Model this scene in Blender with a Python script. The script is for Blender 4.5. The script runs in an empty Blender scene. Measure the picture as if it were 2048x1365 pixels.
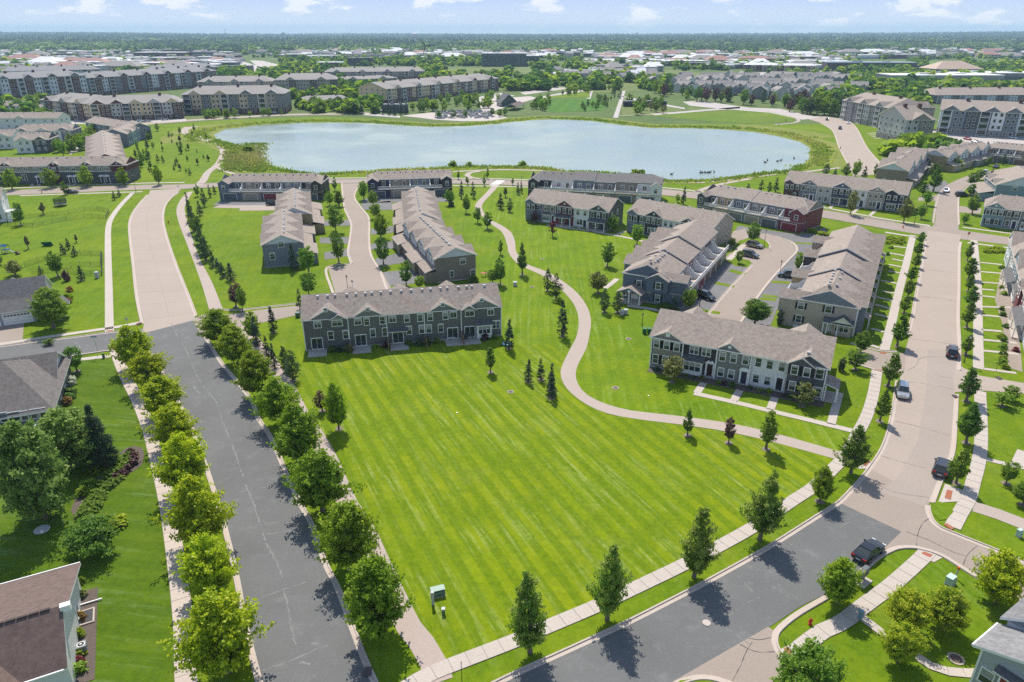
import bpy, math, random
import numpy as np
from mathutils import Vector, Matrix
random.seed(7); RNG = np.random.default_rng(11)
R = math.radians
SC = bpy.context.scene; COL = SC.collection
# ------------------------------------------------------------------ camera
CAM_H, FPX, CXP, CYP = 55.0, 1400.0, 1024.0, 682.5
PITCH = math.atan((CYP - 62) / FPX)
cd = bpy.data.cameras.new('camera'); cam = bpy.data.objects.new('camera', cd); COL.objects.link(cam)
cam.location = (0, 0, CAM_H); cam.rotation_euler = (math.pi/2 - PITCH, 0, 0)
cd.sensor_width = 36.0; cd.lens = FPX / 2048 * 36.0; cd.clip_start = 0.5; cd.clip_end = 60000
SC.camera = cam
# ------------------------------------------------------------------ light
SUN_EL, SUN_AZ = 53.0, -11.0          # azimuth from +Y towards +X
W = bpy.data.worlds.new('World'); SC.world = W; W.use_nodes = True
nt = W.node_tree; nt.nodes.clear()
def N(t, kind, **kw):
    n = t.nodes.new(kind)
    for k, v in kw.items():
        if hasattr(n, k): setattr(n, k, v)
    return n
def lk(t, a, b): t.links.new(a, b)
sky = N(nt, 'ShaderNodeTexSky'); sky.sky_type = 'NISHITA'; sky.sun_disc = False
sky.sun_elevation = R(SUN_EL); sky.sun_rotation = R(SUN_AZ)
sky.altitude = 250; sky.air_density = 1.0; sky.dust_density = 0.6; sky.ozone_density = 1.6
tc = N(nt, 'ShaderNodeTexCoord'); sx = N(nt, 'ShaderNodeSeparateXYZ'); lk(nt, tc.outputs['Generated'], sx.inputs[0])
def M2(t, op, a, b=None, c=None):
    n = N(t, 'ShaderNodeMath', operation=op)
    for i, v in enumerate((a, b, c)):
        if v is None: continue
        if isinstance(v, (int, float)): n.inputs[i].default_value = v
        else: lk(t, v, n.inputs[i])
    return n.outputs[0]
zz = M2(nt, 'ADD', M2(nt, 'MAXIMUM', sx.outputs[2], 0.0), 0.30)
cv = N(nt, 'ShaderNodeCombineXYZ'); lk(nt, M2(nt, 'DIVIDE', sx.outputs[0], zz), cv.inputs[0]); lk(nt, M2(nt, 'DIVIDE', sx.outputs[1], zz), cv.inputs[1])
cn = N(nt, 'ShaderNodeTexNoise'); cn.inputs['Scale'].default_value = 4.6; cn.inputs['Detail'].default_value = 9; cn.inputs['Roughness'].default_value = .6; lk(nt, cv.outputs[0], cn.inputs['Vector'])
mr = N(nt, 'ShaderNodeMapRange'); mr.inputs[1].default_value = .545; mr.inputs[2].default_value = .615; lk(nt, cn.outputs[0], mr.inputs[0])
mx = N(nt, 'ShaderNodeMix', data_type='RGBA'); lk(nt, M2(nt, 'MULTIPLY', mr.outputs[0], .75), mx.inputs[0]); mx.inputs[7].default_value = (4.9, 4.95, 5.1, 1)
# pale band of thick air low over the whole horizon, the same all the way round
h1 = N(nt, 'ShaderNodeMapRange', interpolation_type='SMOOTHSTEP'); h1.inputs[1].default_value = -.005; h1.inputs[2].default_value = .055; lk(nt, sx.outputs[2], h1.inputs[0])
hb = N(nt, 'ShaderNodeMix', data_type='RGBA'); hb.inputs[6].default_value = (3.7, 4.2, 4.65, 1); hb.inputs[7].default_value = (2.4, 3.15, 4.7, 1); lk(nt, h1.outputs[0], hb.inputs[0])
h2 = N(nt, 'ShaderNodeMapRange', interpolation_type='SMOOTHSTEP'); h2.inputs[1].default_value = .08; h2.inputs[2].default_value = .5; lk(nt, sx.outputs[2], h2.inputs[0])
hm_ = N(nt, 'ShaderNodeMix', data_type='RGBA'); lk(nt, h2.outputs[0], hm_.inputs[0]); lk(nt, hb.outputs[2], hm_.inputs[6]); lk(nt, sky.outputs[0], hm_.inputs[7]); lk(nt, hm_.outputs[2], mx.inputs[6])
bg = N(nt, 'ShaderNodeBackground'); bg.inputs[1].default_value = 0.15; lk(nt, mx.outputs[2], bg.inputs[0])
wo = N(nt, 'ShaderNodeOutputWorld'); lk(nt, bg.outputs[0], wo.inputs[0])
sd = bpy.data.lights.new('sun', 'SUN'); sd.energy = 4.4; sd.angle = R(0.53); sd.color = (1, .94, .84)
so = bpy.data.objects.new('sun', sd); COL.objects.link(so); so.location = (0, 0, 200)
so.rotation_euler = (R(90 - SUN_EL), 0, R(180 - SUN_AZ) )
SC.view_settings.view_transform = 'Standard'; SC.view_settings.look = 'None'
SC.view_settings.exposure = 0.5; SC.view_settings.gamma = 1.0; SC.view_settings.use_curve_mapping = False
HAZE = 9.5e-5
SC.cycles.max_bounces = 8; SC.cycles.diffuse_bounces = 5; SC.cycles.glossy_bounces = 3; SC.cycles.transmission_bounces = 5
SC.cycles.transparent_max_bounces = 6; SC.cycles.volume_bounces = 0; SC.cycles.use_denoising = False
# ------------------------------------------------------------------ picture point -> point of the place
SP, CP = math.sin(PITCH), math.cos(PITCH)
def ray(x, y):
    u = (x - CXP)/FPX; v = (y - CYP)/FPX
    return (u, CP - v*SP, -SP - v*CP)
def G(x, y, z=0.0):
    r = ray(x, y); t = (z - CAM_H)/r[2]
    return (r[0]*t, r[1]*t)
def depth_at(X, Y, Z=0.0): return Y*CP - (Z-CAM_H)*SP
def hgt(xb, yb, yt):
    X, Y = G(xb, yb); r = ray(xb, yt); return CAM_H + r[2]*Y/r[1]
# ------------------------------------------------------------------ materials
MATS = {}
def newmat(name):
    m = bpy.data.materials.new(name); m.use_nodes = True; t = m.node_tree; t.nodes.clear()
    o = N(t, 'ShaderNodeOutputMaterial'); p = N(t, 'ShaderNodeBsdfPrincipled'); lk(t, p.outputs[0], o.inputs[0])
    p.inputs['Specular IOR Level'].default_value = .3
    return m, t, p, o
def rgba(c): return (c[0], c[1], c[2], 1)
def wpos(t, scale=(1, 1, 1), rotz=0):
    g = N(t, 'ShaderNodeNewGeometry'); mp = N(t, 'ShaderNodeMapping'); mp.inputs['Scale'].default_value = scale; mp.inputs['Rotation'].default_value = (0, 0, rotz)
    lk(t, g.outputs['Position'], mp.inputs['Vector']); return mp.outputs[0]
def noise(t, vec, sc, det=4, rough=.55):
    n = N(t, 'ShaderNodeTexNoise'); n.inputs['Scale'].default_value = sc; n.inputs['Detail'].default_value = det; n.inputs['Roughness'].default_value = rough
    lk(t, vec, n.inputs['Vector']); return n.outputs[0]
def mixc(t, f, a, b, blend='MIX'):
    n = N(t, 'ShaderNodeMix', data_type='RGBA', blend_type=blend)
    for i, v in ((0, f), (6, a), (7, b)):
        if isinstance(v, (int, float)): n.inputs[i].default_value = v
        elif isinstance(v, tuple): n.inputs[i].default_value = rgba(v)
        else: lk(t, v, n.inputs[i])
    return n.outputs[2]
def rng_(t, v, a, b, lo=0, hi=1):
    n = N(t, 'ShaderNodeMapRange'); lk(t, v, n.inputs[0])
    for i, q in enumerate((a, b, lo, hi)): n.inputs[i+1].default_value = q
    return n.outputs[0]
def mat(name, c, rough=.7, var=.15, sc=1.5, spec=.3, metal=0, fine=0.0, finesc=30):
    if name in MATS: return MATS[name]
    m, t, p, o = newmat(name); v = wpos(t)
    a = tuple(q*(1-var) for q in c); b = tuple(min(1, q*(1+var)) for q in c)
    col = mixc(t, noise(t, v, sc, 5), a, b)
    if fine: col = mixc(t, rng_(t, noise(t, v, finesc, 2), .3, .7, 0, 1), col, tuple(q*(1-fine) for q in c))
    lk(t, col, p.inputs['Base Color']); p.inputs['Roughness'].default_value = rough; p.inputs['Metallic'].default_value = metal
    p.inputs['Specular IOR Level'].default_value = spec
    MATS[name] = m; return m
def siding(c, name=None):
    name = name or 'siding_%02d_%02d_%02d' % tuple(int(q*99) for q in c)
    if name in MATS: return MATS[name]
    m, t, p, o = newmat(name); v = wpos(t)
    w = N(t, 'ShaderNodeTexWave', wave_type='BANDS', bands_direction='Z', wave_profile='SAW'); w.inputs['Scale'].default_value = 1/0.2*.159*2; lk(t, v, w.inputs['Vector'])
    col = mixc(t, noise(t, v, .6, 4), tuple(q*.9 for q in c), tuple(q*1.08 for q in c))
    lk(t, col, p.inputs['Base Color']); p.inputs['Roughness'].default_value = .6
    bp = N(t, 'ShaderNodeBump'); bp.inputs['Strength'].default_value = .5; bp.inputs['Distance'].default_value = .02; lk(t, w.outputs[1], bp.inputs['Height']); lk(t, bp.outputs[0], p.inputs['Normal'])
    MATS[name] = m; return m
def shingle(name, c1, c2, c3, cell=(3.2, 3.2, 7.0)):
    if name in MATS: return MATS[name]
    m, t, p, o = newmat(name); v = wpos(t)
    vo = N(t, 'ShaderNodeTexVoronoi'); vo.inputs['Scale'].default_value = 1.0; lk(t, wpos(t, cell), vo.inputs['Vector'])
    sp = N(t, 'ShaderNodeSeparateColor'); lk(t, vo.outputs['Color'], sp.inputs[0])
    col = mixc(t, sp.outputs[0], c1, c2); col = mixc(t, rng_(t, noise(t, v, .35, 3), .42, .66), col, c3)
    col = mixc(t, .6, col, mixc(t, rng_(t, noise(t, v, 1.7, 7, .75), .3, .7), tuple(q*.58 for q in c1), tuple(q*1.3 for q in c2)))
    lk(t, col, p.inputs['Base Color']); p.inputs['Roughness'].default_value = .85
    w = N(t, 'ShaderNodeTexWave', wave_type='BANDS', bands_direction='Z', wave_profile='SAW'); w.inputs['Scale'].default_value = 4.4; lk(t, v, w.inputs['Vector'])
    bp = N(t, 'ShaderNodeBump'); bp.inputs['Strength'].default_value = .45; bp.inputs['Distance'].default_value = .03; lk(t, w.outputs[1], bp.inputs['Height']); lk(t, bp.outputs[0], p.inputs['Normal'])
    MATS[name] = m; return m
def grassmat(name, base, yel, dark, streak=None, period=1.3, stamt=.55, strc=(.2, .26, .06), sc=1.0, band=.8):
    m, t, p, o = newmat(name); v = wpos(t)
    col = mixc(t, rng_(t, noise(t, v, .05*sc, 5, .6), .35, .65), base, yel)
    col = mixc(t, rng_(t, noise(t, v, .19*sc, 5, .65), .42, .7), col, dark)
    col = mixc(t, rng_(t, noise(t, v, .028*sc, 3), .5, .72, 0, .6), col, tuple(q*1.25 for q in yel))
    if streak is not None:
        # mower tracks: thin pale lines along one direction, broken up, plus broad alternating stripes
        vv = wpos(t, (1, 1, 1), -streak)
        w = N(t, 'ShaderNodeTexWave', wave_type='BANDS', bands_direction='Y', wave_profile='SIN'); w.inputs['Scale'].default_value = 6.2832/(20*period*2); w.inputs['Distortion'].default_value = .7; w.inputs['Detail'].default_value = 2; w.inputs['Detail Scale'].default_value = .25; lk(t, vv, w.inputs['Vector'])
        col = mixc(t, rng_(t, w.outputs[1], .35, .65, 0, band), col, dark)
        mp = N(t, 'ShaderNodeMapping'); mp.inputs['Scale'].default_value = (.07, 1.5/period, 1); lk(t, vv, mp.inputs['Vector'])
        st = rng_(t, noise(t, mp.outputs[0], 1.0, 3, .65), .51, .62)
        br = rng_(t, noise(t, v, .07, 4, .7), .42, .58)
        fi = rng_(t, noise(t, v, 1.6, 3, .7), .3, .56)
        f = M2(t, 'MULTIPLY', M2(t, 'MULTIPLY', M2(t, 'MULTIPLY', st, br), fi), stamt)
        col = mixc(t, f, col, strc)
    dry = M2(t, 'MULTIPLY', rng_(t, noise(t, v, .085*sc, 6, .7), .56, .74, 0, .5), rng_(t, noise(t, v, .9, 4, .8), .35, .6)); col = mixc(t, dry, col, (.225, .225, .07))
    col = mixc(t, .32, col, mixc(t, rng_(t, noise(t, v, 1.3, 6, .8), .3, .7), tuple(q*.45 for q in base), tuple(q*1.55 for q in yel)))
    lk(t, col, p.inputs['Base Color']); p.inputs['Roughness'].default_value = .9; p.inputs['Specular IOR Level'].default_value = .08
    bp = N(t, 'ShaderNodeBump'); bp.inputs['Strength'].default_value = .6; bp.inputs['Distance'].default_value = .08; lk(t, noise(t, v, 7, 3, .7), bp.inputs['Height']); lk(t, bp.outputs[0], p.inputs['Normal'])
    MATS[name] = m; return m
def roadmat(name, c, patch=.25, pale=(.3, .3, .3), palef=.0, rough=.85):
    m, t, p, o = newmat(name); v = wpos(t)
    col = mixc(t, rng_(t, noise(t, v, .12, 5, .6), .3, .7), tuple(q*(1-patch) for q in c), tuple(q*(1+patch*.6) for q in c))
    if palef: col = mixc(t, rng_(t, noise(t, v, .4, 8, .75), .53, .72, 0, palef*1.4), col, pale)
    col = mixc(t, .5, col, mixc(t, rng_(t, noise(t, v, 4, 5, .85), .3, .7), tuple(q*.72 for q in c), tuple(q*1.28 for q in c)))
    lk(t, col, p.inputs['Base Color']); p.inputs['Roughness'].default_value = rough; p.inputs['Specular IOR Level'].default_value = .2
    MATS[name] = m; return m
def leafmat(name, dark, mid, light, trans=.3, huev=.12):
    m = bpy.data.materials.new(name); m.use_nodes = True; t = m.node_tree; t.nodes.clear()
    o = N(t, 'ShaderNodeOutputMaterial'); a = N(t, 'ShaderNodeAttribute'); a.attribute_name = 'tint'
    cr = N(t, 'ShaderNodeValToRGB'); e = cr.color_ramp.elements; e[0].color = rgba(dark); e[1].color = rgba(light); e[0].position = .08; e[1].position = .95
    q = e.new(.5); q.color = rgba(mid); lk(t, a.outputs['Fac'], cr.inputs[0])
    oi = N(t, 'ShaderNodeObjectInfo'); hs = N(t, 'ShaderNodeHueSaturation')
    lk(t, rng_(t, oi.outputs['Random'], 0, 1, .5-huev*.2, .5+huev*.18), hs.inputs['Hue']); lk(t, rng_(t, M2(t, 'FRACT', M2(t, 'MULTIPLY', oi.outputs['Random'], 7.3)), 0, 1, .82, 1.16), hs.inputs['Value'])
    lk(t, cr.outputs[0], hs.inputs['Color'])
    d = N(t, 'ShaderNodeBsdfDiffuse'); tr = N(t, 'ShaderNodeBsdfTranslucent'); ms = N(t, 'ShaderNodeMixShader'); ms.inputs[0].default_value = trans
    gl = N(t, 'ShaderNodeBsdfGlossy'); gl.inputs['Roughness'].default_value = .5; ms2 = N(t, 'ShaderNodeMixShader'); ms2.inputs[0].default_value = .015
    hs2 = N(t, 'ShaderNodeHueSaturation'); hs2.inputs['Value'].default_value = 1.3; hs2.inputs['Hue'].default_value = .508; lk(t, hs.outputs[0], hs2.inputs['Color'])
    lk(t, hs.outputs[0], d.inputs[0]); lk(t, hs2.outputs[0], tr.inputs[0]); lk(t, d.outputs[0], ms.inputs[1]); lk(t, tr.outputs[0], ms.inputs[2])
    lk(t, ms.outputs[0], ms2.inputs[1]); lk(t, gl.outputs[0], ms2.inputs[2]); lk(t, ms2.outputs[0], o.inputs[0])
    MATS[name] = m; return m
# ------------------------------------------------------------------ object helpers
def link(o, parent=None):
    COL.objects.link(o)
    if parent is not None: o.parent = parent
    return o
def tag(o, label=None, cat=None, group=None, kind=None):
    if label: o['label'] = label
    if cat: o['category'] = cat
    if group: o['group'] = group
    if kind: o['kind'] = kind
    return o
def thing(name, label, cat, loc=(0, 0, 0), rz=0, group=None):
    o = bpy.data.objects.new(name, None); o.empty_display_size = .2; link(o); o.location = loc; o.rotation_euler = (0, 0, rz)
    return tag(o, label, cat, group)
class Geo:
    def __init__(s): s.v = []; s.f = []; s.m = []
    def face(s, pts, m=0):
        b = len(s.v); s.v += [tuple(p) for p in pts]; s.f.append(tuple(range(b, b+len(pts)))); s.m.append(m)
    def box(s, x0, y0, z0, x1, y1, z1, m=0, bottom=True):
        b = len(s.v); s.v += [(x0, y0, z0), (x1, y0, z0), (x1, y1, z0), (x0, y1, z0), (x0, y0, z1), (x1, y0, z1), (x1, y1, z1), (x0, y1, z1)]
        F = [(4, 5, 6, 7), (0, 1, 5, 4), (1, 2, 6, 5), (2, 3, 7, 6), (3, 0, 4, 7)] + ([(3, 2, 1, 0)] if bottom else [])
        for q in F: s.f.append(tuple(b+i for i in q)); s.m.append(m)
        return s
    def slab(s, top, th, m=0, ms=0):
        n = len(top); b = len(s.v); s.v += [tuple(p) for p in top] + [(p[0], p[1], p[2]-th) for p in top]
        s.f.append(tuple(range(b, b+n))); s.m.append(m); s.f.append(tuple(range(b+2*n-1, b+n-1, -1))); s.m.append(ms)
        for i in range(n):
            j = (i+1) % n; s.f.append((b+i, b+n+i, b+n+j, b+j)); s.m.append(ms)
        return s
    def prism(s, poly, d0, d1, axis='y', m=0):
        # poly of (a, z) pushed along y (or x)
        mk = (lambda p, d: (p[0], d, p[1])) if axis == 'y' else (lambda p, d: (d, p[0], p[1]))
        n = len(poly); b = len(s.v); s.v += [mk(p, d0) for p in poly] + [mk(p, d1) for p in poly]
        s.f.append(tuple(range(b, b+n))); s.m.append(m); s.f.append(tuple(range(b+2*n-1, b+n-1, -1))); s.m.append(m)
        for i in range(n):
            j = (i+1) % n; s.f.append((b+i, b+n+i, b+n+j, b+j)); s.m.append(m)
        return s
    def cyl(s, x, y, z0, z1, r0, r1=None, n=8, m=0, cap=True):
        r1 = r0 if r1 is None else r1; b = len(s.v)
        for z, r in ((z0, r0), (z1, r1)):
            s.v += [(x+r*math.cos(2*math.pi*i/n), y+r*math.sin(2*math.pi*i/n), z) for i in range(n)]
        for i in range(n):
            j = (i+1) % n; s.f.append((b+i, b+j, b+n+j, b+n+i)); s.m.append(m)
        if cap: s.f.append(tuple(b+n+i for i in range(n))); s.m.append(m); s.f.append(tuple(b+n-1-i for i in range(n))); s.m.append(m)
        return s
    def tube(s, pts, rad, n=6, m=0):
        P = [Vector(p) for p in pts]; b = len(s.v)
        for i, p in enumerate(P):
            d = (P[min(i+1, len(P)-1)] - P[max(i-1, 0)]).normalized(); u = d.cross(Vector((.3, .9, .2))).normalized(); w = d.cross(u); r = rad[i] if isinstance(rad, (list, tuple)) else rad
            for k in range(n):
                a = 2*math.pi*k/n; s.v.append(tuple(p + u*(r*math.cos(a)) + w*(r*math.sin(a))))
        for i in range(len(P)-1):
            for k in range(n):
                k2 = (k+1) % n; s.f.append((b+i*n+k, b+i*n+k2, b+(i+1)*n+k2, b+(i+1)*n+k)); s.m.append(m)
        return s
    def mesh(s, name, mats, smooth=False):
        me = bpy.data.meshes.new(name); me.from_pydata(s.v, [], s.f)
        for q in (mats if isinstance(mats, (list, tuple)) else [mats]): me.materials.append(q)
        if any(s.m): me.polygons.foreach_set('material_index', s.m)
        if smooth: me.polygons.foreach_set('use_smooth', [True]*len(s.f))
        me.update(); return me
    def obj(s, name, mats, parent=None, smooth=False, loc=None):
        o = link(bpy.data.objects.new(name, s.mesh(name, mats, smooth)), parent)
        if loc: o.location = loc
        return o
def inst(name, me, parent=None, loc=(0, 0, 0), rz=0, scale=None):
    o = link(bpy.data.objects.new(name, me), parent); o.location = loc; o.rotation_euler = (0, 0, rz)
    if scale is not None: o.scale = scale
    return o
def ordn(i):
    w = 'first second third fourth fifth sixth seventh eighth ninth tenth eleventh twelfth thirteenth fourteenth fifteenth sixteenth seventeenth eighteenth nineteenth twentieth'.split()
    return w[i] if i < 20 else 'number %d' % (i+1)
def crom(P, n):
    # smooth curve through points, n samples evenly spaced by length
    P = [Vector(p) for p in P]
    if len(P) == 2: return [P[0].lerp(P[1], i/(n-1)) for i in range(n)]
    out = []
    for i in range(len(P)-1):
        a, b, c, d = P[max(i-1, 0)], P[i], P[i+1], P[min(i+2, len(P)-1)]
        for k in range(10):
            t = k/10; m0 = (c-a)*.5; m1 = (d-b)*.5
            if i == 0: m0 = c-b
            if i == len(P)-2: m1 = c-b
            L = (c-b).length; 
            if m0.length > L*1.2: m0 *= L*1.2/m0.length
            if m1.length > L*1.2: m1 *= L*1.2/m1.length
            out.append(b*(2*t**3-3*t*t+1) + m0*(t**3-2*t*t+t) + c*(-2*t**3+3*t*t) + m1*(t**3-t*t))
    out.append(P[-1]); s = [0.0]
    for i in range(1, len(out)): s.append(s[-1] + (out[i]-out[i-1]).length)
    res = []; j = 0
    for i in range(n):
        q = s[-1]*i/(n-1)
        while j < len(s)-2 and s[j+1] < q: j += 1
        f = (q-s[j])/max(1e-6, s[j+1]-s[j]); res.append(out[j].lerp(out[j+1], f))
    return res
def GP(pts, z=0.0): return [Vector((*G(x, y, 0), z)) for x, y in pts]
# ================================================================== GROUND
GRASS = grassmat('grass_field', (.092, .17, .004), (.15, .20, .005), (.054, .12, .003), streak=R(100), period=1.6, stamt=.4, strc=(.18, .25, .06), band=.18)
LAWN_MID = grassmat('grass_mown_middle', (.115, .19, .002), (.19, .225, .003), (.066, .132, .002), streak=R(116), period=1.15, stamt=.75, strc=(.27, .32, .1))
LAWN_DARK = grassmat('grass_mown_left', (.06, .122, .004), (.10, .145, .006), (.04, .09, .004), streak=R(-8), period=1.5, stamt=.6, strc=(.17, .25, .1), band=.55)
LAWN_TRAIL = grassmat('grass_mown_trail', (.095, .182, .003), (.16, .21, .004), (.058, .13, .003), streak=R(88), period=1.2, stamt=.65, strc=(.24, .31, .09), band=.35)
MEADOW = grassmat('grass_meadow', (.135, .195, .022), (.21, .20, .05), (.095, .155, .018), sc=1.6)
FAR_GRASS = grassmat('grass_far', (.075, .13, .03), (.12, .15, .05), (.05, .10, .025), sc=.25)
ASPHALT = roadmat('asphalt', (.126, .126, .122), .24, (.25, .246, .238), .5)
ROADTAN = roadmat('road_tan', (.335, .274, .226), .1, (.42, .36, .31), .25)
ROADTAN2 = roadmat('road_tan_dark', (.285, .232, .192), .13, (.36, .31, .26), .2)
PATHM = roadmat('path_tan', (.36, .295, .25), .1, (.44, .38, .33), .25)
DRIVEM = roadmat('driveway_asphalt', (.155, .15, .15), .3, (.3, .29, .28), .5)
CONC = roadmat('concrete_walk', (.425, .37, .32), .13, (.49, .43, .385), .35)
KERBM = roadmat('concrete_kerb', (.43, .36, .305), .13, (.5, .44, .38), .3)
JOINT = mat('walk_joint', (.255, .22, .19))
RAMPM = mat('ramp_rust', (.3, .1, .055), .8)
SEAMD = mat('tar_seam', (.055, .055, .057), .7)
SEAML = mat('pale_crack', (.185, .182, .175), .9, .3, 1.5)
CROSSW = mat('crossing_paint', (.6, .58, .54), .8)
MULCH = mat('mulch', (.13, .1, .085), .95, .35, 2.5, fine=.4, finesc=9)
ROCKBED = mat('rock_bed', (.33, .27, .22), .95, .25, 3, fine=.4, finesc=14)
def sheet(name, pts, z, m, world=False, kind='structure', parent=None):
    P = [Vector((p[0], p[1], z)) for p in pts] if world else GP(pts, z)
    a = sum(P[i].x*P[(i+1) % len(P)].y - P[(i+1) % len(P)].x*P[i].y for i in range(len(P)))
    if a < 0: P.reverse()
    g = Geo(); g.face(P); o = g.obj(name, m, parent)
    if kind: o['kind'] = kind
    return o
def strip(name, Lp, Rp, z, m, n=60, parent=None, kind='structure'):
    A = crom(GP(Lp, z), n); B = crom(GP(Rp, z), n); g = Geo()
    for i in range(n-1): g.face([B[i], B[i+1], A[i+1], A[i]])
    o = g.obj(name, m, parent)
    if kind: o['kind'] = kind
    return o
def kerb(pts, side, n=60, name='kerb', parent=None, w=1.0):
    C = crom(GP(pts), n); prof = [(-.02, .016), (.40*w, .022), (.43*w, .135), (.60*w, .135), (.66*w, .0)]; g = Geo(); rows = []
    for i, p in enumerate(C):
        d = C[min(i+1, n-1)] - C[max(i-1, 0)]; d = Vector((d.x, d.y)).normalized(); nn = Vector((-d.y, d.x))*side
        b = len(g.v); g.v += [(p.x+nn.x*o, p.y+nn.y*o, z) for o, z in prof]; rows.append(b)
    for i in range(n-1):
        for k in range(len(prof)-1):
            q = (rows[i]+k, rows[i+1]+k, rows[i+1]+k+1, rows[i]+k+1); g.f.append(q if side < 0 else q[::-1]); g.m.append(0)
    o = g.obj(name, KERBM, parent)
    if parent is None: o['kind'] = 'structure'
    return o
def seam(pts, w, m, parent, z=.021, jit=.12, n=None, name='crack_line'):
    P = GP(pts, z); n = n or max(6, int(sum((P[i+1]-P[i]).length for i in range(len(P)-1))/.4)); C = crom(P, n); g = Geo(); rs = random.Random(int(abs(pts[0][0])*7))
    r = []
    for i, p in enumerate(C):
        d = (C[min(i+1, n-1)]-C[max(i-1, 0)]).normalized(); nn = Vector((-d.y, d.x, 0)); ww = w*rs.uniform(.15, 1.0)*.36; p = p + nn*rs.uniform(-jit, jit)*.6
        r.append((p+nn*ww, p-nn*ww))
    for i in range(n-1):
        if m is SEAML and (rs.random() < .08 or math.sin(i*.23+len(pts)) > .86): continue
        g.face([r[i][1], r[i+1][1], r[i+1][0], r[i][0]])
    return g.obj(name, m, parent)
def mid(Lp, Rp): return [((a[0]+b[0])/2, (a[1]+b[1])/2) for a, b in zip(Lp, Rp)]
def walk(name, pts, w, m=CONC, z=.03, slab=None, px=True, ymin=0, parent=None):
    # pavement along a centre line; where slabs can be told apart each is a piece of its own on a darker bed
    P = GP(pts, z) if px else [Vector((a, b, z)) for a, b in pts]
    L = sum((P[i+1]-P[i]).length for i in range(len(P)-1)); n = max(4, int(L/(slab or 2.5)) + 1); C = crom(P, n); e = []
    for i, p in enumerate(C):
        d = (C[min(i+1, n-1)]-C[max(i-1, 0)]).normalized(); nn = Vector((-d.y, d.x, 0))*(w/2); e.append((p+nn, p-nn))
    g = Geo()
    for i in range(n-1): g.face([e[i][1], e[i+1][1], e[i+1][0], e[i][0]])
    o = g.obj(name, JOINT if slab else m, parent)
    if parent is None: o['kind'] = 'structure'
    if slab:
        far = Geo(); rs = random.Random(len(pts)*31+int(pts[0][0]))
        for i in range(n-1):
            a, b, c, d = e[i][1], e[i+1][1], e[i+1][0], e[i][0]; ctr = (a+b+c+d)/4; q = [ctr+(v-ctr)*.965 for v in (a, b, c, d)]; h = rs.uniform(.018, .03)
            q = [Vector((v.x, v.y, z+h)) for v in q]
            if C[i].y < ymin:
                s = Geo(); s.slab(q, h-.004); s.obj('paving_slab', m, o)
            else: far.slab(q, h-.004)
        if far.f: tag(far.obj('paving', m, o), kind='stuff')
    return o
# ---- one sheet of land out to the horizon
g = Geo(); g.face([(-14000, -260, -.05), (14000, -260, -.05), (14000, 15000, -.05), (-14000, 15000, -.05)]); gr = g.obj('ground', FAR_GRASS); gr['kind'] = 'structure'
sheet('lawn', [(-420, -20), (420, -20), (420, 470), (-420, 470)], -.03, GRASS, world=True)
# mown areas
RA_L = [(548, 1440), (524, 1358), (495, 1241), (478, 1150), (453, 1048), (433, 982), (405, 901), (379, 837), (364, 811), (335, 757), (308, 712), (287, 684), (279, 665)]
RA_R = [(775, 1440), (734, 1348), (720, 1315), (696, 1251), (670, 1179), (646, 1131), (619, 1053), (595, 1008), (563, 937), (538, 878), (512, 837), (500, 804), (469, 763), (436, 722), (408, 675), (395, 655), (391, 640)]
sheet('lawn_mown', [(620, 860), (600, 800), (560, 740), (600, 700), (1010, 690), (1115, 690), (1128, 760), (1165, 806), (1215, 829), (1360, 850), (1530, 880), (1670, 918), (1640, 958), (1503, 1047), (1361, 1122), (1256, 1171), (1104, 1238), (878, 1329), (843, 1257), (753, 1088), (687, 957)], -.01, LAWN_MID)
sheet('lawn_mown_side', [(-500, 700), (220, 712), (251, 778), (276, 830), (292, 880), (306, 930), (320, 1005), (332, 1115), (346, 1227), (366, 1400), (-500, 1400)], -.012, LAWN_DARK)
sheet('lawn_mown_trail', [(1005, 690), (1010, 560), (890, 420), (960, 370), (1240, 375), (1330, 470), (1245, 520), (1235, 640), (1300, 740), (1400, 790), (1710, 870), (1680, 906), (1524, 862), (1300, 838), (1203, 806), (1125, 760), (1120, 700), (1118, 690)], -.014, LAWN_TRAIL)
# ---- left asphalt street
ra = strip('street_asphalt', RA_L, RA_R, .004, ASPHALT, 80)
kerb(RA_L[:-1], 1, 80); kerb(RA_R[:-2], -1, 90)
for pts, w in (([(341, 628+15), (352, 668), (372, 700), (398, 760), (432, 805), (447, 850), (470, 905), (488, 960), (507, 1010), (520, 1046), (532, 1085), (560, 1140), (575, 1215), (592, 1290)], .34), ([(380, 701), (402, 733)], .22), ([(365, 765), (397, 757)], .25), ([(422, 889), (467, 873)], .3), ([(392, 848), (428, 836)], .3), ([(470, 986), (530, 976)], .25), ([(524, 1195), (560, 1182), (612, 1164)], .28), ([(526, 1342), (575, 1325), (628, 1302), (655, 1290)], .3), ([(345, 655), (420, 705)], .3)):
    seam(pts, w, SEAML, ra, .012, .16)
for pts in ([(600, 1058), (560, 1066), (535, 1068)], [(618, 1288), (640, 1290)], [(385, 770), (400, 790)], [(595, 1325), (620, 1330)]): seam(pts, .5, SEAML, ra, .012, .2)
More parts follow.
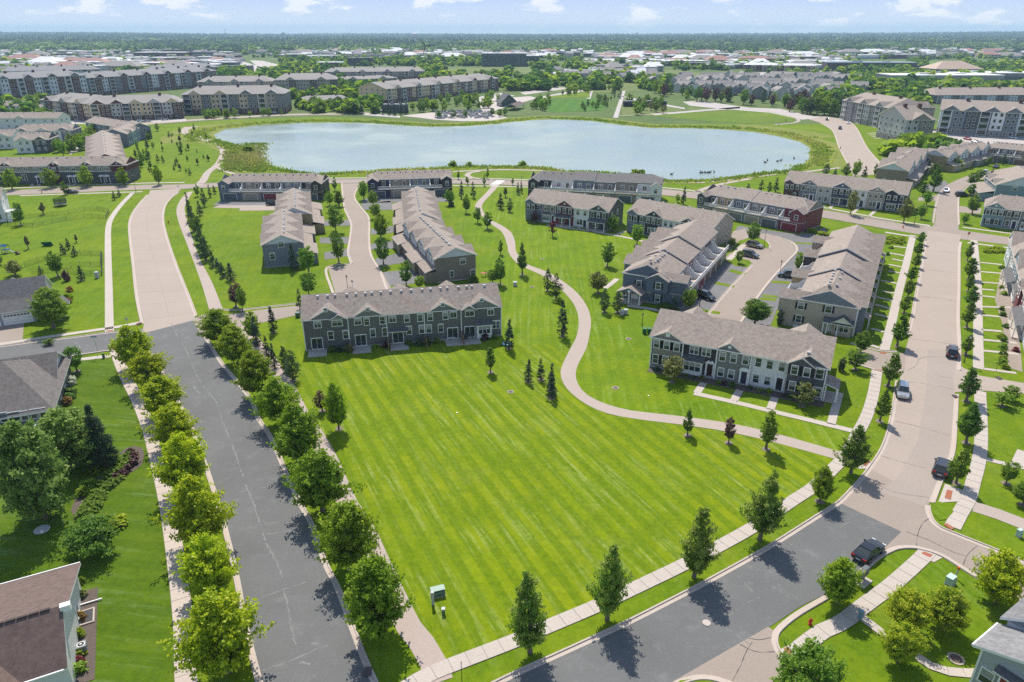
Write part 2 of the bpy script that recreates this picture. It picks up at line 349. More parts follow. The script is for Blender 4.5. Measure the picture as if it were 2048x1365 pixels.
# ---- concrete street beyond the crossing
RB_L = [(283, 668), (287.5, 647), (276, 592), (268, 523), (262, 475), (261, 447), (268, 426), (280, 409), (297, 390), (300, 381)]
RB_R = [(391, 640), (389, 633), (371, 585), (347, 523), (329.5, 468), (324, 437), (328, 413), (340, 397), (356, 385), (362, 378)]
rb = strip('street_concrete', RB_L, RB_R, .008, ROADTAN, 60)
kerb(RB_L[1:-1], 1, 60); kerb(RB_R[1:-1], -1, 60)
JNT = mat('road_joint', (.235, .195, .165), .9)
for (xa, ya), (xb, yb) in (((287, 640), (387, 626)), ((280, 610), (378, 603)), ((275, 585), (370, 581)), ((271, 550), (358, 549)), ((268, 523), (347, 522)), ((265, 500), (339, 499)), ((263, 478), (332, 478)), ((262, 455), (326, 455))): seam([(xa, ya), ((xa+xb)/2, (ya+yb)/2), (xb, yb)], .16, JNT, rb, .013, .02)
seam([(338, 635), (325, 580), (308, 523), (296, 468), (293, 437), (300, 412)], .14, JNT, rb, .013, .02)
# left side street
rj = strip('side_street', [(300, 655), (262, 662), (200, 669), (150, 676), (51, 688), (-60, 704), (-260, 735)], [(320, 695), (250, 702), (222, 700), (164, 708), (123, 714), (0, 733), (-220, 775)], .006, ASPHALT, 40)
kerb([(255, 663), (200, 669), (150, 676), (51, 688), (-60, 704), (-260, 735)], -1, 50); kerb([(232, 704), (222, 700), (164, 708), (123, 714), (0, 733), (-220, 775)], 1, 50)
seam([(146, 684), (157, 690), (162, 698)], .3, SEAML, rj, .014)
# entrance to the lane behind the near grey row
sheet('lane_entrance', [(385, 640), (403, 630), (470, 628), (514, 621), (600, 611), (700, 590), (700, 618), (602, 629), (528, 645), (478, 655), (455, 662), (400, 668)], .009, ROADTAN2)
kerb([(445, 621), (470, 622), (514, 618), (600, 608)], 1, 30)
# ---- far cross street
RC_N = [(-260, 398), (0, 383), (150, 376), (300, 371), (369, 370), (500, 364), (700, 359.5), (980, 361), (1200, 371), (1350, 382), (1500, 400), (1650, 422), (1790, 446), (1880, 455), (1950, 465), (2048, 479), (2260, 508)]
RC_S = [(-260, 410), (0, 392), (150, 385), (300, 379), (369, 378), (500, 371), (700, 366.5), (980, 369), (1200, 381), (1350, 393), (1500, 412), (1650, 436), (1790, 461), (1845, 470), (1923, 479), (2048, 494), (2260, 522)]
strip('cross_street', RC_N, RC_S, .006, ROADTAN2, 110)
kerb(RC_N[:13], 1, 110)
kerb(RC_S[4:13], -1, 80)
# trail beside the concrete street, on over the cross street towards the meadow
TB_L = [(419, 622), (403, 568), (379, 502), (358, 447), (353, 419), (361.6, 399), (375, 385)]; TB_R = [(446, 619), (423.5, 564), (399, 516), (382, 468), (372, 433), (370, 413), (377, 395)]
strip('trail_tan', TB_L, [*TB_R[:-1], (386, 383)], .012, PATHM, 40)
strip('trail_meadow', [(386, 372), (398, 362), (409, 345), (428, 330), (437, 315), (439, 301), (428, 289), (405, 281), (378, 273), (362, 265), (368, 255), (390, 249), (440, 243), (520, 238)], [(402, 372), (414, 362), (423, 345), (441, 330), (448, 315), (450, 300), (440, 285), (415, 277), (392, 270), (376, 264), (383, 257), (405, 251.5), (450, 246), (520, 241)], .012, PATHM, 70)
walk('trail_branch', [(432, 335), (445, 339), (458, 345), (475, 351)], 2.4, PATHM)
walk('trail_shore', [(905, 344), (930, 342.5), (1000, 340), (1060, 341), (1120, 344)], 2.4, PATHM); walk('trail_loop', [(985, 359), (950, 357), (935, 352), (940, 346), (960, 343)], 2.4, PATHM)
walk('trail_shore_right', [(1310, 364), (1400, 365), (1440, 362), (1500, 355), (1560, 348), (1610, 344), (1680, 336)], 2.4, PATHM); walk('trail_shore_link', [(1392, 385), (1412, 377), (1450, 367), (1500, 358)], 2.4, PATHM)
# bike trail across the lawns
TC_L = [(992, 363), (972, 386), (952, 407), (951, 418), (962, 431), (983, 449), (1004, 465), (1014, 489), (1018, 507), (1030, 523), (1046, 534), (1091, 555), (1127, 584), (1148, 610), (1157, 637), (1154, 670), (1139, 701), (1124, 732), (1121.5, 752), (1134, 778), (1167.6, 806), (1214, 827), (1280, 839.5), (1357, 849), (1444.5, 862), (1524, 879), (1600, 899), (1672, 919)]
TC_R = [(1006, 363), (985, 386), (966, 407), (965, 420), (977, 437), (1003, 451), (1022, 465), (1030, 484), (1033, 505), (1051, 526), (1064, 533), (1096, 545), (1130, 566), (1157, 589), (1175, 615.5), (1182, 642), (1179, 670), (1172, 698), (1155, 732), (1152, 757), (1167, 784), (1203, 805), (1255, 820), (1310, 827), (1370, 834), (1460, 847), (1550, 867), (1684, 905)]
strip('bike_trail', TC_L, TC_R, .012, PATHM, 110)
xw = sheet('crossing', [(978, 371), (995, 371), (1012, 361), (995, 360)], .016, CROSSW)
# ---- lane between the two left rows
LH_L = [(682, 366), (683.5, 386), (687, 415), (694, 433), (700.6, 449), (698, 478), (694, 505), (700.6, 528)]
LH_R = [(726, 366), (714, 381), (711, 396.5), (726, 418), (739, 436), (740, 478), (744, 510), (763, 544)]
strip('lane_concrete', LH_L, LH_R, .010, ROADTAN2, 50)
sheet('lane_court', [(700.6, 526), (763, 542), (790, 590), (800, 622), (690, 625), (672, 592), (656, 535), (692, 532)], .008, ROADTAN2)
kerb(LH_L, 1, 50); kerb(LH_R + [(776, 579), (786, 600)], -1, 60); kerb([(675, 600), (665, 576), (656, 536), (700, 529)], 1, 30)
# asphalt driveways on both sides of that lane
for q in ([(650, 520), (648, 505), (694, 498), (698, 512)], [(640, 487), (640, 476), (698, 474), (697, 488)], [(640, 452), (640, 442), (700, 440), (700, 452)], [(440, 402), (560, 402), (556, 411), (425, 411)]):
    sheet('driveway', q, .006, DRIVEM)
sheet('driveway_apron', [(425, 416), (440, 411), (560, 410), (565, 421), (478, 422), (480, 417)], .005, ROADTAN)
for q in ([(742, 500), (742, 488), (800, 480), (812, 496)], [(742, 470), (742, 458), (790, 452), (798, 464)], [(756, 534), (750, 518), (815, 502), (832, 522)], [(770, 556), (764, 545), (834, 538), (850, 556), (845, 566), (778, 572)], [(728, 420), (722, 408), (780, 402), (790, 420)], [(735, 396), (900, 394), (905, 404), (720, 406)]):
    sheet('driveway', q, .006, DRIVEM)
# ---- lane between the two right rows
sheet('lane_right', [(1395, 668), (1414, 637), (1459, 581), (1507, 530), (1496, 520), (1449, 518), (1462, 505), (1450, 490), (1468, 462), (1490, 458), (1528, 468), (1559, 476), (1583, 486), (1592, 498), (1587, 508), (1575, 520), (1528, 573), (1480, 642), (1470, 668)], .010, ROADTAN2)
kerb([(1402, 655), (1414, 637), (1459, 581), (1507, 530)], 1, 40); kerb([(1472, 655), (1480, 642), (1528, 573), (1575, 520), (1587, 508), (1592, 498), (1583, 486), (1559, 476), (1528, 468)], -1, 50)
sheet('driveway', [(1345, 655), (1413, 638), (1507, 530), (1500, 526), (1462, 512), (1452, 522), (1360, 617)], .006, DRIVEM)
sheet('driveway', [(1480, 643), (1540, 655), (1562, 600), (1590, 560), (1650, 480), (1640, 470), (1560, 470), (1592, 494), (1530, 574)], .006, DRIVEM)
sheet('driveway', [(1478, 452), (1600, 470), (1650, 455), (1656, 470), (1600, 482), (1560, 474), (1520, 466), (1470, 460)], .007, DRIVEM)
for a, b, w in (((1385, 618), (1440, 627), 1.6), ((1430, 566), (1468, 574), 1.8), ((1460, 541), (1490, 549), 2.2), ((1521, 598), (1552, 600), 1.8), ((1524, 592), (1556, 594), 1.5), ((1543, 564), (1580, 566), 1.8), ((1590, 486), (1625, 488), 1.6), ((1590, 507), (1615, 508), 1.6), ((1535, 625), (1545, 626), 1.5)):
    walk('grass_strip', [a, b], w, GRASS, .018)
isl = sheet('island_lawn', [(1462, 500), (1478, 482), (1505, 474), (1530, 480), (1541, 490), (1538, 497), (1520, 498), (1492, 484), (1472, 496), (1463, 510)], .02, GRASS)
kerb([(1493, 482), (1520, 496), (1538, 497), (1541, 490), (1530, 480), (1505, 474)], 1, 26, w=.7)
sheet('island_lawn', [(1450, 521), (1468, 514), (1500, 522), (1505, 531), (1497, 536), (1470, 532)], .02, GRASS)
walk('parking_walk', [(1458, 520), (1478, 500), (1488, 490)], 1.4, CONC, .03)
sheet('lane_mouth', [(1715, 694), (1760, 705), (1812, 707), (1808, 748), (1760, 742), (1712, 727)], .011, ROADTAN2)
kerb([(1700, 688), (1755, 702), (1795, 705)], 1, 16); kerb([(1700, 722), (1755, 740), (1790, 748)], -1, 16)
# ---- right street
RE_L = [(1683, 1008), (1700, 991), (1736, 950), (1767, 904), (1782, 865), (1792, 814), (1799, 763), (1807, 715), (1818, 675), (1828, 634), (1835, 592), (1843, 548), (1850, 504), (1854, 475), (1856, 462)]
RE_R = [(1851, 1024), (1859, 1004), (1880, 950), (1900, 904), (1906, 839), (1909, 788), (1914, 740), (1915, 688), (1913, 636), (1915, 570), (1916, 504), (1919, 484), (1922, 470)]
re_ = strip('street_right', RE_L, RE_R, .008, ROADTAN, 90)
kerb(RE_L[:7], 1, 60); kerb(RE_L[8:14], 1, 50); kerb(RE_R[1:6], -1, 50); kerb(RE_R[6:12], -1, 50)
sheet('resurfaced_lane', [(1796, 955), (1836, 880), (1852, 780), (1856, 700), (1911, 700), (1904, 839), (1897, 904), (1856, 1000), (1849, 1013), (1760, 985)], .0145, roadmat('road_tan_mid', (.305, .255, .216), .12, (.38, .33, .28), .2))
sheet('side_lane_right', [(1908, 722), (1930, 738), (1960, 752), (2100, 775), (2100, 792), (1970, 782), (1945, 783), (1906, 785)], .011, ROADTAN)
strip('street_north', [(1860, 458), (1870, 445), (1871, 420), (1875, 402), (1880, 383), (1897, 369), (1925, 356), (1965, 343)], [(1918, 470), (1917, 450), (1915, 425), (1915, 408), (1918, 388), (1937, 371), (1968, 358), (2010, 346)], .009, ROADTAN2, 40)
kerb([(1868, 447), (1871, 420), (1875, 402), (1880, 385)], 1, 24, w=.8); kerb([(1916, 450), (1915, 425), (1915, 408), (1918, 390), (1937, 371)], -1, 24, w=.8)
sheet('driveway', [(1872, 402), (1835, 402), (1838, 395), (1880, 390)], .007, ROADTAN2); sheet('driveway', [(1916, 412), (1916, 425), (1960, 428), (1964, 418)], .007, ROADTAN2)
sheet('driveway', [(1842, 372), (1890, 362), (1900, 372), (1884, 384), (1850, 384)], .007, DRIVEM); sheet('driveway', [(1965, 345), (2050, 330), (2050, 350), (1990, 356)], .007, ROADTAN2)
# ---- asphalt street along the bottom, and its two tan side streets
RI_T = [(560, 1620), (800, 1470), (1024, 1358), (1112, 1318), (1184, 1285), (1265, 1247), (1363.6, 1196.5), (1425, 1164), (1532, 1104), (1616, 1051), (1683, 1008)]
RI_B = [(900, 1760), (1050, 1545), (1185, 1452), (1255, 1400), (1300, 1385), (1400, 1335), (1536, 1256), (1600, 1214), (1664, 1180), (1766, 1099), (1803, 1064)]
ri = strip('street_bottom', RI_T, RI_B, .006, ASPHALT, 70); kerb(RI_T[1:], 1, 90)
sheet('junction_tan', [(1683, 1008), (1803, 1064), (1764, 1101), (1790, 1094), (1812, 1092), (1836, 1094), (1884, 1109), (1945, 1146), (2120, 1260), (2120, 1170), (2048, 1128), (1916, 1074), (1878, 1058), (1859, 1042), (1850, 1022), (1860, 1004), (1745, 940)], .0105, ROADTAN2)
sheet('junction_tan', [(1240, 1405), (1340, 1367), (1536, 1254), (1548, 1262), (1543, 1281), (1550, 1302), (1568, 1323), (1600, 1365), (1640, 1440), (1700, 1560), (1380, 1560), (1150, 1520)], .0105, ROADTAN2)
kerb([(1850, 1010), (1851.5, 1024), (1859.5, 1042), (1878, 1058), (1916, 1074), (2048, 1128), (2130, 1170)], 1, 50)
kerb([(1664, 1182), (1712, 1145), (1750, 1112), (1772, 1100), (1790, 1093), (1812, 1091), (1836, 1093), (1884, 1108), (1945, 1145), (2060, 1218)], -1, 70)
kerb([(1640, 1440), (1568, 1323), (1550, 1302), (1543, 1281), (1550, 1258), (1590, 1225), (1664, 1182)], -1, 60)
kerb([(1290, 1400), (1325, 1375), (1365, 1357), (1398, 1350), (1430, 1353), (1470, 1367), (1500, 1390)], -1, 40)
for pts in ([(1858, 1037), (1845, 1048), (1838, 1062), (1834, 1075), (1832, 1092)], [(1813, 1064), (1860, 1082), (1905, 1104), (1932, 1113)], [(1954, 1092), (1937, 1108), (1930, 1120), (1927, 1130)], [(1496, 1277), (1515, 1280), (1545, 1276)], [(1480, 1289), (1500, 1300), (1520, 1305), (1548, 1304)], [(1505, 1284), (1492, 1305), (1480, 1335), (1464, 1362)], [(1760, 911), (1780, 918), (1850, 937)], [(1745, 965), (1790, 985), (1858, 996)], [(1790, 843), (1830, 852), (1900, 872)], [(1800, 763), (1850, 768), (1908, 780)], [(1815, 741), (1832, 732), (1840, 718), (1860, 714), (1890, 715)], [(1820, 678), (1870, 684), (1913, 690)], [(1836, 592), (1880, 598), (1913, 604)], [(1771, 712), (1776, 724)], [(1880, 754), (1905, 757)], [(1848, 540), (1880, 543), (1914, 546)], [(1855, 501), (1890, 504), (1915, 506)]):
    seam(pts, .13 if pts[0][1] > 1000 else .1, SEAMD, ri, .024, .06)
for pts in ([(1470, 1145), (1505, 1185)], [(1592, 1082), (1580, 1092)], [(1440, 1250), (1500, 1290)], [(1710, 1040), (1680, 1056)], [(1456, 1130), (1460, 1140)], [(1466, 1170), (1478, 1176)], [(1660, 1075), (1675, 1081)], [(1410, 1260), (1500, 1205), (1560, 1170)]): seam(pts, .22, SEAML, ri, .018, .15)
strip('street_lakeside', [(1605, 236), (1640, 246), (1664, 262), (1677, 295), (1695, 330), (1706, 352)], [(1640, 232), (1690, 240), (1712, 254), (1735, 295), (1765, 330), (1783, 348)], .01, ROADTAN, 40)
kerb([(1640, 232), (1690, 240), (1712, 254), (1735, 295), (1765, 330)], -1, 30); kerb([(1640, 246), (1664, 262), (1677, 295), (1695, 330)], 1, 30)
# ---- pavements
walk('sidewalk_bottom', [(800, 1384), (845, 1356), (884, 1338), (1022, 1285), (1104, 1250), (1183, 1217), (1260, 1181), (1365, 1131), (1432, 1096), (1506, 1055), (1582, 1004), (1628, 974), (1664, 940), (1690, 912), (1715, 868), (1735, 828), (1747, 786), (1754, 742)], 1.75, slab=1.75, ymin=118)
walk('sidewalk_right', [(1768, 703), (1781, 655), (1796, 590), (1811, 534), (1826, 471)], 1.7)
walk('sidewalk_far_side', [(1905, 1055), (1921, 1025), (1937, 998), (1946, 965), (1957, 925), (1962, 885), (1962, 835), (1960, 783)], 1.75, slab=1.75, ymin=118)
walk('sidewalk_far_side', [(1957, 738), (1956, 658), (1955, 570), (1950, 504), (1948, 481)], 1.7)
walk('sidewalk_corner', [(1600, 1297), (1648, 1261), (1683, 1246), (1726, 1213), (1785, 1169), (1843, 1117), (1856, 1103)], 1.75, slab=1.75, ymin=200)
walk('house_walk', [(1722, 1234), (1738, 1246), (1772, 1272), (1800, 1295), (1838, 1315), (1865, 1334), (1905, 1345), (1960, 1347)], 1.05, slab=1.3, ymin=200)
walk('sidewalk_left', [(384, 1440), (372, 1365), (365, 1230), (349, 1100), (333, 1000), (313, 915), (297, 855), (275, 800), (250, 750), (231, 703)], 1.9, slab=1.75, ymin=118, m=roadmat('concrete_pink', (.45, .375, .32), .1, (.5, .44, .38), .3))
walk('sidewalk_left', [(219, 667), (217.5, 571), (216, 495), (217, 454), (225, 433), (245, 407), (266, 386)], 1.6)
walk('sidewalk_side_street', [(282, 645), (250, 652), (210, 658), (100, 674), (0, 689), (-150, 712)], 1.4); walk('sidewalk_side_street', [(223, 712), (164, 719), (123, 725)], 1.4)
walk('trail_street', [(880, 1364), (854, 1300), (819, 1256), (762, 1135), (726, 1055), (693, 1003), (660, 925), (630, 870), (600, 825), (575, 775), (545, 730), (505, 680), (470, 646)], 2.5, roadmat('path_rose', (.36, .29, .25), .1, (.42, .36, .31), .25), .008)
walk('trail_right', [(1947, 1013), (2000, 1030), (2048, 1049), (2100, 1067)], 2.5, PATHM, .012)
walk('sidewalk_shore', [(-100, 385), (0, 378), (150, 371.5), (300, 366.5), (369, 365.5)], 1.7); walk('sidewalk_street', [(40, 392), (150, 388), (285, 384)], 1.6); walk('sidewalk_shore', [(480, 361), (700, 356.5), (980, 358), (1200, 367), (1350, 378), (1420, 386)], 1.6)
walk('sidewalk_street', [(905, 371.5), (1060, 375), (1200, 384)], 1.5); walk('sidewalk_right', [(1560, 402), (1660, 418), (1760, 437), (1860, 452)], 1.5); walk('sidewalk_right', [(1770, 465), (1826, 474), (1845, 478)], 1.4); walk('sidewalk_far_side', [(1935, 486), (2048, 500)], 1.4); walk('sidewalk_far_side', [(1925, 455), (2048, 471)], 1.4)
walk('row_walk', [(1388, 787), (1470, 805), (1540, 822), (1620, 841), (1708, 863)], 1.3)
for a, b in (((1411, 761), (1394, 786)), ((1482, 776), (1467, 803)), ((1552, 790), (1540, 820)), ((1679, 786), (1662, 849))): walk('door_walk', [a, b], 1.25)
for x0, y0, x1, y1 in ((180, 145, 330, 165), (170, 210, 320, 238), (200, 265, 300, 285), (170, 315, 285, 338), (170, 375, 270, 393), (100, 460, 245, 488), (110, 555, 220, 578), (50, 610, 200, 645), (50, 680, 185, 718), (40, 765, 165, 795), (10, 900, 125, 930), (0, 1045, 85, 1075), (985, 295, 1200, 318), (990, 380, 1225, 400), (995, 475, 1215, 492), (1000, 540, 1130, 550), (1000, 600, 1140, 615), (1005, 700, 1290, 708), (1010, 775, 1220, 795), (1015, 910, 1200, 925), (1020, 1000, 1330, 1030), (1025, 1100, 1350, 1130), (1035, 1265, 1330, 1305)):
    walk('door_walk', [(1740+x0/4.55, 460+y0/4.55), (1740+x1/4.55, 460+y1/4.55)], .95)
walk('row_walk', [(1093, 451), (1130, 456), (1180, 463), (1240, 473), (1303, 487)], 1.2); walk('door_walk', [(1232, 470), (1250, 463)], 1.2); walk('row_walk', [(1210, 577), (1225, 566), (1234, 558)], 1.3); walk('row_walk', [(1255, 612), (1300, 618), (1350, 628)], 1.3)
walk('house_walk', [(1972, 919), (2010, 928), (2048, 936)], 1.0); walk('house_walk', [(2048, 903), (2034, 932)], 1.6)
for x in (1108, 1145, 1160, 1185): walk('door_walk', [(x, 448 + (x-1108)*.12), (x-4, 454 + (x-1108)*.13)], 1.1)
for x, y in ((1672, 413), (1720, 421), (1752, 428)): walk('door_walk', [(x, y-7), (x-14, y+5)], 1.1)
for x, y in ((66, 372), (80, 371.5), (140, 370), (152, 369.5), (212, 367.5), (224, 367)): walk('door_walk', [(x, y-6), (x-3, y+1)], 1.3)
# tactile ramps, rust red
for q in ([(1724, 928), (1733, 919), (1741, 924), (1731, 934)], [(1889, 996), (1894, 980), (1905, 983), (1901, 1001)], [(1887, 1050), (1893, 1047), (1909, 1057), (1903, 1061)], [(1842, 1108), (1848, 1104), (1866, 1111), (1860, 1116)], [(1567, 1298), (1575, 1294), (1585, 1306), (1577, 1312)], [(1759, 704.5), (1772, 705.5), (1772, 708.5), (1760, 707.5)], [(1749, 739), (1763, 741), (1763, 744), (1749, 742)], [(213, 662), (226, 660.5), (227, 664), (213, 666)], [(222, 697), (236, 695), (237, 699), (223, 701)], [(272, 648), (279, 645), (281, 649), (275, 652)]):
    sheet('tactile_ramp', q, .06, RAMPM)
for q in ([(1715, 938), (1728, 916), (1746, 925), (1733, 938)], [(1876, 1006), (1890, 968), (1935, 984), (1926, 1003)], [(1830, 1110), (1845, 1098), (1885, 1116), (1868, 1125)], [(1560, 1300), (1585, 1286), (1600, 1300), (1585, 1320)]):
    sheet('ramp_apron', q, .026, CONC)
sheet('corner_lawn', [(1864, 1015), (1868, 1002), (1914, 1012), (1911, 1020), (1893, 1040), (1878, 1041), (1868, 1030)], .05, GRASS)
sheet('island_lawn', [(1335, 1380), (1360, 1362), (1398, 1357), (1430, 1360), (1470, 1376), (1480, 1400), (1330, 1420)], .05, GRASS)
# driveways of the left houses
sheet('driveway', [(-40, 656), (48, 645), (45, 684), (-70, 702)], .006, ROADTAN2)
# ---- lake
WAT, t, p, o = newmat('lake_water')
v = wpos(t); p.inputs['Roughness'].default_value = .2; p.inputs['Specular IOR Level'].default_value = .38; lk(t, rng_(t, noise(t, v, .02, 3), .4, .62, .12, .34), p.inputs['Roughness'])
lk(t, mixc(t, rng_(t, noise(t, v, .018, 4), .35, .7), (.205, .26, .222), (.265, .312, .265)), p.inputs['Base Color'])
b1 = N(t, 'ShaderNodeBump'); b1.inputs['Strength'].default_value = .28; b1.inputs['Distance'].default_value = .25; lk(t, noise(t, wpos(t, (.5, 1.3, 1), .25), .9, 3, .6), b1.inputs['Height']); lk(t, b1.outputs[0], p.inputs['Normal'])
LAKE = [(428, 269), (452, 258.5), (520, 251), (600, 246.5), (690, 245.5), (740, 247), (800, 251), (860, 254), (930, 252.5), (985, 249), (1020, 245), (1060, 241), (1110, 239), (1180, 242), (1230, 249), (1300, 256), (1370, 257), (1440, 259), (1510, 265), (1560, 274), (1602, 285), (1620, 297), (1618, 318), (1600, 334), (1570, 343), (1520, 348.5), (1470, 356), (1400, 362), (1330, 362), (1270, 354), (1200, 346), (1130, 343), (1060, 335), (960, 334), (880, 337), (800, 340), (720, 345), (640, 348), (580, 343), (530, 331), (508, 310), (490, 298), (455, 285), (432, 277)]
sheet('lake', LAKE, .012, WAT)
# rough meadow round the shore
def ring(off, z, m, name, pts=LAKE):
    P = crom(GP(pts + [pts[0]]), 240); c = sum(P, Vector())/len(P); g = Geo(); k = []
    for i, p in enumerate(P):
        d = (P[(i+1) % 240]-P[i-1]).normalized(); nn = Vector((-d.y, d.x, 0)); nn = nn if (p-c).dot(nn) > 0 else -nn
        w = off(p); k.append((p-nn*.6, p+nn*w))
    for i in range(239): g.face([Vector((*q.xy, z)) for q in (k[i][0], k[i][1], k[i+1][1], k[i+1][0])])
    o = g.obj(name, m); o['kind'] = 'structure'; return k
SHORE = ring(lambda p: 5 + (15 if p.y > 400 else 0) + (8 if p.x < -120 else 0) + (12 if p.x > 130 else 0), .008, MEADOW, 'shore_meadow')
sheet('meadow', [(445, 290), (505, 318), (530, 345), (450, 345), (452, 320), (452, 300)], .01, MEADOW)
sheet('park_lawn', [(1080, 198), (1195, 198), (1212, 214), (1205, 222), (1100, 225), (1078, 212)], .03, grassmat('grass_park', (.06, .15, .015), (.08, .17, .02), (.045, .12, .012), streak=R(80), period=5, stamt=.5, strc=(.12, .21, .05)))
sheet('park_lawn', [(1090, 194), (1178, 182.5), (1180, 196), (1100, 196)], .03, GRASS)
sheet('lakeside_lawn', [(1290, 230), (1360, 226), (1500, 220), (1560, 228), (1590, 237), (1588, 243), (1500, 248), (1400, 242)], .014, grassmat('grass_lakeside', (.085, .16, .012), (.14, .18, .015), (.06, .13, .01)))
walk('trail_lakeside', [(1230, 232), (1290, 230), (1360, 224), (1440, 220), (1500, 220), (1540, 224), (1580, 233), (1597, 240), (1588, 246), (1550, 250)], 2.4, PATHM)
# ================================================================== BUILDINGS
ROOF = shingle('shingle_taupe', (.215, .173, .14), (.33, .274, .228), (.245, .19, .152))
ROOFB = shingle('shingle_brown', (.105, .07, .058), (.15, .105, .088), (.12, .08, .07))
ROOFG = shingle('shingle_grey', (.15, .145, .145), (.24, .235, .235), (.19, .185, .18))
ROOFD = shingle('shingle_dark', (.075, .073, .075), (.125, .12, .12), (.09, .088, .09))
ROOFM = shingle('shingle_mixed', (.19, .152, .128), (.29, .25, .22), (.25, .175, .12))
ROOFF = mat('roof_far', (.26, .235, .215), .9, .12, .08)
WHITE = mat('white_trim', (.74, .73, .70), .5, .05)
DKTRIM = mat('dark_shutter', (.022, .023, .027), .5)
BLACKM = mat('black_metal', (.03, .03, .032), .4, .1)
FOUND = mat('foundation', (.36, .34, .32), .9)
GLASS, t, p, o = newmat('window_glass'); p.inputs['Base Color'].default_value = (.035, .045, .045, 1); p.inputs['Roughness'].default_value = .06; p.inputs['Specular IOR Level'].default_value = .6; MATS['window_glass'] = GLASS
S_GREY = siding((.122, .119, .113), 'siding_grey'); S_TAUPE = siding((.25, .22, .185), 'siding_taupe'); S_DARK = siding((.05, .043, .048), 'siding_dark'); S_MID = siding((.19, .185, .172), 'siding_mid')
S_WHITE = siding((.68, .67, .65), 'siding_white'); S_CHAR = siding((.095, .095, .098), 'siding_charcoal'); S_BLUE = siding((.11, .135, .175), 'siding_blue'); S_SLATE = siding((.17, .19, .215), 'siding_slate')
S_RED = siding((.175, .04, .05), 'siding_red'); S_BEIGE = siding((.40, .345, .28), 'siding_beige'); S_TAN = siding((.24, .19, .14), 'siding_tan'); S_GOLD = siding((.33, .25, .13), 'siding_gold'); S_TEAL = siding((.19, .255, .28), 'siding_teal')
S_PALE = siding((.55, .575, .6), 'siding_pale'); S_CREAM = siding((.58, .455, .27), 'siding_cream'); BRICK = mat('brick_wall', (.14, .065, .05), .9, .2, 3, fine=.25, finesc=12); S_NAVY = siding((.035, .035, .065), 'siding_navy'); S_LIGHT = siding((.44, .42, .39), 'siding_light')
WOODD = mat('wood_deck', (.42, .31, .22), .8, .2, 4)
_WM = {}
BLIND = mat('window_blind', (.3, .3, .28), .6)
def win_mesh(w, h, kind, var=0):
    k = (round(w, 1), round(h, 1), kind, var)
    if k in _WM: return _WM[k]
    w, h = k[0], k[1]; g = Geo(); t = .11 if kind != 'door' else .13
    x0, x1, z0, z1 = -w/2, w/2, -h/2, h/2
    g.box(x0-t, -.07, z1, x1+t, 0, z1+t*1.3); g.box(x0-t-.03, -.09, z0-t, x1+t+.03, 0, z0); g.box(x0-t, -.065, z0, x0, 0, z1); g.box(x1, -.065, z0, x1+t, 0, z1)
    b = .045
    if kind == 'dh': g.box(x0, -.055, -b/2, x1, -.012, b/2)
    elif kind in ('sl', 'door'): g.box(-b/2, -.055, z0, b/2, -.012, z1)
    elif kind == 'tw': g.box(-.06, -.06, z0, .06, -.012, z1); g.box(x0, -.055, -b/2, -.06, -.012, b/2); g.box(.06, -.055, -b/2, x1, -.012, b/2)
    elif kind == 'bay':
        for q in (-w/6, w/6): g.box(q-.05, -.06, z0, q+.05, -.012, z1)
        for a, c in ((x0, -w/6-.05), (-w/6+.05, w/6-.05), (w/6+.05, x1)): g.box(a, -.05, h*.12, c, -.012, h*.12+b)
    fr = g.mesh('window_frame', WHITE); q = Geo(); zb = z1 - h*(0, .22, .47, .47)[var] if kind != 'door' else z1
    q.face([(x0, -.015, z0), (x1, -.015, z0), (x1, -.015, zb), (x0, -.015, zb)])
    if zb < z1: q.face([(x0, -.015, zb), (x1, -.015, zb), (x1, -.015, z1), (x0, -.015, z1)], 1)
    pn = q.mesh('window_pane', [GLASS, BLIND])
    _WM[k] = (fr, pn); return _WM[k]
_SH = {}
def shutter_mesh(h):
    k = round(h, 1)
    if k not in _SH:
        g = Geo(); g.box(-.2, -.06, -k/2, .2, 0, k/2); [g.box(-.15, -.075, -k/2+.08+i*(k-.1)/6, .15, -.06, -k/2+.12+i*(k-.1)/6+.06) for i in range(6)]
        _SH[k] = g.mesh('shutter', DKTRIM)
    return _SH[k]
g = Geo(); g.box(-.23, -.23, -.12, .23, .23, .3); VENT = g.mesh('roof_vent', [mat('vent_metal', (.42, .4, .385), .6)]); g = Geo(); g.cyl(0, 0, -.15, .5, .05, n=6); PIPE = g.mesh('vent_pipe', [WHITE])
_GD = {}
def garage_mesh(w, h, m, lights=False):
    k = (round(w, 1), round(h, 1), m.name, lights)
    if k not in _GD:
        g = Geo(); n = 4
        for i in range(n): g.box(-w/2, -.05, i*h/n+.015, w/2, 0, (i+1)*h/n-.015, 0)
        g.box(-w/2-.13, -.08, 0, -w/2, 0, h+.13, 1); g.box(w/2, -.08, 0, w/2+.13, 0, h+.13, 1); g.box(-w/2, -.08, h, w/2, 0, h+.13, 1)
        if lights:
            for i in range(8): g.box(-w/2+.2+i*(w-.3)/8, -.06, h*.79, -w/2+.2+(i+.75)*(w-.3)/8, -.05, h*.93, 2)
        _GD[k] = g.mesh('garage_door', [m, WHITE, GLASS])
    return _GD[k]
FACE = {'F': 0, 'R': math.pi/2, 'B': math.pi, 'L': -math.pi/2}
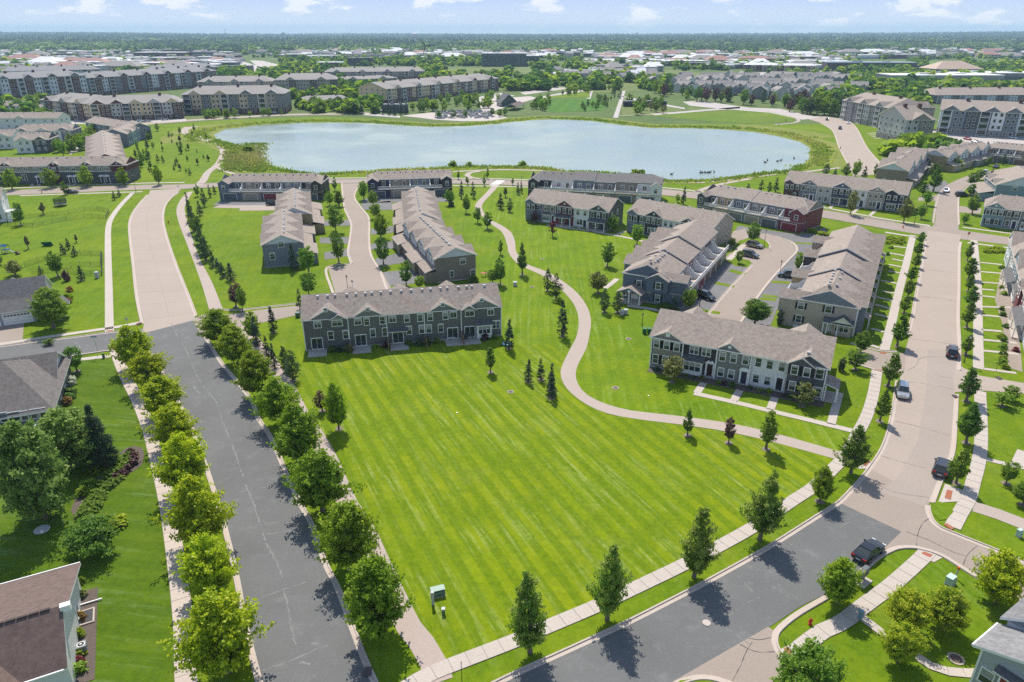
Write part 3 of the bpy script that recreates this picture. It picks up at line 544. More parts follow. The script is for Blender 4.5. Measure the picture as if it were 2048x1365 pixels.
class Bld:
    def __init__(s, name, label, cat, p0, p1, D, ze=6.1, group=None, z=0.0, roof=None):
        A = Vector(G(*p0, z)); B = Vector(G(*p1, z)); s.L = (B-A).length; d = (B-A)/s.L; s.D = D; s.ze = ze; s.roofm = roof or ROOF
        s.A = A; s.d = d; s.n = Vector((-d.y, d.x)); s.rz = math.atan2(d.y, d.x)
        s.root = thing(name, label, cat, (A.x, A.y, 0), s.rz, group); s.rn = 'roof'
    def l2(s, v): v = Vector(v) - s.A; return (v.dot(s.d), v.dot(s.n))
    def hit(s, px, py, face='F', off=0.0):
        r = ray(px, py); o = s.l2((0, 0)); dd = (Vector(r[:2]).dot(s.d), Vector(r[:2]).dot(s.n))
        if face in 'FB': t = (off-o[1])/dd[1]
        else: t = (off-o[0])/dd[0]
        return (o[0]+dd[0]*t, o[1]+dd[1]*t, CAM_H+r[2]*t)
    def put(s, name, me, x, y, z, face='F'): return inst(name, me, s.root, (x, y, z), FACE[face])
    def win(s, px, py, w, h, kind='dh', face='F', off=0.0, shut=False):
        x, y, z = s.hit(px, py, face, off); return s.winl(x, y, z, w, h, kind, face, shut)
    def winl(s, x, y, z, w, h, kind='dh', face='F', shut=False):
        fr, pn = win_mesh(w, h, kind, int(abs(x*13.7+y*7.3+z*5.1+s.L*3)) % 4); o = s.put('sliding_door' if kind == 'door' else 'window', fr, x, y, z, face); inst('pane', pn, o)
        if shut:
            dx, dy = {'F': (1, 0), 'B': (1, 0), 'R': (0, 1), 'L': (0, 1)}[face]; q = w/2+.34
            for sg in (-1, 1): s.put('shutter', shutter_mesh(h), x+dx*q*sg, y+dy*q*sg, z, face)
        return o
    def wall(s, x0, x1, y0, y1, z0, z1, m, name='wall'):
        g = Geo(); g.box(x0, y0, z0, x1, y1, z1); return g.obj(name, m, s.root)
    def gabroof(s, x0, x1, y0, y1, ze, pitch, o=.42, axis='x', hip0=0, hip1=0, wall0=None, wall1=None, th=.2, name=None, m=None):
        # gable or hip roof, ridge along local x (or y); wall0/wall1 fill the gable ends
        if axis == 'x': X0, X1, Y0, Y1 = x0, x1, y0, y1; mk = lambda a, b, c: (a, b, c)
        else: X0, X1, Y0, Y1 = y0, y1, x0, x1; mk = lambda a, b, c: (b, a, c)
        ym = (Y0+Y1)/2; zr = ze + (Y1-Y0)/2*pitch; zl = ze - o*pitch; u = .1
        a0 = X0 + hip0 if hip0 else X0-o; a1 = X1 - hip1 if hip1 else X1+o
        g = Geo(); T = lambda pts: g.slab([mk(*q) for q in (pts if axis == 'x' else pts[::-1])], th, 0, 1)
        T([(X0-o, Y0-o, zl+u), (X1+o, Y0-o, zl+u), (a1, ym, zr+u), (a0, ym, zr+u)]); T([(X1+o, Y1+o, zl+u), (X0-o, Y1+o, zl+u), (a0, ym, zr+u), (a1, ym, zr+u)])
        if hip0: T([(X0-o, Y1+o, zl+u), (X0-o, Y0-o, zl+u), (a0, ym, zr+u)])
        if hip1: T([(X1+o, Y0-o, zl+u), (X1+o, Y1+o, zl+u), (a1, ym, zr+u)])
        ob = g.obj(name or s.rn, [m or s.roofm, WHITE], s.root)
        for wl, xx, sg in ((wall0, X0, 1), (wall1, X1, -1)):
            if wl is None: continue
            q = Geo(); P = [(Y0, ze-.02), (Y1, ze-.02), (ym, zr-.05)]
            q.prism(P, xx+.004*sg, xx+.15*sg, 'x' if axis == 'x' else 'y'); q.obj('gable_wall', wl, s.root)
        return zr
    def gable(s, xc, w, yf, ze, pitch, wm, mainpitch, yeave=0.0, zeave=None, proj=0.0, z0=0.0, o=.35, side=1, win=None, vent=None, body=True, th=.16, m=None):
        # cross gable over the facade (side 1: front, -1: back); proj pushes a walled bay forward of the facade
        zeave = s.ze if zeave is None else zeave; zr = ze + w/2*pitch; Y = lambda y: y if side > 0 else s.D - y
        yb = yeave + max(0, (zr - zeave))/mainpitch; ye = yeave + max(0, (ze-o*pitch - zeave))/mainpitch - (o if ze <= zeave+.05 else 0); f = yf - proj - o*.8
        g = Geo(); u = .13
        A = [(xc-w/2-o, Y(f), ze-o*pitch+u), (xc, Y(f), zr+u), (xc, Y(yb), zr+u), (xc-w/2-o, Y(ye), ze-o*pitch+u)]
        B = [(xc, Y(f), zr+u), (xc+w/2+o, Y(f), ze-o*pitch+u), (xc+w/2+o, Y(ye), ze-o*pitch+u), (xc, Y(yb), zr+u)]
        for q in (A, B): g.slab(q[::-1] if side > 0 else q, th, 0, 1)
        g.obj('gable_roof', [m or s.roofm, WHITE], s.root)
        y = yf-proj; q = Geo(); q.prism([(xc-w/2, ze-.01), (xc+w/2, ze-.01), (xc, zr-.04)], Y(y-.012), Y(y+.12)); q.obj('gable_wall', wm, s.root)
        if proj > 0 and body: q = Geo(); q.box(xc-w/2, min(Y(y), Y(yf)), z0, xc+w/2, max(Y(y), Y(yf))-.003, ze-.02); q.obj('bay_wall', wm, s.root)
        if vent: 
            q = Geo(); 
            if vent == 'round': q.prism([(xc+.3*math.cos(a*math.pi/5), ze+w/2*pitch*.42+.3*math.sin(a*math.pi/5)) for a in range(10)], Y(y-.08), Y(y-.012))
            else: q.prism([(xc-.36, ze+w/2*pitch*.25), (xc+.36, ze+w/2*pitch*.25), (xc+.36, ze+w/2*pitch*.25+.75), (xc-.36, ze+w/2*pitch*.25+.75)], Y(y-.08), Y(y-.012))
            q.obj('gable_vent', WHITE, s.root)
        return zr
    def vents(s, n, pitch, y0=0, y1=None, side=1, x0=.05, x1=.95, pipes=0):
        y1 = s.D if y1 is None else y1; ym = (y0+y1)/2; rs = random.Random(int(s.L*100)); zr = s.ze + (y1-y0)/2*pitch; n = int(n*1.5); pipes = int(pipes*1.6)
        for i in range(n):
            dy = .7; s.put('roof_vent', VENT, s.L*(x0+(x1-x0)*(i+.5)/n)+rs.uniform(-.5, .5), ym - dy*side, zr-dy*pitch+.12, 'F')
        for i in range(pipes):
            dy = rs.uniform(1.5, 3.5); s.put('vent_pipe', PIPE, s.L*(x0+(x1-x0)*rs.random()), ym-dy*side, zr-dy*pitch+.1, 'F')
    def band(s, x0, x1, y, z, h=.2, face='F', name='trim_board'):
        g = Geo(); g.box(x0, y-.05, z, x1, y-.002, z+h); return g.obj(name, WHITE, s.root)
    def post(s, x, y, z0, z1, w=.22, m=None, name='corner_board'):
        g = Geo(); g.box(x-w/2, y-w/2, z0, x+w/2, y+w/2, z1); return g.obj(name, m or WHITE, s.root)
    def pent(s, x0, x1, y, z, d=1.2, rise=.55, m=None, name='pent_roof', posts=False, th=.12):
        g = Geo(); g.slab([(x0, y-d, z), (x1, y-d, z), (x1, y-.01, z+rise), (x0, y-.01, z+rise)], th, 0, 1); ob = g.obj(name, [m or ROOFD, WHITE], s.root)
        if posts:
            for xx in ((x0+.15, x1-.15) if x1-x0 < 4 else (x0+.15, (x0+x1)/2, x1-.15)): s.post(xx, y-d+.2, .1, z-.05, .2, name='porch_post')
        return ob
    def door(s, x, y, z=.25, m=None, w=.95, h=2.1, face='F', surround=True):
        g = Geo(); g.box(-w/2, -.04, 0, w/2, 0, h, 0)
        if surround:
            for a, b in ((-w/2-.3, -w/2), (w/2, w/2+.3)): g.box(a, -.09, 0, b, 0, h+.15, 1)
            g.box(-w/2-.4, -.13, h+.15, w/2+.4, 0, h+.42, 1)
        return s.put_geo('door', g, [m or S_NAVY, WHITE], x, y, z, face)
    def put_geo(s, name, g, mats, x, y, z, face='F'): return s.put(name, g.mesh(name, mats), x, y, z, face)
    def railing(s, x0, x1, y, z, axis='x', h=1.0, name='railing', m=None, step=.16):
        g = Geo(); L = x1-x0; n = max(2, int(L/step))
        bx = (lambda a, b, c, d, e, f: g.box(a, b, c, d, e, f)) if axis == 'x' else (lambda a, b, c, d, e, f: g.box(b, a, c, e, d, f))
        bx(x0, y-.05, z+h-.08, x1, y+.05, z+h); bx(x0, y-.04, z+.08, x1, y+.04, z+.16)
        for i in range(n+1): q = x0+L*i/n; w = .06 if i % 12 == 0 else .03; bx(q-w, y-w*.7, z, q+w, y+w*.7, z+h-.08)
        return g.obj(name, m or WHITE, s.root)
    def shrubs(s, n, y=-.9, x0=.02, x1=.98, hmin=.5, hmax=1.1, lab='', seed=1, gap=()):
        rs = random.Random(seed); k = 0
        for i in range(n):
            x = s.L*(x0+(x1-x0)*(i+.5)/n)+rs.uniform(-.4, .4)
            if any(a < x < b for a, b in gap): continue
            p = s.A + s.d*x + s.n*(y+rs.uniform(-.25, .2)); SHRUBQ.append((p.x, p.y, rs.uniform(hmin, hmax), lab))
SHRUBQ = []
GDK = {k: mat('garage_'+k, c, .5, .06) for k, c in dict(dark=(.1, .115, .13), tan=(.31, .27, .215), red=(.2, .03, .045), white=(.72, .71, .69), brown=(.16, .12, .09), grey=(.2, .19, .18), slate=(.14, .17, .2)).items()}
# ------------------------------------------------------------------ the near grey row (garden side)
TH = 'townhouse row'
b = Bld('townhouse_row', 'dark grey townhouse row with white windows and patios facing the large striped lawn', TH, (612, 703), (1003, 672), 11.4, 6.2, roof=ROOFM)
ux = [b.hit(px, py)[0] for px, py in ((612, 690), (699.5, 680), (775, 670), (850, 665), (923, 660), (1003, 660))]; ux[0] = 0; ux[-1] = b.L
UM = [S_GREY, siding((.142, .136, .122), 'siding_olive'), S_GREY, siding((.138, .133, .121), 'siding_olive_b'), S_GREY]
for i in range(5): b.wall(ux[i], ux[i+1], 0 if i % 2 == 0 else .12, b.D, 0, 6.2, UM[i])
MP = .5
b.gabroof(0, b.L, 0, b.D, 6.25, MP, wall0=S_GREY, wall1=S_GREY, o=.22, th=.16)
for pxl, pxr, pk in (((613, 636), (699, 630), (651, 599)), ((701, 629), (770, 624), (736, 597)), ((853, 618), (920, 614), (884, 590)), ((926, 615), (1003, 611), (961.5, 580))):
    x0 = b.hit(*pxl)[0]+.3; x1 = b.hit(*pxr)[0]-.3; b.gable((x0+x1)/2, x1-x0-.5, 0, 6.27, .56, S_MID, MP, proj=.06, body=False, o=.2)
for px, py in ((651, 620), (735.7, 618.5), (885, 609), (963, 600)): x, y, z = b.hit(px, py); b.winl(x, -.08, z, .6, .6, 'sq')
b.gable(b.hit(676, 628)[0], 2.6, 0, 6.3, .6, S_MID, MP, proj=.5, body=False); b.gable(b.hit(937, 612)[0], 2.4, 0, 6.3, .6, S_MID, MP, proj=.5, body=False)
c5 = lambda x, y: (580+x/3.5, 330+y/3.5)
for x, y, w, h, k in ((190, 1095, 1.2, 1.2, 'sl'), (327, 1085, 1.8, 1.15, 'sl'), (473, 1077, 1.2, 1.2, 'sl'), (535, 1077, .95, 1.4, 'dh'), (645, 1070, .95, 1.4, 'dh'), (715, 1062, 1.2, 1.2, 'sl'), (817, 1060, .95, 1.4, 'dh'), (910, 1055, .95, 1.4, 'dh'), (980, 1047, .95, 1.4, 'dh'), (1087, 1043, .95, 1.4, 'dh'), (1143, 1035, 1.2, 1.2, 'sl'), (1258, 1027, 1.6, 1.15, 'sl'), (1405, 1018, 1.1, 1.2, 'sl'),
    (285, 1195, .95, 1.6, 'dh'), (390, 1188, .95, 1.6, 'dh'), (580, 1176, .95, 1.6, 'dh'), (665, 1170, .95, 1.6, 'dh'), (833, 1158, .95, 1.6, 'dh'), (922, 1152, .95, 1.6, 'dh'), (972, 1148, .95, 1.6, 'dh'), (1055, 1143, .95, 1.6, 'dh'), (1442, 1117, 1.4, 1.5, 'tw')):
    q = b.hit(*c5(x, y)); b.winl(q[0], 0, min(q[2], 5.95-h/2-.15), w, h, k)
for x, y in ((185, 1212), (493, 1190), (755, 1185), (1138, 1147), (1258, 1140)): xx = b.hit(*c5(x, y))[0]; b.winl(xx, 0, 1.4, 1.85, 2.1, 'door')
x0 = b.hit(*c5(682, 1130))[0]; x1 = b.hit(*c5(822, 1130))[0]; b.pent(x0, x1, 0, 2.95, 1.0, .5)
x0 = b.hit(*c5(1300, 1130))[0]; x1 = b.hit(*c5(1412, 1130))[0]; b.wall(x0+.1, x1-.1, -.9, -.01, .2, 3.0, WHITE, 'bay_wall'); b.pent(x0-.1, x1+.1, 0, 3.05, 1.3, .75); b.winl((x0+x1)/2, -.91, 1.95, 2.2, 1.5, 'bay')
for q in ux: b.post(min(max(q, .06), b.L-.06), -.03, .1, 6.0, .16, name='downspout')
b.wall(-.03, b.L+.03, -.05, b.D, -.02, .28, FOUND, 'foundation')
b.vents(13, MP, side=1, pipes=6)
# garage wings behind the ridge
for xc in (8.5, 18.5, 28.5): 
    b.wall(xc-3.4, xc+3.4, b.D, b.D+4.5, 0, 3.2, S_GREY, 'garage_wing'); b.gable(xc, 7, 0, 4.4, .62, S_GREY, MP, side=-1, proj=4.6, zeave=6.2, body=False)
PATIO = roadmat('patio_slab', (.4, .36, .31), .1)
for i, (x, y) in enumerate(((185, 1285), (497, 1260), (760, 1255), (1145, 1225), (1262, 1225))):
    xx = b.hit(*c5(x, 1200))[0]; g = Geo(); g.box(xx-1.7, -3.0, -.04, xx+1.7, -.06, .12); g.obj('patio', PATIO, b.root)
for q in ux[1:5]:
    g = Geo(); [g.box(q-.05, -2.6+i*.27, .05, q+.05, -2.6+i*.27+.24, 1.8) for i in range(9)]; g.box(q-.09, -2.75, 0, q+.09, -2.6, 2.0); g.obj('privacy_screen', mat('cedar_screen', (.2, .13, .075), .8), b.root)
b.shrubs(22, -1.0, .02, .98, .7, 1.2, 'against the dark grey row', 3, gap=[(b.hit(*c5(x, 1200))[0]-1.6, b.hit(*c5(x, 1200))[0]+1.6) for x in (185, 493, 755, 1140, 1258)])
B1 = b
# ------------------------------------------------------------------ the many-coloured row on the right
b = Bld('townhouse_row', 'townhouse row with taupe, dark brown, grey and white fronts behind the curving trail', TH, (1298.6, 733), (1643, 802), 12.2, 6.0)
c8 = lambda x, y: (1240+x/4.096, 600+y/4.096)
e = [b.hit(*c8(x, y))[0] for x, y in ((505, 500), (785, 520), (1065, 560), (1365, 640))]; ux = [0] + e + [b.L]
UM = [S_TAUPE, S_DARK, S_MID, S_WHITE, S_CHAR]
for i in range(5): b.wall(ux[i], ux[i+1], (0, .35, .0, .3, -.05)[i], b.D, 0, 6.0, UM[i])
MP = .47
b.gabroof(0, b.L, 0, b.D, 6.0, MP, wall0=S_TAUPE, wall1=S_CHAR)
b.gable((ux[0]+ux[1])/2, ux[1]-.6, 0, 6.0, .52, S_TAUPE, MP, proj=.08, body=False, vent='sq')
x0, x1 = ux[2], b.hit(*c8(985, 500))[0]; b.gable((x0+x1)/2, x1-x0-.2, 0, 6.0, .66, S_MID, MP, proj=.1, z0=.2, vent='round')
x0, x1 = ux[4], b.hit(*c8(1580, 600))[0]; b.gable((ux[4]+b.L)/2, b.L-ux[4]-.2, 0, 6.0, .55, S_CHAR, MP, proj=.1, body=False); b.gable((x0+x1)/2, x1-x0, 0, 5.9, .62, S_CHAR, MP, proj=.55, z0=.2)
F5 = -.58
for x, y in ((300, 360), (383, 375), (465, 390)): b.win(*c8(x, y), .95, 1.45, 'dh', shut=True)
for x, y in ((290, 483), (372, 497), (455, 510)): b.win(*c8(x, y), .95, 1.55, 'dh', shut=True)
for x, y in ((608, 412), (707, 430)): b.win(*c8(x, y), 1.35, 1.35, 'tw', off=.35)
x, y, z = b.hit(*c8(590, 550), 'F', -.4); b.wall(x-1.65, x+1.65, -.4, .34, .2, 2.8, WHITE, 'bay_wall'); b.winl(x, -.41, 1.75, 2.8, 1.5, 'bay'); b.pent(x-1.9, x+1.9, .35, 2.9, 1.25, .7)
x = b.hit(*c8(735, 565), 'F', .35)[0]; b.door(x, .35, .3, mat('door_maroon', (.05, .02, .02)), surround=True)
g = Geo(); g.prism([(-.95, 0), (-.2, .55), (-.2, .3), (.2, .3), (.2, .55), (.95, 0)], -.2, -.05); b.put_geo('pediment', g, [WHITE], x, .35, 2.75)
for x, y in ((840, 465), (930, 480), (825, 592), (910, 610)): b.win(*c8(x, y), .95, 1.5, 'dh', off=-.1)
b.win(*c8(1030, 495), .95, 1.5, 'dh'); x = b.hit(*c8(1015, 625))[0]; b.door(x, 0, .3, S_NAVY); g = Geo(); g.prism([(.85*math.cos(a*math.pi/8), .5*math.sin(a*math.pi/8)) for a in range(9)], -.12, -.03); b.put_geo('pediment', g, [WHITE], x, 0, 2.75)
for x, y in ((1135, 513), (1228, 530), (1328, 550), (1113, 645), (1207, 663)): b.win(*c8(x, y), .95, 1.5, 'dh', off=.3)
x = b.hit(*c8(1303, 690), 'F', .3)[0]; b.door(x, .3, .3, mat('door_black', (.02, .02, .022)))
for x, y in ((1430, 575), (1530, 595), (1410, 705), (1505, 722)): b.win(*c8(x, y), .95, 1.5, 'dh', off=F5-.08, shut=True)
for x, y in ((1635, 610), (1613, 755)): b.win(*c8(x, y), 1.1, 1.6, 'dh', off=-.05)
for q in ux: b.post(min(max(q, .08), b.L-.08), -.06, .1, 5.9, .2)
b.wall(-.03, b.L+.03, -.07, b.D, -.02, .28, FOUND, 'foundation')
# side porch on the right end
g = Geo(); g.slab([(b.L, -.2, 3.3), (b.L+2.2, -.2, 2.6), (b.L+2.2, 3.8, 2.6), (b.L, 3.8, 3.3)], .15, 0, 1); g.obj('porch_roof', [ROOF, WHITE], b.root); b.post(b.L+2.0, 0, .1, 2.55, .3, name='porch_post'); b.post(b.L+.25, -.1, .1, 2.9, .2, name='porch_post'); b.post(b.L+2.0, 3.6, .1, 2.55, .25, name='porch_post'); b.wall(b.L+.01, b.L+2.2, -.2, 3.8, 0, .2, CONC, 'porch_floor')
for dy, zz in ((5, 4.6), (8.5, 4.6), (7, 1.8)): b.winl(b.L, dy, zz, .9, 1.4, 'dh', 'R')
for i, (px, py) in enumerate(((1596, 672), (1600, 668), (1632, 694), (1631, 699), (1629, 704), (1627, 709))): x, y, z = b.hit(px, py, 'R', (ux[4]+b.L)/2); b.put('roof_vent', VENT, (ux[4]+b.L)/2-.3, min(max(y, .3), 5.5), 6.0+(b.L-ux[4])/2*.55+.1)
# back: garage wings and a hipped bay over the right end
for xc, w in ((4.2, 7), (b.L-4.6, 7.6)): b.wall(xc-w/2, xc+w/2, b.D, b.D+4, 0, 3, UM[0], 'garage_wing'); b.gable(xc, w, 0, 4.3, .6, S_TAUPE, MP, side=-1, proj=4.1, zeave=6.0, body=False)
b.wall(7.8, b.L-8.5, b.D, b.D+2.6, 0, 2.9, S_TAUPE, 'garage_wing'); b.railing(7.8, b.L-8.5, b.D+2.5, 2.95)
b.shrubs(20, -1.1, .03, .97, .45, .8, 'along the many-coloured row', 5, gap=[(q-1, q+1) for q in (b.hit(*c8(735, 600))[0], b.hit(*c8(1015, 640))[0], b.hit(*c8(1303, 700))[0])])
g = Geo(); g.box(.2, -2.2, -.03, b.L+.4, -.08, .035); g.obj('planting_bed', MULCH, b.root)
B2 = b
# ------------------------------------------------------------------ generic rows
def front_row(label, p0, p1, D, units, ze=6.0, mp=.47, name='townhouse_row', vents=5, roof=None, endwin='R', hip=(0, 0), z=0, brick=False):
    b = Bld(name, label, TH, p0, p1, D, ze, z=z, roof=roof); tot = sum(u[1] for u in units); x = 0
    for i, (m, w, kind, low, sh) in enumerate(units):
        w = w*b.L/tot; x1 = x+w; y0 = (0, .12)[i % 2]; b.wall(x, x1, y0, D, 0, ze, m); xc = (x+x1)/2
        if kind == 'g': b.gable(xc, w-.4, y0, ze, .58, m, mp, proj=.14, z0=2.9 if low == 'porch' else .2, vent='round')
        elif kind == 's': b.gable(xc-w*.2, w*.58, y0, ze, .6, m, mp, proj=.5, z0=2.9 if low == 'porch' else .2)
        yy = y0-(.14 if kind == 'g' else 0); nwin = 3 if w > 5.4 else 2
        for k in range(nwin):
            xx = x + w*(k+.5)/nwin*(.92) + w*.04; y2 = y0-.5 if kind == 's' and xx < x+w*.8 else yy
            b.winl(xx, y2-.012, 4.55, .95, 1.45, 'dh', shut=sh)
        if low == 'porch':
            b.pent(x+.2, x1-.2, y0, 2.75, 1.9, .75, posts=True); b.door(x+w*.75, y0, .3, S_NAVY, surround=False); b.winl(x+w*.35, y0, 1.6, 1.8, 1.5, 'tw'); b.wall(x+.2, x1-.2, y0-1.9, y0-.02, 0, .2, CONC, 'porch_floor')
        elif low == 'bay':
            b.wall(x+w*.12, x+w*.6, y0-.5, y0-.01, .2, 2.7, WHITE, 'bay_wall'); b.winl(x+w*.36, y0-.51, 1.7, w*.4, 1.4, 'bay'); b.pent(x+w*.08, x+w*.64, y0, 2.8, .85, .5); b.door(x+w*.82, y0, .3, S_DARK)
        elif low == 'door':
            b.winl(x+w*.3, yy-.012 if kind == 'g' else yy, 1.7, .95, 1.5, 'dh', shut=sh and w > 5); b.door(x+w*.74, yy-.012, .3, S_NAVY); 
            if w > 5: b.winl(x+w*.5, yy-.012, 1.7, .95, 1.5, 'dh')
        else:
            for k in range(2): b.winl(x+w*(.3+.4*k), yy-.012, 1.7, .95, 1.5, 'dh', shut=sh)
        b.post(max(x, .08), y0-.02, .1, ze-.1, .18); x = x1
    b.post(b.L-.08, .1, .1, ze-.1, .18); zr = b.gabroof(0, b.L, 0, D, ze, mp, wall0=units[0][0] if not hip[0] else None, wall1=units[-1][0] if not hip[1] else None, hip0=hip[0], hip1=hip[1])
    b.vents(vents, mp, side=-1, pipes=2)
    for dy, zz in ((D*.25, 4.6), (D*.6, 4.6), (D*.7, 1.8)): b.winl(b.L if endwin == 'R' else 0, dy, zz, .9, 1.3, 'dh', endwin)
    b.wall(-.03, b.L+.03, -.04, D+.03, -.02, .25, FOUND, 'foundation')
    for i in range(3): b.wall(b.L*(.12+.3*i), b.L*(.12+.3*i)+b.L*.22, D, D+2.4, 0, 2.8, units[min(i, len(units)-1)][0], 'garage_wing'); b.railing(b.L*(.12+.3*i), b.L*(.12+.3*i)+b.L*.22, D+2.35, 2.85)
    return b
def rear_row(label, p0, p1, D, units, ze=6.1, mp=.45, deck=3.0, bumps=(), name='townhouse_row', gdoors=None, vents=8, hip=(0, 0), endmat=None, endface=None, roof=None, steps=None):
    b = Bld(name, label, TH, p0, p1, D, ze, roof=roof); tot = sum(u[1] for u in units); x = 0; xs = []
    for i, (m, w, gd) in enumerate(units):
        w = w*b.L/tot; x1 = x+w; xs.append((x, x1)); b.wall(x, x1, .02*(i % 2), D, 0, 2.85, m); b.wall(x, x1, deck, D, 2.85, ze, m, 'upper_wall')
        gw = min(4.6, w-1.1); b.put('garage_door', garage_mesh(gw, 2.25, GDK[gd]), x+w/2-.2, .02*(i % 2)-.003, .05)
        g = Geo(); g.box(x+.02, -.35, 2.86, x1-.02, deck-.01, 3.05); g.obj('deck', WOODD if i % 3 == 1 else CONC, b.root)
        if i not in bumps: b.railing(x+.1, x1-.1, -.28, 3.05)
        b.winl(x+w*.3, deck, 4.6, 1.3, 1.3, 'tw'); b.winl(x+w*.72, deck, 4.15, 1.0, 2.0, 'door')
        if i > 0: g = Geo(); g.prism([(-.3, 3.05), (deck, 3.05), (deck, 5.6), (deck-1.0, 5.5), (deck-1.9, 4.5), (-.3, 4.1)], x-.1, x+.1, 'x'); g.obj('deck_partition', S_WHITE, b.root)
        if i in bumps:
            bw = min(3.6, w*.5); xc = x+bw/2+.05 if i < len(units)/2 else x1-bw/2-.05
            if len(bumps) > 2 or i in (0, len(units)-1) or True: b.gable(xc, bw, deck, ze-.15, .62, m, mp, yeave=deck, proj=deck+.25, z0=2.87); b.winl(xc, -.27, 4.5, 1.0, 1.4, 'dh')
            a0, a1 = (xc+bw/2, x1-.1) if i < len(units)/2 else (x+.1, xc-bw/2); b.railing(a0, a1, -.28, 3.05)
        x = x1
    b.xs = xs; b.rn = 'roof'; b.dz = sum([[q]*n_ for n_, q in (steps or ((len(units), 0),))], [])
    if steps:
        k = 0
        for n, dz in steps:
            x0 = xs[k][0]; xe = xs[k+n-1][1]; ww = units[k][0]; b.gabroof(x0+.02, xe-.02, deck, D, ze+dz, mp, o=.3, wall0=ww, wall1=ww, hip0=hip[0] if k == 0 else 0, hip1=hip[1] if k+n >= len(units) else 0)
            if dz > 0: b.wall(x0, xe, deck+.01, D-.01, ze-.02, ze+dz+.01, ww, 'parapet')
            k += n
    else: b.gabroof(0, b.L, deck, D, ze, mp, wall0=units[0][0], wall1=endmat or units[-1][0], hip0=hip[0], hip1=hip[1])
    b.vents(vents, mp, deck, D, side=1, pipes=5); b.vents(vents//2, mp, deck, D, side=-1)
    b.wall(-.03, b.L+.03, .03, D+.03, -.02, .2, FOUND, 'foundation')
    return b
def lane_row(label, p0, p1, D, n, mats, ze=6.0, mp=.45, end='R', endwins=(), gd='tan', wing=3.2, backgables=True, pale=True, name='townhouse_row', vents=14, roof=None):
    # garages under a lean-to on the lane side (front), cross gables on both sides, gable end to the viewer
    b = Bld(name, label, TH, p0, p1, D, ze, roof=roof); w = b.L/n
    for i in range(n):
        m = mats[i % len(mats)]; x = i*w; b.wall(x, x+w, 0, D, 0, ze, m)
        wing_ = wing; wing = wing_-(i % 2)*.9; b.wall(x+.05, x+w-.05, -wing, -.01, 0, 2.7, m, 'garage_wing'); b.pent(x+.02, x+w-.02, 0, 2.75, wing+.4, .9, m=roof or ROOF, name='garage_roof')
        b.put('garage_door', garage_mesh(min(4.4, w-1.2), 2.2, GDK[gd]), x+w/2-.2, -wing-.003, .05); wing = wing_
        b.gable(x+w/2, w*.72, 0, ze, .5, S_PALE if pale else m, mp, proj=.12, body=False); b.wall(x+w*.14, x+w*.86, -.13, -.005, 3.8, ze-.02, S_PALE if pale else m, 'upper_front')
        b.winl(x+w*.35, -.132, 4.8, 1.0, 1.3, 'dh'); b.winl(x+w*.65, -.132, 4.8, 1.0, 1.3, 'dh')
        if backgables: b.gable(x+w/2, w*.66, 0, ze, .5, m, mp, side=-1, proj=.1, body=False)
        b.winl(x+w*.3, D+.001, 1.5, 1.8, 2.1, 'door', 'B'); b.winl(x+w*.7, D+.001, 4.6, .95, 1.4, 'dh', 'B')
    em = mats[-1] if end == 'R' else mats[0]
    b.gabroof(0, b.L, 0, D, ze, mp, wall0=S_PALE if end == 'L' else mats[0], wall1=S_PALE if end == 'R' else mats[-1])
    b.wall(-.03, b.L+.03, .03, D-.03, -.02, .25, FOUND, 'foundation')
    b.vents(vents, 0, D/2-.1, D/2+.1, side=1); 
    for o in [c for c in b.root.children if c.name.startswith('roof_vent')]: o.location.z = ze + D/2*mp - .15; o.location.y = D/2 - .6
    for px, py, ww, hh, k in endwins: b.win(px, py, ww, hh, k, end, b.L if end == 'R' else 0)
    return b
# left lane, its left row (backs face the lawn): two buildings
def P2(b0, b1): return b0, b1
def ppx(X, Y):     # place -> picture
    dz = -CAM_H; fw = Y*CP - dz*SP; up = Y*SP + dz*CP; return (CXP + FPX*X/fw, CYP - FPX*up/fw)
# garages of this row face the lane on the right: front runs from the near end to the far end
lane_row('slate grey townhouse row with pale gable end beside the lawn left of the lane', ppx(-53.2, 172.6), ppx(-61.4, 200.5), 9.8, 3, [S_SLATE, S_SLATE, S_BLUE], end='L', gd='slate', endwins=((562, 489, 1.3, 1.3, 'sl'), (545, 513, 1.1, 1.7, 'dh')))
lane_row('gold and slate townhouse row behind the slate grey one left of the lane', ppx(-58.8, 202.5), ppx(-66.5, 229.5), 9.8, 3, [S_GOLD, S_SLATE, S_GOLD], end='L', gd='tan', endwins=())
# right row of the same lane: garages face left, front runs from far to near
lane_row('brown townhouse row with a wide pale gable behind the dark grey row', ppx(-30.2, 190.5), ppx(-18.0, 158.3), 9.9, 4, [S_TAN, siding((.2, .165, .135), 'siding_umber'), S_TAN, siding((.21, .175, .145), 'siding_umber_b')], end='R', gd='brown', endwins=((925.5, 523, 1.3, 1.3, 'sl'), (903.5, 548, .8, 1.4, 'dh'), (946, 546, 1.1, 1.7, 'dh')))
lane_row('long brown townhouse row running up to the lake street', ppx(-36.0, 230.0), ppx(-30.0, 193.5), 10.0, 4, [S_TAN, S_TAUPE], end='R', gd='brown', pale=False)
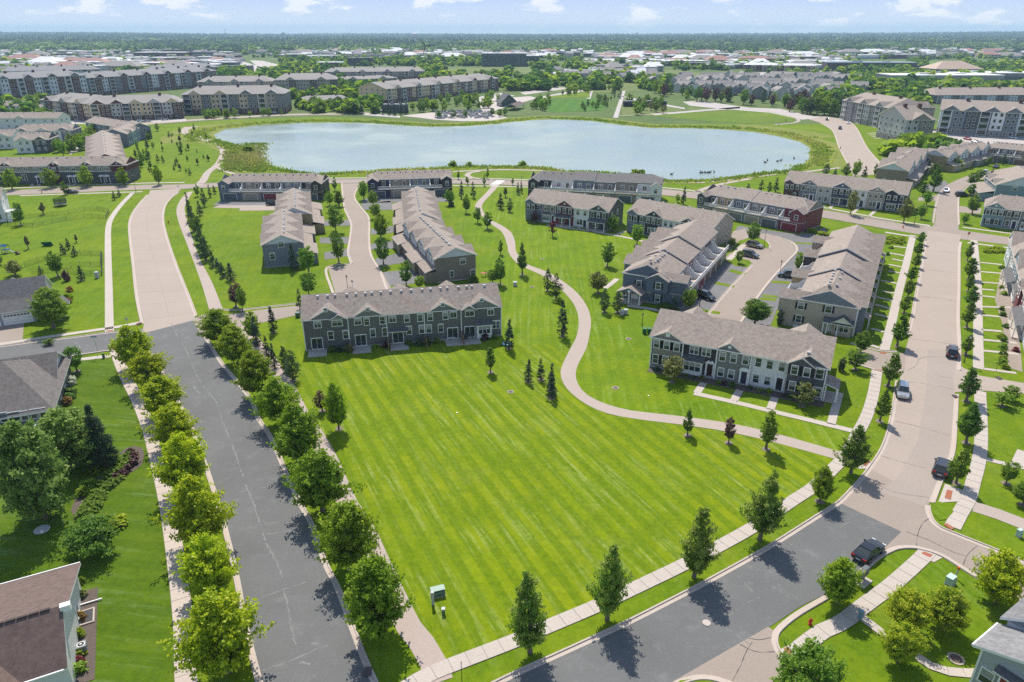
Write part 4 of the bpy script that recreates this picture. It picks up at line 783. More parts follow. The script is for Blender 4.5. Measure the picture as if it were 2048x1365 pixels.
# rows along the lake street
rear_row('townhouse row with blue, tan and red garage doors by the left shore', (441, 401), (645, 401), 11.5, [(S_BLUE, 1.1, 'dark'), (S_TAUPE, 1, 'tan'), (S_CHAR, 1, 'red'), (S_SLATE, 1, 'dark'), (S_DARK, 1.1, 'dark')], bumps=(0, 4), hip=(4, 4))
rear_row('townhouse row with navy corner bays and a car in its garage mouth', (737, 397), (905, 391), 11.5, [(S_NAVY, 1.1, 'dark'), (S_TAUPE, 1, 'tan'), (S_SLATE, 1, 'grey'), (S_DARK, 1.1, 'dark')], bumps=(0, 3), hip=(4, 0))
rear_row('long townhouse row with four stepped dark roofs and white decks at the shore', (1056, 395), (1320, 409), 12, [(S_DARK, 1.1, 'dark'), (S_WHITE, 1, 'grey'), (S_SLATE, 1, 'grey'), (S_MID, 1, 'tan'), (S_TAUPE, 1, 'dark'), (S_WHITE, 1.1, 'dark')], bumps=(0, 5), hip=(3.5, 3.5), steps=((2, 0), (1, .5), (1, .2), (2, .6)), roof=shingle('shingle_slate', (.12, .11, .105), (.19, .178, .168), (.15, .135, .125)))
front_row('townhouse row with a red gable and white porches facing the upper lawn', (1052, 440), (1214, 463.5), 12.0, [(S_SLATE, 1.15, 's', 'win', True), (S_TAUPE, 1, '', 'bay', False), (S_RED, 1.25, 'g', 'porch', True), (S_WHITE, 1.05, '', 'door', False), (S_CHAR, 1.25, 'g', 'porch', True)], vents=3)
front_row('townhouse row with grey, black and white fronts beyond the upper lawn', (1254, 463.5), (1422, 498), 12.2, [(S_SLATE, 1.1, 's', 'win', True), (S_DARK, 1.1, 'g', 'door', False), (S_WHITE, 1.1, '', 'porch', False), (S_DARK, .9, 'g', 'door', False), (S_BEIGE, 1.0, '', 'win', False)], vents=4)
# row ending in a blue corner house, garages towards the right lane
b = rear_row('townhouse row ending in a blue corner house with white decks over the lane', ppx(37.0, 141.4), ppx(56.3, 177.2), 14.0, [(S_BLUE, 1.15, 'red'), (S_TAUPE, 1, 'tan'), (S_RED, 1, 'red'), (S_TAUPE, 1, 'brown'), (S_BEIGE, 1, 'brown'), (S_DARK, 1, 'brown'), (S_BEIGE, 1, 'tan')], bumps=(0,), deck=3.2, hip=(6.0, 0), steps=((2, 0), (2, .45), (3, 1.0)), vents=14)
b.post(.1, .1, .1, 2.9, .2); b.post(.1, b.D-.1, .1, 6, .2)
for px, py, w, h in ((1278, 567.5, 1.0, 1.3), (1316.5, 572.5, 1.0, 1.5), (1315, 597, 1.0, 1.5)):
    x, y, z = b.hit(px, py, 'L', 0); b.winl(0, y, z, w, h, 'dh', 'L', shut=True)
x, y, z = b.hit(1300, 576, 'L', 0); b.winl(0, y, z, .6, 2.2, 'dh', 'L')
b.wall(-1.0, -.005, 3.5, 8.2, 3.0, 5.95, S_BLUE, 'bay_wall')
x, y, z = b.hit(1316.5, 572.5, 'L', -1.0); b.winl(-1.005, y, z, 1.0, 1.4, 'dh', 'L', shut=True)
g = Geo(); o = .3; yc = 5.85; g.slab([(-1.4, 3.2, 5.9), (-1.4, yc, 7.3), (3.2, yc, 7.3), (-.1, 3.2, 5.9)], .15, 0, 1); g.slab([(-1.4, yc, 7.3), (-1.4, 8.5, 5.9), (-.1, 8.5, 5.9), (3.2, yc, 7.3)], .15, 0, 1); g.obj('gable_roof', [ROOF, WHITE], b.root); g = Geo(); g.prism([(3.5, 5.9), (8.2, 5.9), (yc, 7.2)], -1.0, -.9, 'x'); g.obj('gable_wall', S_BLUE, b.root)
y = b.hit(1266, 597, 'L', 0)[1]; y0, y1 = y-2.6, y+2.6; g = Geo(); g.slab([(-3.4, y0-.3, 2.6), (-3.4, y, 3.9), (0, y, 3.9), (0, y0-.3, 2.6)], .14, 0, 1); g.slab([(-3.4, y, 3.9), (-3.4, y1+.3, 2.6), (0, y1+.3, 2.6), (0, y, 3.9)], .14, 0, 1); g.obj('porch_roof', [ROOF, WHITE], b.root)
g = Geo(); g.prism([(y0, 2.6), (y1, 2.6), (y, 3.75)], -3.1, -3.0, 'x'); g.obj('gable_wall', S_BLUE, b.root); g = Geo(); g.prism([(y+.35*math.cos(a*math.pi/5), 3.0+.35*math.sin(a*math.pi/5)) for a in range(10)], -3.18, -3.1, 'x'); g.obj('gable_vent', WHITE, b.root)
for yy in (y0+.2, y, y1-.2): b.post(-2.95, yy, .1, 2.6, .25, name='porch_post')
b.door(0, y-.3, .3, WHITE, face='L'); b.winl(0, y+1.7, 1.5, 1.4, 1.4, 'tw', 'L'); b.wall(-3.2, -.01, y0, y1, 0, .2, CONC, 'porch_floor')
# upper-storey cross gables on its lawn side
for i in range(5): z_ = 6.12+b.dz[i+1]; b.gable(b.xs[i+1][0]+2.9, 5.2, 0, z_, .55, S_SLATE, .45, yeave=0, zeave=z_-.02, side=-1, proj=2.2, z0=.2)
rear_row('townhouse row ending in a red corner house with a red garage door', (1392, 426), (1600, 467.5), 13.5, [(S_CHAR, 1.0, 'grey'), (S_GOLD, 1, 'tan'), (S_SLATE, 1, 'grey'), (S_TAUPE, 1, 'tan'), (S_SLATE, 1, 'dark'), (S_RED, 1.25, 'red')], bumps=(0, 5), hip=(3, 4), endmat=None, steps=((2, 0), (1, .3), (3, .15)))
# beige end of the row along the right street: garages face the lane on the left (front runs far to near)
b = rear_row('long beige townhouse row beside the right street, door and window in its near end', ppx(82.0, 182.5), ppx(54.4, 133.0), 14.4, [(S_DARK, 1, 'tan'), (S_TAUPE, 1, 'tan'), (S_SLATE, 1, 'tan'), (S_DARK, 1, 'tan'), (S_SLATE, 1, 'tan'), (S_GOLD, 1, 'tan'), (S_SLATE, 1, 'grey'), (S_BEIGE, 1.2, 'tan')], bumps=(1, 3, 5, 7), deck=3.2, steps=((2, .3), (2, 1.2), (2, .5), (2, 0)), hip=(0, 5.5), vents=16)
L = b.L
for px, py, w, h in ((1602, 612, 1.05, 1.45), (1657, 619, 1.05, 1.4), (1597, 638, 1.0, 1.4)): x, y, z = b.hit(px, py, 'R', L); b.winl(L, y, z, w, h, 'dh', 'R', shut=True)
ya = b.hit(1652, 650, 'R', L)[1]; yb = b.hit(1703, 650, 'R', L)[1]; ya, yb = min(ya, yb), max(ya, yb)
g = Geo(); g.slab([(L+1.7, ya-.6, 2.65), (L+1.7, yb+.5, 2.65), (L, yb+.5, 3.35), (L, ya-.6, 3.35)], .14, 0, 1); g.obj('porch_roof', [ROOFD, WHITE], b.root)
ym = b.hit(1686, 645, 'R', L)[1]; g = Geo(); g.slab([(L, ym, 4.3), (L+2.0, ym, 4.3), (L+2.0, ym-2, 2.9), (L, ym-2, 2.9)], .12, 0, 1); g.slab([(L, ym+2, 2.9), (L+2.0, ym+2, 2.9), (L+2.0, ym, 4.3), (L, ym, 4.3)], .12, 0, 1); g.prism([(ym-1.6, 2.95), (ym+1.6, 2.95), (ym, 4.1)], L+1.5, L+1.6, 'x', 1); g.obj('gable_roof', [ROOFD, WHITE], b.root)
b.door(L, ya+1.2, .3, S_WHITE, face='R'); b.wall(L, L+.8, ym-1.7, ym+1.7, 0, 2.7, S_BEIGE, 'bay_wall'); b.winl(L+.805, ym, 1.7, 2.4, 1.5, 'bay', 'R')
for yy in (ya-.4, ya+.3, ya+2.2): b.post(L+1.5, yy, .1, 2.6, .2, name='porch_post')
b.post(L-.1, b.D-.1, .1, 6, .22); b.post(L-.1, .1, .1, 2.8, .2)
for i in range(8):      # street side: cross gables and small porches
    x0, x1 = b.xs[i]; xc = (x0+x1)/2
    z_ = 6.12+b.dz[i]; b.gable(xc, 5.2, 0, z_, .6, (S_TAUPE, S_SLATE, S_BEIGE)[i % 3], .45, side=-1, zeave=z_-.02, proj=1.2, z0=.2)
    b.winl(xc-1, b.D+1.22, 4.6, .95, 1.4, 'dh', 'B'); b.winl(xc+1, b.D+1.22, 4.6, .95, 1.4, 'dh', 'B')
    g = Geo(); g.slab([(x0+.4, b.D, 3.3), (x0+.4, b.D+2.3, 2.6), (x0+3.6, b.D+2.3, 2.6), (x0+3.6, b.D, 3.3)][::-1], .14, 0, 1); g.obj('porch_roof', [ROOF, WHITE], b.root)
    for xx in (x0+.6, x0+3.4): b.post(xx, b.D+2.1, .1, 2.6, .22, name='porch_post')
front_row('long townhouse row with brown, navy and white fronts past the red corner house', (1565, 397.5), (1806, 426), 12.5, [(siding((.09, .06, .055), 'siding_umber_c'), 1.0, 's', 'win', True), (S_SLATE, 1, 'g', 'door', False), (S_LIGHT, .9, '', 'win', False), (S_BLUE, 1.15, 'g', 'porch', True), (S_WHITE, .9, '', 'door', False), (S_BEIGE, 1.0, 'g', 'door', False), (S_NAVY, 1.15, 's', 'bay', True)], vents=4, endwin='R')
# houses beyond the right crossing
def end_house(label, l, r, peak, far, ze, mats, rise=None, gw=(), wing=None, D=None, name='townhouse_row', roof=None, zb=0, n=3):
    # gable end towards the viewer between eave pixels l, r at height ze; ridge runs away to pixel far
    A = Vector(G(*l, ze)); B = Vector(G(*r, ze)); wd = (B-A).length; d = (B-A)/wd; nn = Vector((-d.y, d.x)); zr = ze + wd/2*.45
    Fp = Vector(G(*far, zr)); L = max(8, (Fp-(A+B)/2).dot(nn)) if D is None else D
    b = Bld(name, label, TH, ppx(*A), ppx(*B), L, ze, roof=roof)
    b.wall(0, b.L, 0, L, 0, ze, mats[0]); b.gabroof(0, b.L, 0, L, ze, .45, axis='y', wall0=mats[1] if len(mats) > 1 else mats[0], wall1=mats[0])
    for px, py, w, h, k in gw: b.win(px, py, w, h, k)
    b.post(.05, .0, .1, ze-.1, .18); b.post(b.L-.05, 0, .1, ze-.1, .18)
    for sd, yy in ((0, -.002), ): pass
    for i in range(n):
        y0 = L*(i+.5)/n; w = L/n*.62; zz = ze + w/2*.5
        for sg, xf in ((-1, 0), (1, b.L)):
            o = .3; xin = xf - sg*(zz-ze)/.45; g = Geo(); A_ = [(xf+sg*.5, y0-w/2-o, ze-.15+.13), (xf+sg*.5, y0, zz+.13), (xin, y0, zz+.13), (xf+sg*.3, y0-w/2-o, ze-.15+.13)]; B_ = [(xf+sg*.5, y0, zz+.13), (xf+sg*.5, y0+w/2+o, ze-.15+.13), (xf+sg*.3, y0+w/2+o, ze-.15+.13), (xin, y0, zz+.13)]
            for q in (A_, B_): g.slab(q if sg > 0 else q[::-1], .15, 0, 1)
            g.prism([(y0-w/2, ze-.1), (y0+w/2, ze-.1), (y0, zz)], xf, xf+sg*.1, 'x', 2); g.obj('gable_roof', [b.roofm, WHITE, mats[0]], b.root)
            f = 'R' if sg > 0 else 'L'; b.winl(xf+sg*.002, y0-.9, 4.5, .95, 1.4, 'dh', f); b.winl(xf+sg*.002, y0+.9, 4.5, .95, 1.4, 'dh', f)
    if wing:
        x0, x1, hw = wing; b.wall(x0, x1, .6, L-.4, 0, hw, mats[0], 'garage_wing'); g = Geo(); s0 = (hw+1.1, hw) if x1 > b.L*.6 else (hw, hw+1.1)
        g.slab([(x0-.3 if x0 < 0 else x0, .2, s0[0]), (x1+.3 if x1 > b.L else x1, .2, s0[1]), (x1+.3 if x1 > b.L else x1, L, s0[1]), (x0-.3 if x0 < 0 else x0, L, s0[0])], .15, 0, 1); g.obj('garage_roof', [b.roofm, WHITE], b.root)
        for i in range(n): b.put('garage_door', garage_mesh(4.2, 2.1, GDK['brown']), x1+.003 if x1 > b.L else x0-.003, L*(i+.5)/n, .05, 'R' if x1 > b.L else 'L')
    rs = random.Random(5)
    for i in range(8): b.put('roof_vent', VENT, b.L/2+.6, L*(i+.5)/8, zr-.2)
    return b
lane_row('brown townhouse row with a pale gable end near the lakeside street', (1809, 374.5), (1850, 336), 10.8, 3, [S_TAN, S_TAN, S_TAUPE], end='L', gd='brown', endwins=((1768, 361, 1.2, 1.2, 'sl'),), vents=8)
lane_row('gold gable-ended townhouse row behind trees right of the lakeside street', (1887, 343), (1976, 322), 10.2, 4, [S_GOLD, S_GOLD, S_SLATE, S_BLUE], end='L', gd='tan', endwins=((1857, 318, 1.3, 1.3, 'sl'),), vents=8)
rear_row('brown townhouse row with white valley flashings at the right picture edge', (1958, 322), (2090, 336), 12, [(S_TAN, 1, 'brown'), (S_BLUE, 1, 'brown'), (S_TAN, 1, 'brown'), (S_SLATE, 1, 'brown')], bumps=(0, 2), hip=(4, 0))
end_house('teal gable-ended house right of the far crossing', (1993, 370), (2120, 378), (2050, 340), (2070, 325), 6.0, [S_TEAL, S_PALE], gw=((2030, 378, 1.2, 1.3, 'sl'),), D=18, n=2, wing=(-4.2, 0.05, 2.8))
front_row('teal and grey townhouse row with black shutters at the far crossing', (1960, 452), (2110, 470), 12, [(S_TEAL, 1.25, 'g', 'win', True), (S_MID, .9, '', 'door', True), (S_MID, 1.2, 'g', 'bay', False), (S_BLUE, 1, '', 'door', False)], vents=3, hip=(3, 0))
# row on the far side of the right street: fronts face left
b = front_row('pale townhouse row with white porches at the right picture edge', (2008, 520), (2062, 765), 12, [(S_PALE, 1, 'g', 'win', False), (S_LIGHT, 1, '', 'door', False), (S_TEAL, 1.2, 'g', 'porch', False), (S_LIGHT, 1, '', 'bay', False), (S_RED, .8, 's', 'win', False), (S_WHITE, 1.2, 'g', 'porch', False), (S_PALE, 1, '', 'win', False), (S_LIGHT, 1.1, 'g', 'bay', True)], vents=6, hip=(4, 0))
BL = b
# upper left rows
LR = siding((.1, .02, .025), 'siding_crimson'); S_KHAKI = siding((.27, .26, .19), 'siding_khaki')
b = Bld('townhouse_row', 'long grey and khaki townhouse row with dark red gables in the upper left', TH, (-60, 370), (259, 366), 11, 7.0)
n = 10
for i in range(n):
    x0, x1 = b.L*i/n, b.L*(i+1)/n; b.wall(x0, x1, 0, b.D, 0, 4.6, S_CHAR); b.wall(x0, x1, .05, b.D, 4.6, 7.0, S_KHAKI if i < 9 else LR, 'upper_wall')
    for k in (.3, .7): b.winl(x0+(x1-x0)*k, .05, 5.7, 1.4, 1.1, 'tw')
    if i % 2 == 1: b.winl((x0+x1)/2, 0, 2.6, 1.9, 2.0, 'tw')
    else:
        for k in (.35, .7): b.door(x0+(x1-x0)*k, 0, .3, S_NAVY); b.pent(x0+(x1-x0)*k-.9, x0+(x1-x0)*k+.9, 0, 2.75, .9, .5, m=WHITE)
    if i in (2, 5, 7): b.gable((x0+x1)/2, 4.6, 0, 7.0, .6, LR, .45, proj=.1, body=False, vent='sq')
    if i == 5: b.wall((x0+x1)/2-1.2, (x0+x1)/2+1.2, -.5, -.01, .6, 7.0, LR, 'bay_wall'); b.winl((x0+x1)/2, -.51, 5.7, 1.5, 1.4, 'tw'); b.winl((x0+x1)/2, -.51, 2.8, 1.6, 1.8, 'tw')
    if i == 9: b.gable((x0+x1)/2-.2, 5.0, 0, 7.0, .6, LR, .45, proj=.3, z0=4.6, vent='round')
b.band(0, b.L, -.002, 4.5, .25); b.gabroof(0, b.L, 0, b.D, 7.0, .45, wall0=LR, wall1=LR, hip1=4); b.vents(8, .45, pipes=5)
def far_row(label, p0, p1, D, ze, mats, z=0, axis='x', mp=.42, gables=3, hip=(0, 0), win=True, roof=None, name='townhouse_row', side=None):
    b = Bld(name, label, TH, p0, p1, D, ze, z=z, roof=roof); n = len(mats)
    for i, m in enumerate(mats):
        b.wall(b.L*i/n, b.L*(i+1)/n, .02*(i % 2), D, 0, ze, m)
        if win:
            for k in (.3, .7):
                b.winl(b.L*(i+k)/n, .02*(i % 2), ze-1.5, 1.2, 1.3, 'tw'); b.winl(b.L*(i+k)/n, .02*(i % 2), 1.7, 1.2, 1.4, 'tw')
    for k in range(2): b.winl(b.L, D*(.3+.4*k), ze-1.5, 1.1, 1.3, 'dh', 'R'); b.winl(0, D*(.3+.4*k), ze-1.5, 1.1, 1.3, 'dh', 'L')
    b.gabroof(0, b.L, 0, D, ze, mp, wall0=mats[0], wall1=mats[-1], hip0=hip[0], hip1=hip[1])
    for i in range(gables): b.gable(b.L*(i+.5)/gables, min(5, b.L/gables*.7), 0, ze, .55, mats[i % n], mp, proj=.2, body=False); b.gable(b.L*(i+.5)/gables, min(5, b.L/gables*.7), 0, ze, .55, mats[i % n], mp, proj=.2, body=False, side=-1)
    b.vents(5, mp)
    return b
far_row('zigzag-roofed townhouse row with a red end wall beside the meadow', (258, 352), (243, 298), 14, 6.5, [LR, S_WHITE, S_SLATE, S_WHITE], gables=6, z=0)
far_row('pale blue townhouse row above the meadow at the upper left', (258, 294), (294, 274), 12, 6.5, [S_BLUE, S_TEAL, S_TEAL, S_BLUE], gables=3)
far_row('grey townhouse row with slanted roof seams under the tan apartments', (176, 266), (262, 282), 12, 6.3, [S_BLUE, S_SLATE, S_BLUE, S_SLATE], gables=0)
far_row('white-walled long house under the tan apartments on the left', (-30, 258), (120, 258), 13, 6.3, [S_WHITE]*4, gables=1)
far_row('grey house group with white gables behind the left townhouse rows', (30, 287), (150, 284), 13, 6.2, [S_SLATE, S_WHITE, S_SLATE, S_WHITE, S_SLATE], gables=3, hip=(4, 4))
far_row('dark green gabled house behind the long red-gabled row', (36, 307), (103, 305), 13, 6.2, [S_WHITE, S_CHAR], gables=2, hip=(0, 3))
far_row('grey double-roofed house at the left edge behind the red-gabled row', (-40, 300), (30, 298), 13, 6.2, [S_CHAR, S_WHITE], gables=2)
far_row('small pale blue house at the upper left edge', (-40, 228), (43, 229), 12, 6, [S_PALE, S_PALE], gables=0)
far_row('small grey house with a white dormer left of the tan apartments', (74, 232), (115, 236), 10, 5.5, [S_TEAL, S_WHITE], gables=1)
# white house cut by the left edge
b = far_row('tall white house with a deck at the left edge of the picture', (-70, 452), (14, 444), 12, 7.2, [S_WHITE, S_WHITE], gables=1)
b.wall(b.L, b.L+4, 1, 5, 2.6, 2.8, WHITE, 'deck'); b.railing(b.L, b.L+4, 1.05, 2.8); b.post(b.L+3.8, 1.2, 0, 2.6, .2, name='deck_post')
for k in range(7): b.wall(b.L+.5, b.L+1.7, 1-.3*(k+1), 1-.3*k, 2.3-.38*k, 2.55-.38*k, WHITE, 'stair_step')
# ------------------------------------------------------------------ single houses
S_N1 = siding((.3, .31, .33), 'siding_fog')
b = Bld('house', 'single-storey house with black roof and white garage door behind the side street', 'house', (-110, 662), (98, 632), 13, 2.9, roof=ROOFD)
b.wall(0, b.L, 0, b.D, 0, 2.9, S_N1); b.gabroof(0, b.L, 0, b.D, 2.9, .62, wall0=S_PALE, wall1=S_PALE)
xg = b.hit(35, 640)[0]; b.wall(xg-8, xg+4.2, -2.5, -.01, 0, 2.9, S_N1, 'garage_wing'); b.gable(xg+6.2, 7.0, 0, 2.9, .75, S_CHAR, .62, proj=2.2, body=False, vent=None)
g = Geo(); g.slab([(xg-8.4, -2.9, 2.9), (xg+4.4, -2.9, 2.9), (xg+4.4, .6, 3.5+.9), (xg-8.4, .6, 3.5+.9)], .2, 0, 1); g.obj('garage_roof', [ROOFD, WHITE], b.root)
b.put('garage_door', garage_mesh(4.9, 2.3, GDK['white'], True), xg+.6, -2.503, .05); b.put('garage_door', garage_mesh(4.9, 2.3, GDK['white'], True), xg-5, -2.503, .05); b.door(xg+6.4, 0, .3, S_DARK); b.post(xg+3.4+1.2, -2.2, .1, 2.8, .35, name='porch_post'); b.post(xg+8.6, -2.2, .1, 2.8, .35, name='porch_post')
b.gable(4, 7, 0, 2.9, .6, S_PALE, .62, side=-1, proj=1.5); b.gable(11, 7, 0, 2.9, .6, S_PALE, .62, side=-1, proj=1.5)
HN1 = b
b = Bld('house', 'house with a wide brown-grey hipped roof and white window band at the left edge', 'house', (-150, 900), (112, 853), 19.5, 3.3, roof=shingle('shingle_grey_brown', (.10, .088, .08), (.17, .152, .14), (.135, .115, .1)))
b.wall(0, b.L, 0, b.D, 0, 3.3, S_GREY); b.gabroof(0, b.L, 0, b.D, 3.3, .47, hip0=7, hip1=6.6, o=.6)
b.gabroof(b.L-13.5, b.L-.6, 9.0, b.D-.2, 3.4, .6, o=.5, wall1=S_PALE)
for px, py, w in ((8, 835, .9), (28, 834, 1.5), (48, 832, .9), (70, 828, 1.0), (84, 826, 1.0)): b.win(px, py, w, 1.35, 'dh')
b.post(b.L-.1, -.05, .1, 3.2, .25); 
for dy in (4, 7.5, 12, 15): b.winl(b.L, dy, 1.8, 1.0, 1.4, 'dh', 'R')
b.wall(b.L-4.5, b.L-2, -2.2, -.01, .5, .7, WHITE, 'porch_floor'); b.railing(b.L-4.5, b.L-2, -2.15, .7); b.railing(-2.15, 0, b.L-2.05, .7, axis='y'); b.post(b.L-4.4, -2.1, 0, 1.8, .2, name='porch_post'); b.post(b.L-2.1, -2.1, 0, 1.8, .2, name='porch_post')
g = Geo(); g.cyl(0, 0, 0, .8, .06, n=6); b.put_geo('vent_pipe', g, [WHITE], b.L-5, b.D*.62, 6.2)
HN2 = b
# house in the lower left corner: red-brown shingles, white gable wall
b = Bld('house', 'white-sided house with red-brown shingle roof in the lower left corner', 'house', ppx(-62.2, 34.1), ppx(-39.9, 45.6), 14, 3.2, roof=ROOFB); L = b.L
b.wall(0, L, 0, b.D, 0, 3.2, S_WHITE); g = Geo(); yr, zr, u = 4.5, 6.0, .1
g.slab([(-.4, -.5, 3.0+u), (L+.1, -.5, 3.0+u), (L+.1, yr, zr+u), (-.4, yr, zr+u)], .2, 0, 1); g.slab([(L+.55, b.D+.5, 3.0+u), (-.4, b.D+.5, 3.0+u), (-.4, yr, zr+u), (L+.55, yr, zr+u)], .2, 0, 1); g.obj('roof', [ROOFB, WHITE], b.root)
g = Geo(); g.prism([(0, 3.18), (b.D, 3.18), (yr, zr-.05)], L-.15, L-.004, 'x'); g.obj('gable_wall', S_WHITE, b.root)
g = Geo(); g.box(L-.1, yr-.5, zr-.4, L+.75, yr+.1, zr+.28); g.obj('rake_box', WHITE, b.root)
g = Geo(); [g.box(0+i*.9, yr-.12, zr+.06, .8+i*.9, yr+.12, zr+.2) for i in range(int(L/.9))]; g.obj('ridge_vent', mat('ridge_vent_dark', (.05, .035, .03)), b.root)
g = Geo(); g.slab([(L-6.2, -.5, 3.55), (L-5.85, -.5, 3.55), (L-5.85, yr, zr+.5), (L-6.2, yr, zr+.5)], .5, 0, 0); g.obj('party_wall_cap', WHITE, b.root)
g = Geo(); g.box(-.4, -.62, 3.02, L-.2, -.5, 3.16); g.obj('gutter', WHITE, b.root); g = Geo(); g.box(-.4, b.D+.5, 3.02, L+.5, b.D+.62, 3.16); g.obj('gutter', WHITE, b.root)
for xc in (L-9.3, L-4.9+.0): b.gable(xc, 2.4, 0, 3.2, .7, S_WHITE, .4, proj=1.4, zeave=3.2, body=True)
g = Geo(); g.box(L+.01, 8.2, -.3, L+1.35, 10.4, .16); g2 = Geo(); b.wall(L+.2, L+1.2, 8.35, 10.25, .1, .17, DKTRIM, 'window_well'); g.obj('window_well_wall', KERBM, b.root)
g = Geo(); g.box(L+.01, 11.3, .1, L+2.0, 11.42, .22); g.obj('downspout', WHITE, b.root)
b.winl(L, 9.3, 1.2, 1.2, 1.0, 'sl', 'R'); g = Geo(); g.box(L+.02, .4, -.03, L+1.55, b.D-.4, .03); g.obj('planting_bed', MULCH, b.root)
HN3 = b
# corner of a grey house, lower right
S_GB = siding((.36, .38, .4), 'siding_bluegrey'); S_BR = siding((.2, .035, .025), 'siding_brickred')
b = Bld('house', 'pale grey house corner with grey shingles and a red gable front at the lower right', 'house', ppx(42.25, 46.3), ppx(42.25+.545*12, 46.3-.84*12), 14, 4.6, roof=ROOFG); L = b.L
g = Geo(); g.prism([(0, 0), (8, 0), (8, 7.6), (0, 4.55)], 0, 4.1); g.obj('wall', S_GB, b.root); b.wall(.02, 8, 4.1, 14, 0, 5.3, S_GB, 'rear_wall')
g = Geo(); g.slab([(-.6, -.5, 4.5), (8, -.5, 7.8), (8, 4.1, 7.8), (-.6, 4.1, 4.5)], .28, 0, 1); g.obj('roof', [ROOFG, WHITE], b.root)
g = Geo(); g.slab([(-.6, 4.0, 5.3), (6, 4.0, 9.6), (6, 14.5, 9.6), (-.6, 14.5, 5.3)], .3, 0, 1); g.obj('upper_roof', [shingle('shingle_grey_upper', (.13, .13, .13), (.21, .205, .205), (.165, .16, .16)), WHITE], b.root)
g = Geo(); g.box(-.72, -.5, 4.3, -.6, 4.1, 4.5); g.obj('gutter', WHITE, b.root)
b.wall(2.1, 7.5, -.6, -.01, 0, 3.4, S_BR, 'bay_wall'); g = Geo(); g.box(2.0, -.66, 0, 2.14, -.55, 3.4); g.box(2.0, -.7, 3.3, 7.6, -.5, 3.5); g.obj('trim_board', WHITE, b.root); b.pent(1.5, 7.8, 0, 3.55, .95, .25)
for x in (3.0, 5.0, 6.6): b.winl(x, -.605, 1.9, 1.0, 1.5, 'dh')
b.winl(1.0, 0, 1.7, 1.0, 1.5, 'dh'); b.post(.06, -.02, .05, 4.4, .16); b.put('vent_pipe', PIPE, 2.4, 1.8, 5.7)
# ================================================================== TREES
BARK = mat('bark', (.16, .125, .095), .95, .3, 6)
LM = dict(
    yellow=leafmat('leaves_yellowing', (.15, .23, .008), (.31, .395, .010), (.47, .50, .016), .46, .03),
    green=leafmat('leaves_maple', (.10, .175, .010), (.215, .315, .016), (.37, .42, .03), .46, .05),
    pyramid=leafmat('leaves_bronze_tipped', (.065, .135, .018), (.17, .28, .028), (.34, .35, .09), .44, .05),
    linden=leafmat('leaves_dark', (.06, .13, .016), (.13, .225, .025), (.24, .315, .052), .38, .08),
    light=leafmat('leaves_fresh', (.085, .175, .015), (.19, .31, .028), (.33, .41, .06), .46, .08),
    spruce=leafmat('needles_blue', (.025, .055, .03), (.052, .092, .05), (.105, .155, .09), .18, .05),
    pine=leafmat('needles_pine', (.03, .06, .026), (.066, .115, .04), (.135, .19, .075), .2, .05),
    purple=leafmat('leaves_purple', (.06, .03, .03), (.125, .062, .06), (.2, .11, .095), .3, .04),
    red=leafmat('leaves_red', (.09, .02, .025), (.2, .035, .05), (.28, .08, .08), .3, .04),
    olive=leafmat('leaves_olive', (.10, .125, .03), (.21, .225, .06), (.34, .31, .13), .4, .06),
    lime=leafmat('leaves_lime', (.18, .27, .012), (.31, .40, .018), (.52, .52, .04), .46, .04),
    orange=leafmat('leaves_orange', (.15, .085, .025), (.33, .19, .045), (.48, .31, .11), .3, .05),
    bloom=leafmat('blossom_white', (.15, .2, .06), (.5, .52, .38), (.75, .74, .62), .2, .03),
    reed=leafmat('reeds', (.13, .21, .02), (.2, .27, .035), (.33, .28, .11), .5, .02),
    willow=leafmat('leaves_willow', (.085, .155, .028), (.18, .275, .05), (.30, .37, .10), .38, .05),
    wood=leafmat('leaves_far_wood', (.035, .07, .03), (.055, .10, .038), (.085, .135, .05), .3, .05))
PROF = dict(
    round=lambda t: np.sqrt(np.clip(1-(2*t-.92)**2/1.12, 0, 1)),
    maple=lambda t: np.clip(np.sin(np.pi*np.clip(t*.9+.08, 0, 1))**.7, 0, 1)*(1-.25*np.clip(t-.5, 0, 1)),
    oval=lambda t: np.clip((t/.3), 0, 1)**.6*np.clip((1.03-t)/.72, 0, 1)**.75,
    cone=lambda t: np.clip(1-t, 0, 1)**.85*np.clip(.55+t*4, 0, 1),
    column=lambda t: np.clip(np.sin(np.pi*np.clip(t*.93+.06, 0, 1)), 0, 1)**.4,
    dome=lambda t: np.sqrt(np.clip(1-t*t*.96, 0, 1)))
